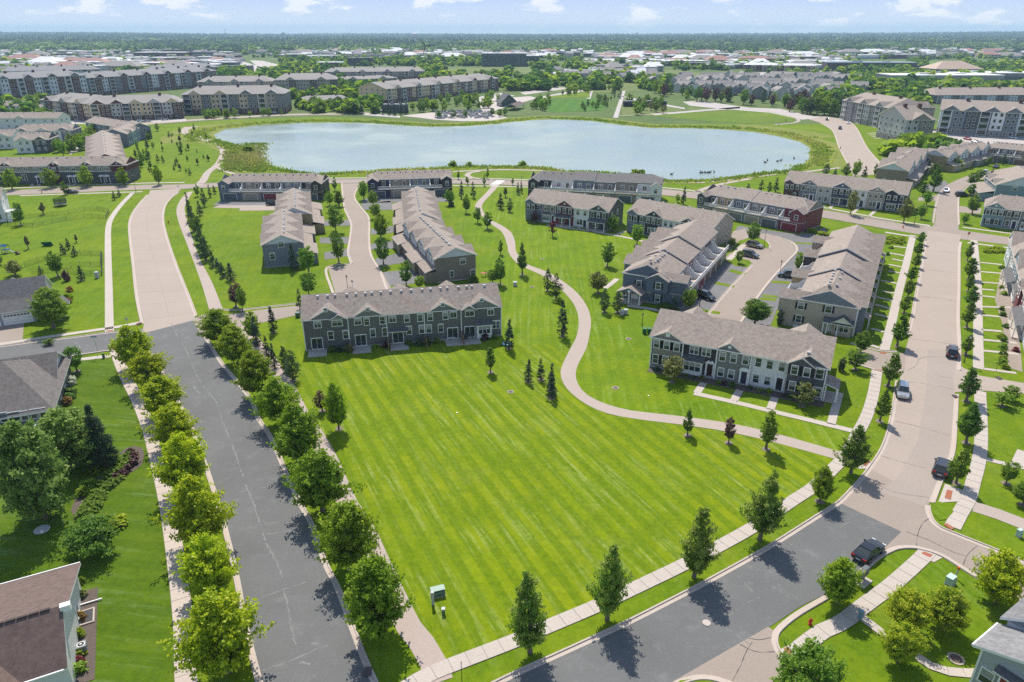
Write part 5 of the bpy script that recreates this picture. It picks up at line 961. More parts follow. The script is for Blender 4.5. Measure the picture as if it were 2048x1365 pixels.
def crown_mesh(name, prof, R_, Hc, zb, ntw, nlf, leaf, m, seed, rise=.7, feather=.16, tipbias=.35, jit=.3, asp=.62):
    r = np.random.default_rng(seed); P = PROF[prof]; t = r.random(ntw*4); keep = r.random(ntw*4) < P(t)*.9+.08; t = t[keep][:ntw]; n = len(t)
    ph = r.random(n)*2*np.pi; lob = 1 + .15*np.sin(2*ph+seed*1.7+3*t) + .13*np.sin(5*ph+2.1*seed+7*t) + .09*np.sin(9*t*2+seed)
    rad = R_*P(t)*lob*(1-feather+2*feather*r.random(n)**1.5); tip = np.stack([rad*np.cos(ph), rad*np.sin(ph), zb+t*Hc], 1)
    root = np.stack([rad*.12*np.cos(ph), rad*.12*np.sin(ph), np.clip(tip[:, 2]-rad*rise, zb*.8, zb+Hc)], 1)
    twt = r.random(n)
    s = (.12 + .9*r.random((n, nlf))**.62)
    pos = root[:, None]*(1-s[..., None]) + tip[:, None]*s[..., None]; pos[..., 2] += (rise > 0)*.12*R_*np.sin(np.pi*np.clip(s, 0, 1))*.6
    spr = (R_*.085 + leaf*.22)*(1.15-.55*s[..., None]); pos += r.normal(0, 1, pos.shape)*spr*np.array([1, 1, .55]); dirw = np.repeat((tip-root)/(np.linalg.norm(tip-root, axis=1)[:, None]+1e-6), nlf, 0); pos = pos.reshape(-1, 3); s = s.reshape(-1)
    N_ = len(pos); out = pos - np.array([0, 0, zb+Hc*.4]); out /= np.linalg.norm(out, axis=1)[:, None]+1e-6
    nm = r.normal(0, 1, (N_, 3)) + out*.7 + np.array([0, 0, .6]); nm /= np.linalg.norm(nm, axis=1)[:, None]
    a = dirw + r.normal(0, .55, (N_, 3)) + np.array([0, 0, .25]); a -= nm*np.sum(a*nm, 1)[:, None]; a /= np.linalg.norm(a, axis=1)[:, None]+1e-6; b = np.cross(nm, a)
    sz = leaf*(.7+.9*r.random(N_))[:, None]*.55
    V = np.stack([pos-a*sz, pos-b*sz*asp+a*sz*.1, pos+a*sz, pos+b*sz*asp], 1).reshape(-1, 3)
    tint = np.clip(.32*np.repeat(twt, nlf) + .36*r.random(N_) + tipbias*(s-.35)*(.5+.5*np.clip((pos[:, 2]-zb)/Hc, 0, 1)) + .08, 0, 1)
    me = bpy.data.meshes.new(name); me.vertices.add(N_*4); me.vertices.foreach_set('co', V.ravel()); me.loops.add(N_*4); me.loops.foreach_set('vertex_index', np.arange(N_*4)); me.polygons.add(N_); me.polygons.foreach_set('loop_start', np.arange(0, N_*4, 4))
    me.update(calc_edges=True); at = me.attributes.new('tint', 'FLOAT', 'FACE'); at.data.foreach_set('value', tint.astype(np.float32)); me.materials.append(m); return me
def trunk_mesh(h, r0, zb, R_, seed, limbs=6):
    rs = random.Random(seed); g = Geo(); top = h; n = 5
    g.tube([(rs.uniform(-.06, .06)*i*.5, rs.uniform(-.06, .06)*i*.5, top*i/n) for i in range(n+1)], [r0*(1.25 if i == 0 else 1-.17*i) for i in range(n+1)], 7)
    for k in range(limbs):
        a = 2*math.pi*(k+rs.random()*.5)/max(1, limbs); z0 = zb*rs.uniform(.75, 1.05) + (top-zb)*k/max(1, limbs)*.5; L = R_*rs.uniform(.55, .8)
        g.tube([(0, 0, z0), (math.cos(a)*L*.5, math.sin(a)*L*.5, z0+L*.35), (math.cos(a)*L, math.sin(a)*L, z0+L*.8)], [r0*.45, r0*.3, r0*.1], 5)
    return g.mesh('trunk', BARK)
# kind: leaf material, profile, nominal height, crown base, crown radius, rise, feather
TK = dict(
    yellow=('yellow', 'maple', 7.5, 1.1, 3.2, .85, .3), green=('green', 'maple', 7.5, 1.2, 3.1, .85, .3), pyramid=('pyramid', 'oval', 9, 1.2, 2.6, .95, .3), linden=('linden', 'oval', 7, 1.4, 1.9, .7, .14), round=('linden', 'round', 7, 1.6, 2.6, .6, .16),
    light=('light', 'round', 6.5, 1.5, 2.5, .7, .2), lightoval=('light', 'oval', 6.5, 1.4, 1.8, .7, .18), spruce=('spruce', 'cone', 5, .25, 1.5, -.12, .14), pine=('pine', 'oval', 5.5, .3, 2.0, .25, .16), purple=('purple', 'round', 4, .9, 1.6, .6, .2), red=('red', 'round', 4, 1.0, 1.3, .6, .2),
    olive=('olive', 'round', 5, 1.2, 2.2, .6, .22), column=('spruce', 'column', 4, .1, .6, .5, .08), yellowround=('lime', 'round', 5.5, 1.1, 2.6, .7, .18), willow=('willow', 'round', 11, 1.2, 5.0, .5, .2), crab=('linden', 'dome', 4, 1.4, 2.4, .3, .2), sapling=('olive', 'oval', 3.5, 1.1, .7, .8, .3))
LODN = {2: (235, 54, .235), 1: (85, 24, .42), 0: (46, 9, .85)}
_TM = {}
def tree_meshes(kind, lod, var):
    k = (kind, lod, var)
    if k not in _TM:
        lm, pf, H, zb, R_, rise, fe = TK[kind]; ntw, nl, lf = LODN[lod]; sc = (R_*R_*H)**.333/4.2
        if lm in ('spruce', 'pine'): ntw = int(ntw*1.25); lf *= .8
        if lm == 'pyramid': ntw = int(ntw*.68)
        seed = sum(map(ord, kind))*13 + lod*5 + var
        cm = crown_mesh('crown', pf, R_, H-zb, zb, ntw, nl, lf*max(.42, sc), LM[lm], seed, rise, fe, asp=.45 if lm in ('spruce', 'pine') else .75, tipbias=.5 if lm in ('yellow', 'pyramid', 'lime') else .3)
        tm = trunk_mesh(H*.8, .1+.022*H, zb, R_, seed, 6 if lod == 2 else 3 if lod == 1 else 0); _TM[k] = (cm, tm, H, R_)
    return _TM[k]
TREES = []
q_ = Geo(); q_.cyl(0, 0, -.02, .03, 1, .9, 12); RING = q_.mesh('mulch_ring', mat('mulch_ring', (.2, .16, .125), .95, .3, 4))
def tree(kind, b, top, wpx, label, group=None, name=None, rs=random.Random(3), hmin=1.2, X=None):
    X_, Y_ = G(*b); h = max(hmin, hgt(b[0], b[1], top[1] if isinstance(top, tuple) else top)); w = wpx*depth_at(X_, Y_, h*.6)/FPX
    return tree_at(kind, X_, Y_, h, w/2, wpx, label, group, name)
def tree_at(kind, X_, Y_, h, r, wpx, label, group=None, name=None):
    lod = 2 if wpx > 46 else 1 if wpx > 15 else 0; cm, tm, H, R_ = tree_meshes(kind, lod, (len(TREES)*7) % (5 if lod == 2 else 3))
    name = name or {'spruce': 'spruce_tree', 'pine': 'pine_tree', 'column': 'columnar_evergreen', 'purple': 'crabapple_tree', 'red': 'crabapple_tree', 'yellow': 'maple_tree', 'green': 'maple_tree', 'pyramid': 'maple_tree', 'linden': 'linden_tree', 'willow': 'willow_tree'}.get(kind, 'tree')
    sx = max(.15, r)/R_/(1.13 if TK[kind][1] in ('maple', 'round', 'oval') else .98); t = thing(name, label, 'tree', (X_, Y_, 0), random.Random(len(TREES)).uniform(0, 6.28), group); t.scale = (sx, sx, h/H/.99); q = random.Random(len(TREES)+9); t.rotation_euler[0] = q.uniform(-.05, .05); t.rotation_euler[1] = q.uniform(-.05, .05)
    if 17 < wpx < 60 and kind != 'column': inst('mulch_ring', RING, t, (0, 0, .02), 0, (.62/sx, .62/sx, 1))
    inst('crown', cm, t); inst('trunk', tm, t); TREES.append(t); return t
_SM = {}
def shrub(x, y, h, w, mk, label, group=None, name='shrub', px=20, prof='dome'):
    lod = 1 if px > 18 else 0; k = (mk, lod, prof)
    if k not in _SM: _SM[k] = [crown_mesh('shrub', prof, .5, .95, .02, *((60, 12, .17) if lod else (34, 9, .26)), LM[mk], sum(map(ord, mk))+i*7, .4, .15) for i in range(2)]
    o = inst(name, _SM[k][len(COL.objects) % 2], None, (x, y, 0), (x*7.3) % 6.28, (w, w, h)); tag(o, label, name.replace('_', ' '), group); return o
def shrubp(px, py, h, w, mk, label, group=None, name='shrub', prof='dome'):
    X_, Y_ = G(px, py); return shrub(X_, Y_, h, w, mk, label, group, name, w*FPX/depth_at(X_, Y_), prof)
# rows of street trees
g1 = 'yellowing maples between the left pavement and the asphalt street'
for i, (b, t, w) in enumerate((((272, 736), 655, 76), ((303, 775), 704, 82), ((331, 832), 756, 94), ((352, 893), 812, 92), ((379, 982), 873, 106), ((406, 1085), 958, 122), ((433, 1198), 1078, 118), ((458, 1342), 1195, 165))):
    tree('yellow', b, t, w, '%s yellowing maple from the side street in the row left of the asphalt street' % ordn(i), g1)
g1 = 'green maples between the asphalt street and the tan trail'
for i, (b, t, w) in enumerate((((440, 688), 620, 74), ((476, 728), 652, 72), ((520, 795), 702, 82), ((560, 850), 758, 88), ((605, 925), 812, 106), ((645, 1022), 902, 118), ((697, 1138), 1008, 120), ((753, 1268), 1118, 140))):
    tree('green', b, t, w, '%s green maple from the lane entrance in the row right of the asphalt street' % ordn(i), g1)
g1 = 'upright maples along the bottom street'
for i, (b, t, w) in enumerate((((1060, 1305), 1155, 94), ((1214, 1240), 1098, 88), ((1388, 1155), 1020, 82), ((1519, 1080), 950, 82))):
    tree('pyramid', b, t, w, '%s upright bronze-tipped maple from the left on the verge of the bottom street' % ordn(i), g1)
tree('green', (1639, 1003), 935, 50, 'small round maple on the verge where the bottom street bends'); tree('pyramid', (1701, 946), 855, 66, 'upright maple beside the rust red ramp at the street bend')
for k, b, t, w, l in (('linden', (1375, 871), 822, 28, 'small green tree on mulch below the curving trail'), ('purple', (1457, 886), 838, 25, 'sparse purple-brown sapling below the curving trail'), ('lightoval', (1532, 899), 820, 44, 'slim tree across the end of the curving trail near the right pavement'),
    ('olive', (1344, 764), 714, 46, 'bronze-green tree before the taupe end of the many-coloured row'), ('olive', (1604, 812), 766, 42, 'bronze-green tree before the charcoal end of the many-coloured row'),
    ('green', (678, 858), 767, 48, 'tree with its own round shadow at the left edge of the big striped lawn'), ('purple', (645, 822), 783, 28, 'dark purple tree behind the leafy lawn tree at the left lawn edge'),
    ('linden', (981, 745), 693, 25, 'small dark oval tree standing alone before the grey row'), ('spruce', (1018, 698), 638, 28, 'spruce over a blue pool at the right corner of the grey row'),
    ('spruce', (1056, 763), 719, 21, 'leftmost spruce of the group inside the trail bend'), ('spruce', (1082, 760), 718, 19, 'second spruce of the group inside the trail bend'), ('spruce', (1101, 782), 728, 24, 'third spruce of the group inside the trail bend'), ('spruce', (1103, 797), 753, 28, 'nearest spruce of the group inside the trail bend'),
    ('green', (508, 678), 624, 38, 'leafy tree behind the spruces near the lane entrance'), ('spruce', (515, 692), 632, 26, 'spruce before a leafy tree near the lane entrance'), ('spruce', (548, 665), 614, 25, 'spruce on the lawn just below the lane entrance'), ('spruce', (535, 718), 672, 21, 'narrow spruce left of the two pines by the grey row'), ('spruce', (550, 737), 685, 21, 'narrow spruce next to the two pines by the grey row'), ('pine', (573, 745), 694, 32, 'farther of two pines left of the grey row'), ('pine', (587, 762), 702, 44, 'nearer of two pines left of the grey row'),
    ('spruce', (600, 619), 578, 15, 'slim spruce behind the left end of the grey row'), ('spruce', (590, 540), 486, 23, 'dark spruce against the pale gable end left of the lane'), ('light', (618, 547), 492, 40, 'light green tree at the corner of the slate grey row'), ('round', (618, 592), 545, 32, 'dark round tree below the slate grey row'),
    ('purple', (472, 614), 566, 30, 'dark crabapple by the tan trail above the lane entrance'), ('round', (485, 622), 574, 22, 'small green tree next to the dark crabapple'),
    ('linden', (1001, 509), 479, 13, 'small dark tree between the grey row and the upper trail'), ('linden', (1044.7, 549), 488, 26, 'tall oval tree on the right side of the trail'), ('round', (1001, 569), 518, 27, 'broad tree behind the right end of the grey row'), ('light', (985, 566), 540, 27, 'bushy tree at the patio of the brown row'), ('pine', (1095, 582), 539, 24, 'farther pine of the pair at the trail'), ('pine', (1112, 599), 549, 27, 'nearer pine of the pair at the trail'), ('spruce', (1125, 673), 600, 27, 'ragged tall spruce left of the trail'),
    ('round', (1214.7, 533), 485, 29, 'dark layered tree alone on the upper lawn'), ('olive', (1195.7, 586), 545, 38, 'olive crabapple on the upper lawn'), ('pine', (1209, 625), 579, 29, 'left one of two bushy trees before the blue corner house'), ('pine', (1235, 625), 583, 30, 'right one of two bushy trees before the blue corner house'), ('light', (1273.5, 490), 448, 27, 'bright green tree before the black and white row'), ('red', (1104.6, 473), 442, 15, 'small dark red tree at the end of the row walk'), ('light', (1225, 464), 432, 26, 'soft green tree at the end wall of the red-gabled row'), ('olive', (1192, 458), 438, 22, 'blossoming bush tree before a white porch'), ('purple', (1069, 446), 424, 18, 'pinkish small tree before the slate front'),
    ('light', (1376, 622), 575, 31, 'fresh green tree where the right lane drives begin'), ('round', (1505, 487), 446, 31, 'tree on the island of the right lane'), ('round', (1477.6, 527), 502, 17, 'small tree beside the parked cars in the right lane'), ('round', (1509, 650), 600, 54, 'spreading tree behind the many-coloured row'), ('light', (1595, 545), 504, 19, 'slim fresh green tree among the right lane drives'), ('round', (1463, 496), 476, 18, 'dark bush at the beige end of the row'),
    ('column', (1558, 651), 621, 12, 'clipped column evergreen at the beige corner house'), ('column', (1348, 622), 590, 10, 'clipped column evergreen at the blue corner house'), ('column', (1679, 742), 716, 9, 'left of two dark columns at the charcoal end wall'), ('column', (1685, 741), 715, 9, 'right of two dark columns at the charcoal end wall'),
    ('round', (1720, 705), 664, 36, 'small tree behind the lane mouth at the right pavement'), ('round', (1711, 739), 700, 40, 'small tree before the lane mouth at the right pavement'),
    ('light', (2004, 812), 785, 40, 'left one of two bushy trees on the right lawn'), ('light', (2020, 801), 774, 38, 'right one of two bushy trees on the right lawn'), ('light', (2012, 967), 924, 36, 'multi-stemmed tree below the house walk on the right'), ('light', (2046, 1010), 966, 48, 'tree cut by the right edge above the tan trail'),
    ('green', (1675, 1207), 1120, 80, 'dense dark tree beside the mailbox'), ('yellowround', (1803, 1256), 1183, 82, 'left one of three yellow-green trees in the lower right garden'), ('yellowround', (1884, 1257), 1183, 90, 'right one of three yellow-green trees in the lower right garden'), ('yellowround', (1795, 1325), 1253, 76, 'lowest of three yellow-green trees in the lower right garden'), ('yellow', (1990, 1206), 1108, 105, 'large yellow tree beside the grey house roof'), ('light', (1600, 1452), 1297, 150, 'light green tree cut by the bottom edge'),
    ('willow', (92, 1037), 850, 148, 'large dark tree over the garden bed on the left lawn'), ('willow', (150, 935), 822, 128, 'dark tree behind the largest one near the left house'), ('spruce', (215, 935), 812, 62, 'spruce at the right side of the dark garden trees'), ('crab', (190, 1103), 1043, 94, 'low spreading crabapple with two stems on the left lawn'), ('round', (154, 743), 694, 38, 'round street tree at the corner of the brown-roofed house'), ('round', (98, 690), 680, 24, 'small tree behind the brown roof by the side street'),
    ('light', (108, 656), 577, 66, 'leafy tree before the white garage house'), ('green', (122, 640), 590, 40, 'tree behind the leafy one at the white garage house'),
    ('spruce', (163.6, 561), 532, 18, 'lone spruce behind the black-roofed house'), ('spruce', (128, 508), 486, 15, 'left spruce of the three by the wire fence'), ('spruce', (137, 499), 477, 13, 'rear spruce of the three by the wire fence'), ('spruce', (150, 512), 492, 15, 'right spruce of the three by the wire fence'), ('round', (116, 553), 505, 31, 'tall garden tree inside the lower wire fence'), ('olive', (32, 551), 523, 36, 'grey-green round tree behind the black roof'), ('spruce', (82, 548), 532, 12, 'small spruce behind the black roof'),
    ('round', (132, 390), 365, 14, 'young tree above the trampoline'), ('spruce', (229.6, 400), 383, 11, 'left spruce of the pair at the upper walk'), ('spruce', (239, 394), 379, 11, 'right spruce of the pair at the upper walk'), ('sapling', (87, 429), 407, 12, 'bent sapling left of the trampoline'), ('round', (42, 450), 406, 22, 'garden tree beside the white house deck'), ('sapling', (57, 498), 472, 9, 'bare staked sapling near the green goal'), ('sapling', (153, 485), 470, 7, 'dry little sapling on the mound'), ('round', (2, 530), 508, 14, 'tree at the left edge above the play tower')):
    tree(k, b, t, w, l)
g1 = 'street trees before the red-gabled row'
for i, (b, t, w) in enumerate((((25, 379.5), 337, 31), ((105, 375), 336, 31), ((175, 373.5), 333, 30), ((249, 371.5), 335, 29), ((318, 370), 330, 21))): tree('green', b, t, w, '%s street tree from the left before the red-gabled row' % ordn(i), g1)
g1 = 'evergreens along the tan trail'
for i, (x, y, t, w, k) in enumerate(((430, 388, 371, 9, 'spruce'), (421, 395, 369, 9, 'spruce'), (396, 393, 371, 14, 'round'), (409, 413, 377, 17, 'pine'), (400, 431, 401, 15, 'spruce'), (384, 441, 384, 15, 'spruce'), (387, 463, 411, 21, 'pine'), (397, 469, 432, 25, 'round'), (407, 507, 454, 33, 'pine'), (412, 521, 477, 35, 'pine'), (427, 533, 504, 19, 'spruce'), (437, 542, 517, 17, 'spruce'), (446.5, 554, 525, 19, 'spruce'), (462, 560, 526, 24, 'spruce'))):
    tree(k, (x, y), t, w, '%s evergreen from the street corner in the row right of the tan trail' % ordn(i), g1)
g1 = 'trees along the left lane'
for i, (x, y, t, w, k) in enumerate(((670, 382, 356, 13, 'linden'), (649, 395, 372, 15, 'light'), (660, 411, 384, 19, 'light'), (678, 413, 381, 25, 'linden'), (672, 465, 409, 33, 'round'), (678, 526, 461, 31, 'round'))): tree(k, (x, y), t, w, '%s tree from the lake street on the left side of the left lane' % ordn(i), g1)
for i, (x, y, t, w, k) in enumerate(((728, 400, 361, 23, 'light'), (747, 413, 382, 23, 'light'), (752, 437, 406, 25, 'light'), (762, 477, 427, 37, 'green'), (767, 529, 474, 31, 'round'), (812.5, 572, 521, 29, 'round'), (838, 577, 552, 23, 'light'))): tree(k, (x, y), t, w, '%s tree from the lake street on the right side of the left lane' % ordn(i), g1)
g1 = 'young trees along the upper trail'
for i, (x, y, t, w, k) in enumerate(((917, 359, 342, 8, 'linden'), (935, 370, 353, 9, 'linden'), (969, 372, 352, 9, 'linden'), (974, 358, 336, 9, 'linden'), (1025, 371, 355, 7, 'linden'), (923, 397, 361, 13, 'spruce'), (947, 396, 364, 13, 'spruce'), (898, 411, 378, 21, 'light'), (932, 426, 391, 17, 'round'), (955, 446, 415, 17, 'round'), (975, 458, 424, 21, 'round'), (1001, 418, 387, 18, 'spruce'), (1019, 424, 397, 18, 'pine'), (1011, 395, 375, 9, 'sapling'), (1035.5, 389, 365, 11, 'spruce'), (1043, 386, 364, 8, 'spruce'))): tree(k, (x, y), t, w, '%s young tree from the lake street beside the upper trail' % ordn(i), g1)
g1 = 'trees left of the right street'
for i, (b, t, w) in enumerate((((1759, 843), 782, 34), ((1776, 772), 705, 41), ((1794, 693), 629, 39), ((1808, 626), 593, 25), ((1816, 594), 560, 26), ((1822, 564), 533, 25), ((1830, 536), 508, 23), ((1835, 512), 485, 25), ((1841, 489), 464, 19))): tree('linden', b, t, w, '%s pointed tree from the bend on the left verge of the right street' % ordn(i), g1)
g1 = 'trees right of the right street'
for i, (b, t, w) in enumerate((((1911.6, 967), 900, 43), ((1932, 886), 810, 47), ((1932, 803), 736, 46), ((1931, 709), 672, 26), ((1933, 655), 602, 29), ((1937, 616), 571, 33), ((1936, 582), 551, 22), ((1937, 558), 515, 31), ((1934, 522), 483, 18))): tree('linden', b, t, w, '%s pointed tree from the bend on the right verge of the right street' % ordn(i), g1)
g1 = 'trees round the far crossing'
for i, (x, y, t, w, k) in enumerate(((1609.6, 397, 370, 17, 'linden'), (1700, 430, 382, 23, 'olive'), (1807, 446, 397, 27, 'olive'), (1842, 438, 409, 19, 'light'), (1852, 411, 381, 21, 'light'), (1845, 393, 364, 21, 'linden'), (1866, 383, 333, 28, 'linden'), (1868, 352, 326, 22, 'linden'), (1855, 345, 322, 16, 'spruce'), (1912, 340, 316, 22, 'light'), (1944, 428, 391, 27, 'round'), (1941, 391, 368, 25, 'linden'), (1943, 372, 346, 25, 'round'), (1928, 448, 426, 19, 'light'), (1958, 360, 340, 20, 'round'), (1983, 352, 338, 12, 'spruce'), (1975, 332, 314, 16, 'linden'), (2005, 330, 308, 14, 'spruce'))): tree(k, (x, y), t, w, '%s tree counted from the left in the gardens round the far crossing' % ordn(i), g1)
g1 = 'trees at the foot of the lakeside street'
for i, (x, y, t, w, k) in enumerate(((1652, 350, 329, 23, 'pine'), (1668, 356, 337, 13, 'spruce'), (1691, 352, 327, 23, 'pine'), (1710, 357, 320, 20, 'light'), (1727, 358, 332, 15, 'spruce'), (1749, 353, 327, 10, 'linden'), (1522, 383, 361, 15, 'pine'), (1538, 386, 365, 15, 'pine'), (1551, 384, 356, 13, 'spruce'), (1496, 380, 367, 11, 'spruce'), (1366, 409, 373, 13, 'spruce'), (1355, 405, 388, 11, 'light'))): tree(k, (x, y), t, w, '%s tree from the left in the clumps below the lakeside street' % ordn(i) if i < 6 else '%s conifer or bush from the right behind the red corner row' % ordn(11-i), g1)
g1 = 'bushes on the near lake shore'
for i, (x, y, h, w) in enumerate(((906, 334, 2.6, 3.2), (939, 333, 2, 2.8), (1045, 332, 2.2, 3.6), (1268, 355, 3.2, 3.6), (1281, 356, 3.4, 4), (497, 303, 2.6, 5.5))): shrubp(x, y, h, w, 'green', '%s bush from the left on the near lake shore' % ordn(i), g1, 'bush')
# young plantings on the meadow left of the lake
NOUN = dict(linden='dark pointed tree', round='round dark tree', green='leafy maple', pine='bushy pine', purple='purple-leaved tree', light='light green tree', olive='bronze-green tree', spruce='spruce', sapling='thin sapling', willow='large tree')
def relabel(L, place, frm='from the left'):
    # L: (picture x, kind, object); count each sort of tree from the left
    c = {}
    for x, kk, o in sorted(L, key=lambda q: q[0]): i = c.get(kk, 0); c[kk] = i+1; o['label'] = '%s %s %s %s' % (ordn(i), NOUN[kk], frm, place)
rs = random.Random(21); g1 = 'saplings planted on the meadow left of the lake'; k = 0; SAP = []
while k < 52:
    x, y = rs.uniform(268, 425), rs.uniform(262, 352)
    if x > 428-(y-300)**2*.012 or x < 262+(330-y)*.35: continue
    kk = rs.choice(['spruce', 'linden', 'round', 'sapling', 'pine']); X_, Y_ = G(x, y); h = rs.uniform(1.6, 4.2); tree_at(kk, X_, Y_, h, h*.28, 9, 'young tree on the meadow', g1, 'sapling'); SAP.append((x, kk, TREES[-1])); k += 1
relabel(SAP, 'on the meadow left of the lake')
# shrubs beside the buildings
SHC = {}
for i, (x, y, h, lab) in enumerate(SHRUBQ): shrub(x, y, h, h*1.35, ('linden', 'green', 'pine', 'purple', 'olive')[i*7 % 5], '%s low shrub from the left in the bed %s' % (ordn(SHC.setdefault(lab, 0)), lab), 'foundation shrubs '+lab); SHC[lab] += 1
for i, (x, y) in enumerate(((1020, 963), (1043, 990), (1043, 1020), (1040, 1052), (1000, 1090), (962, 1130), (910, 1165))): shrubp(x/3.9, 660+y/3.9, .8, 1.2, 'purple', '%s dark barberry from the top at the tip of the mulch bed' % ordn(i), 'dark barberries round the mulch bed', 'barberry')
bedp = [(250, 898), (268, 892), (284, 896), (289, 910), (284, 930), (268, 942), (240, 958), (222, 972), (208, 985), (196, 1000), (180, 1020), (165, 1040), (150, 1040), (142, 1022), (150, 1000), (175, 975), (205, 950), (225, 918)]
sheet('mulch_bed', bedp, .02, MULCH)
rs = random.Random(4); cl = []
for i in range(120):
    t_ = rs.random(); q = [(250, 915), (240, 940), (215, 970), (195, 995), (180, 1015), (168, 1035)]; j = int(t_*4.99); f = t_*4.99-j; cl.append((q[j][0]*(1-f)+q[j+1][0]*f+rs.uniform(-13, 13), q[j][1]*(1-f)+q[j+1][1]*f+rs.uniform(-9, 9)))
def clump_mass(name, pts, h, w, mk, nt=26, nl=8, lf=.2):
    src = crown_mesh('m', 'dome', .5, .95, .02, nt, nl, lf, LM[mk], 3, .4, .15); n = len(src.vertices); co = np.zeros(n*3); src.vertices.foreach_get('co', co); co = co.reshape(-1, 3); tv = np.zeros(n//4, dtype=np.float32); src.attributes['tint'].data.foreach_get('value', tv)
    r = np.random.default_rng(len(pts)); V = []
    for x, y in pts:
        s = r.uniform(.7, 1.3); a = r.uniform(0, 6.28); c, d = math.cos(a), math.sin(a); q = co*np.array([w*s, w*s, h*s]); V.append(np.stack([q[:, 0]*c-q[:, 1]*d+x, q[:, 0]*d+q[:, 1]*c+y, q[:, 2]], 1))
    V = np.concatenate(V); N_ = len(V)//4; me = bpy.data.meshes.new(name); me.vertices.add(len(V)); me.vertices.foreach_set('co', V.ravel()); me.loops.add(len(V)); me.loops.foreach_set('vertex_index', np.arange(len(V))); me.polygons.add(N_); me.polygons.foreach_set('loop_start', np.arange(0, len(V), 4)); me.update(calc_edges=True)
    at = me.attributes.new('tint', 'FLOAT', 'FACE'); at.data.foreach_set('value', np.clip(np.tile(tv, len(pts)) + np.repeat(r.uniform(-.2, .2, len(pts)), len(tv)), 0, 1).astype(np.float32)); me.materials.append(LM[mk]); o = link(bpy.data.objects.new(name, me)); o['kind'] = 'stuff'; bpy.data.meshes.remove(src); return o
clump_mass('ground_cover', [G(*q) for q in cl], .7, 1.1, 'light')
clump_mass('ground_cover', [G(rs.uniform(170, 245), rs.uniform(1040, 1056)) for i in range(46)], .8, 1.3, 'lime')
for i, (x, y, h, w, mk, l) in enumerate(((140, 768, 1.5, 2.2, 'bloom', 'white flowering hydrangea at the brown-roofed house'), (140, 788, 1.0, 1.9, 'linden', 'farther clipped round hedge at the brown-roofed house'), (139, 797, .9, 1.8, 'linden', 'nearer clipped round hedge at the brown-roofed house'), (135, 808, 1.2, 1.6, 'orange', 'tawny ornamental grass at the brown-roofed house'), (205, 925, 1.4, 2.2, 'green', 'hydrangea bush in the shade of the garden trees'), (195, 945, 1.2, 2.0, 'green', 'bush beside the hydrangea in the shade'), (178, 975, 1.2, 1.8, 'light', 'round bush at the inner side of the mulch bed'), (167, 990, 1.2, 1.8, 'green', 'lowest round bush at the inner side of the mulch bed'), (2, 890, 2.6, 2.2, 'linden', 'dense bush cut by the left edge under the brown roof'), (136, 600, 1.6, 1.6, 'green', 'shrub at the white end wall of the black-roofed house'), (139, 583, 1.1, 1.5, 'orange', 'upper tawny grass at the white end wall'), (137, 606, 1.1, 1.5, 'orange', 'lower tawny grass at the white end wall'), (134, 562, 2.4, 1.6, 'purple', 'thin brown shrub behind the black-roofed house'), (163, 1240, 1.0, 1.0, 'orange', 'tawny grass behind the air conditioner'), (160, 1272, .9, 1.0, 'lime', 'lime shrub above the air conditioner'), (160, 1310, .8, 1.1, 'lime', 'lime shrub below the air conditioner'), (158, 1323, .6, .9, 'red', 'reddish low plant beside the white gable wall'), (163, 1340, .9, 1.2, 'light', 'lowest green shrub beside the white gable wall'), (163, 1166, .8, .8, 'green', 'small plant in the bed at the far roof corner'), (165, 1193, .7, .9, 'olive', 'small plant next to the white downspout'), (113, 1366, 2.4, 3.4, 'light', 'bright green bush before the white garage gable'), (1118, 606, 1.3, 2.0, 'lime', 'yellow-green bush left of the trail'), (1331, 618, 1.2, 3.2, 'linden', 'dark clipped hedge at the blue corner house'), (1603, 650, 1.3, 1.5, 'purple', 'round dark shrub under the beige side window'), (947, 565, 1.6, 2.0, 'linden', 'round clipped bush at the brown end wall'), (1620, 465, 1.2, 2.4, 'green', 'bush at the red corner house'), (1643, 470, 1.0, 3.6, 'lime', 'yellow-green bed at the red corner house'))): shrubp(x, y, h, w, mk, l)
rs = random.Random(8)
for sx, pts in (('the right row walks', [(2005+rs.uniform(-3, 6), y) for y in (538, 556, 578, 590, 620, 632, 655, 676, 683, 697, 710, 720, 728, 737)]), ('the long beige row', [(1784-i*8.5+rs.uniform(-2, 2), 497+i*13) for i in range(12)])):
    for i, (x, y) in enumerate(pts): shrubp(x, y, rs.uniform(.7, 1.1), rs.uniform(1.0, 1.5), rs.choice(['green', 'linden', 'light']), '%s clipped shrub from the far crossing in the bed before %s' % (ordn(i), sx), 'clipped shrubs before '+sx)
sheet('planting_bed', [(2003, 536), (2016, 536), (2036, 640), (2045, 745), (2016, 735), (2005, 650), (1990, 600)], .016, ROCKBED)
shrubp(2031, 703, .8, 1.2, 'red', 'red-leaved shrub in the stone bed at the right edge')
clump_mass('ornamental_bed', [G(rs.uniform(1968, 2008), rs.uniform(498, 508)) for i in range(40)], .9, 1.3, 'lime'); clump_mass('ornamental_bed', [G(rs.uniform(1773, 1808), rs.uniform(476, 489)) for i in range(36)], .8, 1.2, 'lime')
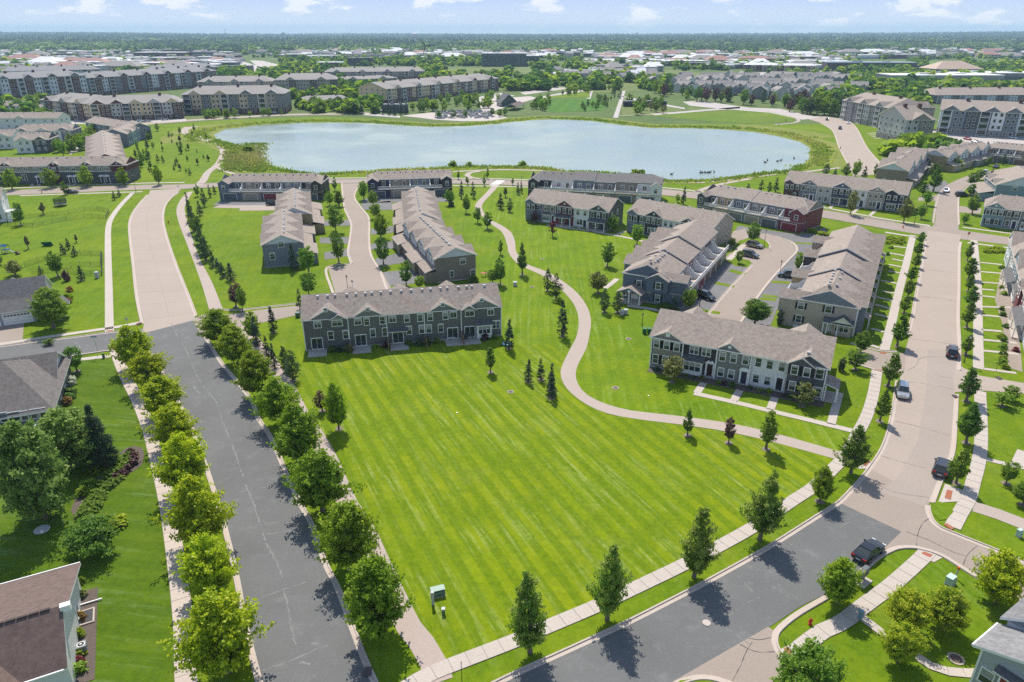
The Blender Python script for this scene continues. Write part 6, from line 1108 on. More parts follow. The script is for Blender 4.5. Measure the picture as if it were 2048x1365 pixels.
# reeds round the lake
rs = np.random.default_rng(5); pts = []
for a, c in SHORE:
    for i in range(4):
        f = rs.random(); q = a.lerp(c, .14+f*.4); pts.append((q.x+rs.normal(0, .6), q.y+rs.normal(0, .6)))
def blades(name, pts, h, w, mk, k, seed):
    rr = np.random.default_rng(seed); P = np.repeat(np.array(pts), k, 0) + rr.normal(0, w*1.4, (len(pts)*k, 2)); n = len(P); a = rr.uniform(0, 6.28, n); hh = h*rr.uniform(.5, 1.3, n); ww = w*rr.uniform(.4, 1.1, n)
    dx, dy = np.cos(a)*ww*.5, np.sin(a)*ww*.5; lx, ly = rr.normal(0, .25, (2, n))*hh; z0 = np.zeros(n)-.03
    V = np.stack([np.stack([P[:, 0]-dx, P[:, 1]-dy, z0], 1), np.stack([P[:, 0]+dx, P[:, 1]+dy, z0], 1), np.stack([P[:, 0]+lx+dx*.3, P[:, 1]+ly+dy*.3, hh], 1), np.stack([P[:, 0]+lx-dx*.5, P[:, 1]+ly-dy*.5, hh*.9], 1)], 1).reshape(-1, 3)
    me = bpy.data.meshes.new(name); me.vertices.add(n*4); me.vertices.foreach_set('co', V.ravel()); me.loops.add(n*4); me.loops.foreach_set('vertex_index', np.arange(n*4)); me.polygons.add(n); me.polygons.foreach_set('loop_start', np.arange(0, n*4, 4)); me.update(calc_edges=True)
    pt = np.sin(P[:, 0]*.09)+np.sin(P[:, 1]*.07+P[:, 0]*.03); at = me.attributes.new('tint', 'FLOAT', 'FACE'); at.data.foreach_set('value', np.clip(.45+.2*pt+rr.normal(0, .16, n), 0, 1).astype(np.float32)); me.materials.append(LM[mk]); o = link(bpy.data.objects.new(name, me)); o['kind'] = 'stuff'; return o
blades('shore_reeds', pts, .85, .7, 'reed', 13, 3); blades('shore_grass', [(x+rs.normal(0, .8), y+rs.normal(0, .8)) for x, y in pts], .55, 1.1, 'lime', 9, 4)
mp = []
for i in range(420): mp.append(G(rs.uniform(450, 530), rs.uniform(288, 344)))
blades('meadow_grass', [q for q in mp], .7, 1.0, 'reed', 10, 9)
# ================================================================== CARS AND STREET FURNITURE
def paint(name, c, metal=.3):
    m, t, p, o = newmat(name); p.inputs['Base Color'].default_value = rgba(c); p.inputs['Roughness'].default_value = .22; p.inputs['Metallic'].default_value = metal; p.inputs['Coat Weight'].default_value = .6; p.inputs['Specular IOR Level'].default_value = .5; MATS[name] = m; return m
PB = paint('paint_black', (.016, .016, .018)); PD = paint('paint_charcoal', (.03, .032, .036)); PG = paint('paint_grey', (.11, .115, .12), .5); PS = paint('paint_silver', (.42, .42, .42), .6); PW = paint('paint_white', (.72, .72, .73), 0); PT = paint('paint_taupe', (.25, .23, .2), .5); PN = paint('paint_navy', (.02, .03, .06)); PR = paint('paint_red', (.3, .02, .02))
TYRE = mat('tyre', (.018, .018, .018), .9); RIM = mat('rim_alloy', (.4, .4, .41), .35, .05, metal=.8); LAMPW = mat('lamp_lens', (.75, .75, .72), .1, .02); LAMPR = mat('tail_lens', (.35, .015, .015), .2, .02)
_CP = {}
SHAPES = dict(suv=(4.7, .94, [(-2.35, .45, .85, .84), (-2.25, .32, 1.02, .92), (-1.2, .27, 1.06, .94), (.4, .27, 1.05, .94), (1.5, .27, 1.0, .93), (2.1, .3, .9, .88), (2.35, .42, .74, .76)], (-2.2, 1.15, -1.75, .45), 1.05, 1.7, .36),
              sedan=(4.8, .92, [(-2.4, .42, .82, .80), (-2.25, .3, .96, .89), (-1.4, .25, .98, .92), (.2, .25, .95, .92), (1.4, .25, .9, .91), (2.1, .28, .8, .86), (2.4, .4, .64, .72)], (-1.85, 1.2, -1.0, .2), .95, 1.43, .34),
              pickup=(5.6, .97, [(-2.8, .5, 1.0, .92), (-2.7, .38, 1.1, .95), (-.9, .34, 1.1, .97), (.5, .34, 1.12, .97), (1.7, .34, 1.08, .96), (2.5, .38, .98, .92), (2.8, .5, .8, .82)], (-.95, 1.5, -.75, .8), 1.1, 1.82, .4))
def car_meshes(kind, pm):
    k = (kind, pm.name)
    if k in _CP: return _CP[k]
    L, W_, sec, (ca, cb, ra_, rb_), zb, zr, wr = SHAPES[kind]; g = Geo(); n = 10
    for x, z0, z1, w in sec:
        g.v += [(x, y, z) for y, z in ((-w*.85, z0), (-w*.99, z0+.12), (-w, z0+(z1-z0)*.55), (-w*.97, z1-.08), (-w*.86, z1), (w*.86, z1), (w*.97, z1-.08), (w, z0+(z1-z0)*.55), (w*.99, z0+.12), (w*.85, z0))]
    for i in range(len(sec)-1):
        for j in range(n): j2 = (j+1) % n; g.f.append((i*n+j, (i+1)*n+j, (i+1)*n+j2, i*n+j2)); g.m.append(0)
    g.f.append(tuple(range(n))); g.m.append(0); e = (len(sec)-1)*n; g.f.append(tuple(range(e+n-1, e-1, -1))); g.m.append(0)
    for sx in (-L*.29, L*.31):          # dark wheel arches
        for sy in (-1, 1):
            g.prism([(sx+(wr+.09)*math.cos(a*math.pi/8), wr+(wr+.09)*math.sin(a*math.pi/8)) for a in range(9)], sy*(W_-.02), sy*(W_+.012), 'y', 1)
    body = g.mesh('body', [pm, TYRE], False)
    c = Geo(); h0, h1 = W_*.88, W_*.72; B = [(ca, -h0, zb-.03), (cb, -h0, zb-.03), (cb, h0, zb-.03), (ca, h0, zb-.03)]; T_ = [(ra_, -h1, zr), (rb_, -h1, zr), (rb_, h1, zr), (ra_, h1, zr)]
    for i in range(4): j = (i+1) % 4; c.face([B[i], B[j], T_[j], T_[i]])
    glass = c.mesh('windows', GLASS)
    r = Geo(); r.slab([(ra_-.06, -h1-.02, zr+.06), (rb_+.02, -h1-.02, zr+.05), (rb_+.02, h1+.02, zr+.05), (ra_-.06, h1+.02, zr+.06)], .07)
    for i in range(4): r.tube([B[i], T_[i]], .045, 5)
    for sy in (-1, 1): r.tube([((ca+cb)/2-.1, sy*h0, zb), ((ra_+rb_)/2-.1, sy*h1, zr)], .04, 5)
    if kind == 'suv':
        for sy in (-1, 1): r.tube([(ra_+.15, sy*h1*.86, zr+.1), (rb_-.15, sy*h1*.86, zr+.1)], .025, 5, 1)
    roof = r.mesh('roof', [pm, BLACKM])
    w = Geo(); 
    for k_ in range(12):
        a, b_ = 2*math.pi*k_/12, 2*math.pi*(k_+1)/12; w.face([(wr*math.cos(a), -.11, wr*math.sin(a)), (wr*math.cos(b_), -.11, wr*math.sin(b_)), (wr*math.cos(b_), .11, wr*math.sin(b_)), (wr*math.cos(a), .11, wr*math.sin(a))])
    for y in (-.11, .11): w.face([(wr*math.cos(2*math.pi*k_/12), y, wr*math.sin(2*math.pi*k_/12)) for k_ in range(12)])
    q = Geo(); q.prism([(wr*.62*math.cos(a*math.pi/5), wr*.62*math.sin(a*math.pi/5)) for a in range(10)], -.125, .125)
    hl = Geo(); hl.box(-.09, -.2, -.09, .05, .2, .08); mi = Geo(); mi.box(-.1, -.1, -.07, .1, .1, .09)
    pl = Geo(); pl.box(-.02, -.26, -.07, .02, .26, .07)
    _CP[k] = (body, glass, roof, w.mesh('wheel', TYRE), q.mesh('rim', RIM), hl.mesh('headlight', LAMPW), hl.mesh('tail_light', LAMPR), mi.mesh('mirror', pm), pl.mesh('number_plate', mat('plate', (.6, .6, .58))), L, W_, wr, zb, cb)
    return _CP[k]
def car(kind, pm, at, to, label, group=None, name='parked_car', z=.01, small=False, cat='car'):
    X_, Y_ = G(*at, .4) if not small else G(*at, .3); x2, y2 = G(*to, .4); t = thing(name, label, cat, (X_, Y_, z), math.atan2(y2-Y_, x2-X_), group)
    bo, gl, ro, wh, ri_, hl, tl, mi, pl, L, W_, wr, zb, cb = car_meshes(kind, pm)
    inst('body', bo, t); inst('windows', gl, t); inst('roof', ro, t)
    for sx in (-L*.29, L*.31):
        for sy in (-1, 1):
            w = inst('wheel', wh, t, (sx, sy*(W_-.09), wr))
            if not small: inst('rim', ri_, w)
    if small: return t
    for sy in (-1, 1): inst('headlight', hl, t, (L/2-.16, sy*W_*.66, zb-.28)); inst('tail_light', tl, t, (-L/2+.08, sy*W_*.72, zb-.12)); inst('mirror', mi, t, (cb-.35, sy*(W_+.08), zb+.02))
    inst('number_plate', pl, t, (-L/2-.005, 0, .62)); return t
car('sedan', PB, (1737, 1104), (1762, 1084), 'black sedan parked on the asphalt street near the mailbox', name='sedan_car'); car('suv', PD, (1883, 937), (1890, 915), 'dark sport utility car with a glass roof parked at the right kerb of the bend', name='suv_car')
car('suv', PS, (1805, 785), (1806, 800), 'silver sport utility car facing the camera at the left kerb', name='suv_car'); car('suv', PB, (1904, 706), (1904.5, 690), 'black car parked at the right kerb farther up the street', name='suv_car')
car('suv', PB, (1411, 594), (1428, 600), 'black sport utility car in the drive beside the blue corner house', name='suv_car'); car('suv', PT, (1509, 492), (1523, 495), 'taupe sport utility car on the upper bay of the right lane', name='suv_car'); car('suv', PG, (1500, 511), (1514, 514), 'grey people carrier on the lower bay of the right lane', name='suv_car'); car('suv', PG, (1575, 551), (1562, 550), 'grey sport utility car in a drive right of the lane', name='suv_car')
car('sedan', PW, (1892, 382), (1891, 395), 'white car coming down the street beyond the crossing', name='sedan_car'); car('suv', PD, (1924, 391), (1935, 391), 'dark car half under the tree right of the far crossing', name='suv_car'); car('sedan', PS, (762, 391), (762, 400), 'silver car before the navy garage', name='sedan_car')
car('sedan', PB, (1992, 334), (1985, 338), 'black car by the blue garage at the right edge', name='sedan_car'); car('suv', PW, (1971, 346), (1980, 340), 'white boat-like covered vehicle at the right edge drives', name='suv_car'); car('suv', PD, (1584, 537), (1597, 539), 'dark cart beside the grey car', name='suv_car') if False else None
car('suv', PB, (546, 408), (553, 408), 'black car at the end of the blue and red garages', name='suv_car'); car('sedan', PB, (143, 385), (155, 384.6), 'dark car behind the upper left street tree', name='sedan_car')
car('suv', PB, (1680, 258), (1681, 262), 'black car driving down the lakeside street', small=True, name='suv_car'); car('sedan', PD, (1654, 240), (1656, 243), 'dark car at the top of the lakeside street', small=True, name='sedan_car'); car('sedan', PW, (1697, 247), (1700, 251), 'white car at the kerb of the lakeside street', small=True, name='sedan_car')
g1 = 'cars before the tan apartments'
for i, (x, y, p_) in enumerate(((281, 243.5, PW), (295, 243, PS), (330, 240, PS), (362, 237, PD), (417, 236.5, PD), (455, 230.5, PW), (472, 231, PS), (517, 227, PR), (549, 226, PW), (566, 226, PD), (629, 226, PD))): car('sedan' if i % 2 else 'suv', p_, (x, y), (x+10, y-.7), '%s car from the left on the street before the tan apartments' % ordn(i), g1, small=True)
g1 = 'cars on the apartment car park'
for i, (x, y, p_) in enumerate(((1880, 271.5, PD), (1884, 274, PG), (1888, 276.5, PN), (1894, 279.5, PW), (1900, 283, PB), (1935, 279, PR), (1951, 285, PS), (2026, 277, PW))): car('pickup' if i == 4 else 'sedan', p_, (x, y), (x+9, y+1.2), '%s car from the left on the car park below the grey apartments' % ordn(i), g1, small=True)
# white box truck
X_, Y_ = G(1911, 268); t = thing('box_truck', 'white box truck on the car park before the grey apartments', 'truck', (X_, Y_, 0), R(-20)); g = Geo(); g.box(-4.6, -1.25, .9, 2.6, 1.25, 3.7); g.obj('cargo_box', PW, t); g = Geo(); g.prism([(2.65, .6), (4.9, .6), (4.9, 1.5), (4.2, 2.6), (2.65, 2.7)], -1.1, 1.1); g.obj('cab', PW, t); g = Geo(); g.box(4.25, -1.0, 1.6, 4.8, 1.0, 2.2); g.obj('windscreen', GLASS, t)
for sx in (-3, 3.6):
    for sy in (-1.05, 1.05): g = Geo(); g.prism([(.5*math.cos(a*math.pi/6), .5*math.sin(a*math.pi/6)) for a in range(12)], -.15, .15); g.obj('wheel', TYRE, t, loc=(sx, sy, .5))
g = Geo(); [g.box(-4+i*1.3, -1.27, 1.8, -3.2+i*1.3, -1.255, 2.4+.2*(i % 2)) for i in range(3)]; g.obj('side_lettering', PR, t)
# utility boxes
GRN = mat('utility_green', (.1, .16, .11), .6, .06); MINT = mat('utility_mint', (.4, .52, .44), .6, .05); GRY = mat('utility_grey', (.42, .42, .41), .6, .05); ORG = mat('marker_orange', (.6, .12, .02), .6); REDP = mat('hydrant_red', (.4, .02, .02), .45); TEALP = mat('sign_blue', (.02, .12, .2), .5); PINK = mat('manhole_collar', (.36, .3, .24), .9); IRON = mat('iron_lid', (.1, .075, .065), .8, .2)
def utility(px, py, w, d, h, m, label, name='utility_box', rz=0, lidm=None):
    X_, Y_ = G(px, py); t = thing(name, label, 'utility box', (X_, Y_, 0), rz); g = Geo(); g.box(-w/2-.04, -d/2-.04, -.03, w/2+.04, d/2+.04, .05); g.obj('pad', CONC, t)
    g = Geo(); g.prism([(-d/2, .08), (d/2, .08), (d/2, h), (-d/2+.08, h-.16), (-d/2, h-.3)], -w/2, w/2, 'x'); g.obj('cabinet', m, t); g = Geo(); g.box(-w/2-.03, -d/2+.1, h, w/2+.03, d/2+.03, h+.06); g.obj('lid', lidm or m, t); g = Geo(); g.box(-.03, -d/2-.03, h*.45, .03, -d/2, h*.6); g.obj('latch', BLACKM, t); return t
utility(876, 1190, 1.45, .85, .8, GRN, 'green transformer box on the big lawn', 'transformer_box', R(18), mat('utility_lid', (.27, .35, .28), .6, .05)); utility(1900, 1168, .95, .8, .95, MINT, 'mint green transformer box in the lower right garden', 'transformer_box', R(35)); utility(2037, 1073, .55, .5, .9, MINT, 'small mint box beside the grassy ditch on the right', 'transformer_box', R(20))
def pedestal(px, py, h, w, m, label, name='utility_pedestal', cap=None):
    X_, Y_ = G(px, py); t = thing(name, label, 'utility pedestal', (X_, Y_, 0)); g = Geo(); g.box(-w/2, -w/2, 0, w/2, w/2, h*.8); g.obj('post', m, t); g = Geo(); g.box(-w/2-.04, -w/2-.04, h*.8, w/2+.04, w/2+.04, h); g.obj('cap', cap or m, t); return t
pedestal(866, 1209, 1.7, .26, GRY, 'tall grey utility post left of the green transformer box'); pedestal(887, 1228, .75, .3, GRN, 'short dark pedestal with a pale cap below the transformer box', cap=GRY); pedestal(1911, 1156, 1.5, .12, GRY, 'white marker post with an orange cap at the mint box', 'marker_post', cap=ORG); pedestal(1720, 1238, 1.1, .3, mat('pedestal_teal', (.15, .3, .36), .5), 'blue-grey pedestal where the narrow walk leaves the pavement'); pedestal(208, 716, .9, .35, GRN, 'green pedestal at the corner of the left lawn'); pedestal(195, 556, 1.5, .7, GRY, 'pale utility cabinet at the corner of the wire fence', 'utility_cabinet')
for x, y, l in ((1030, 572, 'dark pedestal behind the right end of the grey row'), (1243, 630, 'left grey utility cabinet before the blue corner house'), (1251, 628, 'right grey utility cabinet before the blue corner house'), (596, 634, 'dark pedestal at the lane entrance'), (1590, 660, 'white marker box before the beige corner house')): pedestal(x, y, 1.0, .8, GRY if 'grey' in l or 'white' in l else GRN, l, 'utility_cabinet')
for x, l in ((1288.5, 'left green wheeled bin behind the many-coloured row'), (1298, 'right green wheeled bin behind the many-coloured row')):
    X_, Y_ = G(x, 667); t = thing('wheeled_bin', l, 'bin', (X_, Y_, 0), 0, 'green wheeled bins'); g = Geo(); g.slab([(-.35, -.4, 1.0), (.35, -.4, 1.0), (.35, .4, 1.0), (-.35, .4, 1.0)], .98); g.obj('body', mat('bin_green', (.02, .12, .04), .5), t); g = Geo(); g.slab([(-.38, -.44, 1.08), (.38, -.44, 1.08), (.38, .44, 1.14), (-.38, .44, 1.14)], .07); g.obj('lid', MATS['bin_green'], t)
X_, Y_ = G(903, 413); t = thing('wheeled_bin', 'dark blue bin at the garage end of the navy row', 'bin', (X_, Y_, 0)); g = Geo(); g.box(-.9, -.6, 0, .9, .6, 1.3); g.obj('body', PN, t); g = Geo(); g.box(-.95, -.65, 1.3, .95, .65, 1.42); g.obj('lid', BLACKM, t)
# mail boxes
X_, Y_ = G(1722, 1163); t = thing('mailbox_cluster', 'dark grey cluster mailbox on a concrete pad behind the black sedan', 'mailbox', (X_, Y_, 0), R(38)); g = Geo(); g.box(-.95, -.8, -.02, .95, .8, .1); g.obj('pad', CONC, t); MB = mat('mailbox_grey', (.13, .13, .135), .5)
for dx in (-.48, .42):
    g = Geo(); g.box(dx-.12, -.12, .1, dx+.12, .12, .75); g.obj('pedestal', MB, t); g = Geo(); g.box(dx-.4, -.28, .75, dx+.4, .28, 1.6); g.prism([(-.3, 1.6), (.3, 1.6), (.2, 1.68), (-.2, 1.68)], dx-.42, dx+.42, 'x'); bx_ = g.obj('box', MB, t)
    g = Geo(); [g.box(dx-.36+.36*(k % 2)+.02, -.3, .8+.16*(k//2), dx-.36+.36*(k % 2)+.34, -.281, .8+.16*(k//2)+.13) for k in range(8)]; g.obj('compartment_doors', mat('mailbox_door', (.17, .17, .175), .45), bx_)
# hydrants
def hydrant(px, py, label):
    X_, Y_ = G(px, py); t = thing('fire_hydrant', label, 'hydrant', (X_, Y_, 0)); g = Geo(); g.cyl(0, 0, 0, .08, .2, n=10); g.cyl(0, 0, .08, .62, .13, .12, 10); g.cyl(0, 0, .62, .78, .15, .06, 10); g.obj('barrel', REDP, t)
    for a in (0, math.pi/2, math.pi): g = Geo(); g.tube([(0, 0, .45), (.24*math.cos(a), .24*math.sin(a), .45)], .07, 8); g.obj('nozzle', REDP, t)
    return t
hydrant(1620, 1249, 'red fire hydrant on the verge at the lower right'); hydrant(1806, 456.5, 'small hydrant at the far street beside the crossing'); hydrant(84, 387, 'hydrant at the upper left street'); hydrant(337, 446, 'hydrant on the verge of the concrete street')
# manholes and lids
def lid(px, py, r, label, collar=True, mm=None, z=.02):
    X_, Y_ = G(px, py); t = thing('manhole', label, 'manhole', (X_, Y_, z)); 
    if collar: g = Geo(); g.cyl(0, 0, -.01, .02, r*1.4, n=18); g.obj('collar', PINK if collar == 1 else CONC, t)
    g = Geo(); g.cyl(0, 0, .02, .04, r, n=18); g.obj('cover', mm or IRON, t)
lid(1413, 1246.5, .42, 'pale manhole cover in the bottom street', 0, CONC); lid(1021, 784, .4, 'manhole with a rusty collar on the big lawn'); lid(1912, 1318, .55, 'large drain lid with a tan collar near the grey house'); lid(1231, 776, .42, 'manhole in the mown grass left of the many-coloured row'); lid(1257, 678, .4, 'manhole on the lawn behind the bins'); lid(914, 826, .13, 'small white lid on the big lawn', 0, WHITE); lid(1297, 792, .13, 'small pale lid on the trail lawn', 0, WHITE); lid(1064.5, 574, .35, 'lid on the lawn left of the trail'); lid(1085, 519, .35, 'lid on the lawn right of the trail'); lid(84, 1060, .9, 'flat grey stone in the shade of the garden trees', 0, GRY)
for x, y, l in ((736, 1345, 'rusty storm drain at the end of the trees'), (1910, 794, 'rusty storm drain at the right kerb'), (1997, 757, 'dark storm drain in the side lane'), (279, 648.5, 'rust storm drain at the left corner')):
    X_, Y_ = G(x, y); g = Geo(); g.box(-.35, -.5, .02, .35, .5, .06); [g.box(-.3, -.45+k*.18, .06, .3, -.36+k*.18, .075) for k in range(5)]; o = g.obj('storm_drain', IRON, None, loc=(X_, Y_, .1)); tag(o, l, 'drain')
# lamp posts and signs
def lamp(b, top, label):
    X_, Y_ = G(*b); h = hgt(b[0], b[1], top); t = thing('street_lamp', label, 'street lamp', (X_, Y_, 0)); g = Geo(); g.cyl(0, 0, 0, .5, .13, .09, 8); g.cyl(0, 0, .5, h-.55, .07, .05, 8); g.obj('pole', BLACKM, t)
    g = Geo(); g.cyl(0, 0, h-.55, h-.12, .13, .2, 8); g.obj('lantern', mat('lantern_glass', (.5, .48, .42), .3), t); g = Geo(); g.cyl(0, 0, h-.12, h+.1, .28, .05, 8); g.obj('cap', BLACKM, t); return t
for b, tp, l in (((1928, 725), 672, 'street lamp on the right verge above the side lane'), ((696, 585), 552, 'lamp in the court behind the grey row'), ((1399, 612), 571, 'lamp at the drives of the blue corner house'), ((1528, 494), 460, 'lamp on the island of the right lane'), ((1828, 449), 414, 'lamp at the left corner of the far crossing'), ((1284, 652), 628, 'low lamp on the lawn behind the bins'), ((272, 384), 349, 'lamp at the upper end of the concrete street'), ((1319, 398), 379, 'lamp on the lake street right of the four stepped roofs'), ((1043, 371), 353, 'lamp on the lake street near the crossing'), ((1507, 358), 343, 'lamp post on the shore path'), ((1559, 552), 522, 'lamp among the right lane drives')): lamp(b, tp, l)
for b, tp, l in (((924, 1366), 1326, 'thin dark post on the verge at the bottom'), ((1992, 742), 714, 'thin post on the right lawn')):
    X_, Y_ = G(*b); h = hgt(b[0], b[1], tp); t = thing('marker_post', l, 'post', (X_, Y_, 0)); g = Geo(); g.cyl(0, 0, 0, h, .035, .03, 6); g.obj('pole', BLACKM, t); g = Geo(); g.cyl(0, 0, h, h+.12, .06, .03, 6); g.obj('cap', REDP, t)
def sign(b, top, label, kind):
    X_, Y_ = G(*b); h = hgt(b[0], b[1], top); t = thing('street_sign', label, 'sign', (X_, Y_, 0)); g = Geo(); g.cyl(0, 0, 0, h, .04, n=6); g.obj('pole', GRY, t); g = Geo()
    if kind == 'stop':
        g.prism([(.42*math.cos(a*math.pi/4+math.pi/8), h-.4+.42*math.sin(a*math.pi/4+math.pi/8)) for a in range(8)], -.06, -.045); f = g.obj('plate', mat('sign_red', (.45, .015, .02), .4), t)
        q = bpy.data.curves.new('lettering', 'FONT'); q.body = 'STOP'; q.size = .3; q.align_x = 'CENTER'; q.align_y = 'CENTER'; q.materials.append(WHITE); tmp = bpy.data.objects.new('lettering_source', q); COL.objects.link(tmp); dg = bpy.context.evaluated_depsgraph_get(); lm_ = bpy.data.meshes.new_from_object(tmp.evaluated_get(dg)); bpy.data.objects.remove(tmp); lm_.materials.clear(); lm_.materials.append(WHITE); o = link(bpy.data.objects.new('lettering', lm_), f); o.location = (0, -.064, h-.4); o.rotation_euler = (math.pi/2, 0, 0)
    elif kind == 'name': g.box(-.55, -.02, h-.22, .55, .02, h); g.obj('plate', TEALP, t)
    else: g.box(-.25, -.05, h-.5, .25, -.04, h); g.obj('plate', GRY, t)
    return t
sign((1934, 482), 464, 'red stop sign at the far crossing', 'stop'); sign((197, 711), 673, 'street name sign at the corner of the side street', 'name'); sign((358, 384), 371, 'small sign where the concrete street meets the lake street', 'plain'); sign((1860, 447), 424, 'small sign beside the white post at the far crossing', 'plain'); sign((256, 652), 636, 'thin sign at the left corner of the concrete street', 'plain'); sign((706, 580), 561, 'bracket sign in the court behind the grey row', 'plain')
# air conditioner by the lower left house
X_, Y_ = G(166, 1302); t = thing('air_conditioner', 'air conditioner outside the white gable wall', 'air conditioner', (X_, Y_, 0), R(28)); g = Geo(); g.box(-.42, -.42, .05, .42, .42, .85); g.obj('casing', mat('ac_grey', (.2, .22, .22), .6), t); g = Geo(); g.cyl(0, 0, .85, .88, .36, n=16); fg = g.obj('fan_grille', WHITE, t); g = Geo(); g.cyl(0, 0, .88, .9, .29, n=16); g.obj('fan_opening', BLACKM, fg); g = Geo(); g.cyl(0, 0, .9, .93, .1, n=10); g.obj('hub', WHITE, fg)
# yard fences, trampoline, play things
FEN = mat('fence_black', (.03, .035, .03), .6)
def fence(pts, label, h=1.3):
    P = GP(pts); t = thing('wire_fence', label, 'fence', P[0]); 
    for i in range(len(P)-1):
        a, b_ = P[i], P[i+1]; L = (b_-a).length; n = max(1, int(L/2.6))
        for k in range(n):
            q = a.lerp(b_, k/n); g = Geo(); g.cyl(0, 0, 0, h+.05, .045, n=5); g.obj('post', FEN, t, loc=q-P[0])
        g = Geo(); d = (b_-a)/L
        for z_ in [.08+.3*j for j in range(5)]: g.tube([a-P[0]+Vector((0, 0, z_)), b_-P[0]+Vector((0, 0, z_))], .022, 4)
        m_ = int(L/.45)
        for j in range(m_): q = a-P[0]+d*(L*j/m_); g.tube([q, q+Vector((0, 0, h))], .012, 3)
        g.obj('wire_mesh', FEN, t)
    return t
c1 = lambda x, y: (x/3.79, 320+y/3.79)
fence([c1(*q) for q in ((60, 455), (230, 440), (400, 425), (520, 410), (640, 388), (740, 382), (830, 400), (805, 448), (700, 440), (640, 440), (500, 458), (400, 480), (250, 510), (0, 500))], 'black wire fence round the upper garden'); fence([c1(*q) for q in ((190, 810), (290, 775), (400, 760), (500, 728), (610, 722), (770, 724), (770, 806), (610, 808), (540, 818), (420, 830))], 'black wire fence round the middle garden'); fence([c1(*q) for q in ((775, 724), (775, 880), (690, 876), (600, 868), (430, 850), (230, 862))], 'black wire fence at the pale cabinet behind the black-roofed house')
X_, Y_ = G(122, 412); t = thing('trampoline', 'trampoline with a safety net in the upper left garden', 'trampoline', (X_, Y_, 0)); g = Geo(); g.cyl(0, 0, .75, .82, 1.9, n=20); g.obj('jumping_mat', BLACKM, t); g = Geo(); g.tube([(2*math.cos(a*math.pi/10), 2*math.sin(a*math.pi/10), .8) for a in range(21)], .06, 5); g.obj('ring', GRY, t)
NET, tt, pp, oo = newmat('safety_net'); pp.inputs['Base Color'].default_value = (.03, .06, .04, 1); pp.inputs['Alpha'].default_value = .55
for k in range(6): a = k*math.pi/3; g = Geo(); g.tube([(2*math.cos(a), 2*math.sin(a), 0), (2*math.cos(a), 2*math.sin(a), 2.6)], .04, 5); g.obj('leg', BLACKM, t)
g = Geo(); g.cyl(0, 0, .85, 2.6, 1.95, n=20, cap=False); g.obj('net', NET, t)
X_, Y_ = G(94, 493); t = thing('football_goal', 'green football goal frame in the left garden', 'goal', (X_, Y_, 0), R(8)); GG = mat('goal_green', (.02, .16, .09), .5); g = Geo(); [g.tube(q, .06, 5) for q in ([(-1.3, 0, 0), (-1.3, 0, 1.2), (1.3, 0, 1.2), (1.3, 0, 0)], [(-1.3, 0, 1.2), (-1.3, .9, 0), (1.3, .9, 0), (1.3, 0, 1.2)])]; g.obj('frame', GG, t); g = Geo(); g.face([(-1.3, 0, 1.2), (1.3, 0, 1.2), (1.3, .9, 0), (-1.3, .9, 0)]); g.obj('net', GG, t)
X_, Y_ = G(13, 506); t = thing('play_tower', 'grey play tower with a slide at the left edge', 'play tower', (X_, Y_, 0)); g = Geo(); [g.box(x-.06, y-.06, 0, x+.06, y+.06, 1.9) for x in (-.7, .7) for y in (-.6, .6)]; g.obj('frame', GRY, t); g = Geo(); g.box(-.75, -.65, .9, .75, .65, 1.0); g.obj('platform', TEALP, t); g = Geo(); g.slab([(.75, -.3, 1.0), (2.1, -.3, .15), (2.1, .3, .15), (.75, .3, 1.0)], .08); g.obj('slide', GRN, t); g = Geo(); g.slab([(-.8, -.7, 1.9), (.8, -.7, 1.9), (.8, 0, 2.4), (-.8, 0, 2.4)], .06); g.slab([(-.8, 0, 2.4), (.8, 0, 2.4), (.8, .7, 1.9), (-.8, .7, 1.9)], .06); g.obj('roof', TEALP, t)
X_, Y_ = G(36, 509); t = thing('toy_car', 'little brown ride-on toy beside the play tower', 'toy', (X_, Y_, 0)); g = Geo(); g.prism([(-.5, .15), (.5, .15), (.5, .4), (.1, .5), (-.1, .85), (-.5, .8)], -.3, .3); g.obj('body', mat('toy_brown', (.12, .06, .03)), t); [Geo().cyl(0, 0, 0, .1, .14, n=8).obj('wheel', TYRE, t, loc=(x, y, .05)) for x in (-.3, .3) for y in (-.3, .3)]
# patio furniture along the grey row and white deck things
WICK = mat('patio_grey', (.1, .1, .1), .7); SAIL = mat('canvas_white', (.6, .6, .58), .8)
def patio_set(px, py, label, m):
    X_, Y_ = G(px, py); t = thing('patio_table', label, 'patio table', (X_, Y_, .1)); g = Geo(); g.box(-.6, -.4, .7, .6, .4, .75); g.obj('table_top', m, t); g = Geo(); [g.box(x-.03, y-.03, 0, x+.03, y+.03, .7) for x in (-.5, .5) for y in (-.3, .3)]; g.obj('legs', m, t)
def chair(px, py, rz, label, m):
    X_, Y_ = G(px, py); t = thing('patio_chair', label, 'patio chair', (X_, Y_, .1), rz); g = Geo(); g.box(-.28, -.28, .38, .28, .28, .44); g.obj('seat', m, t); g = Geo(); g.box(-.28, .24, .44, .28, .3, .95); g.obj('backrest', m, t); [Geo().box(x-.03, y-.03, 0, x+.03, y+.03, .38).obj('leg', m, t) for x in (-.24, .24) for y in (-.24, .24)]
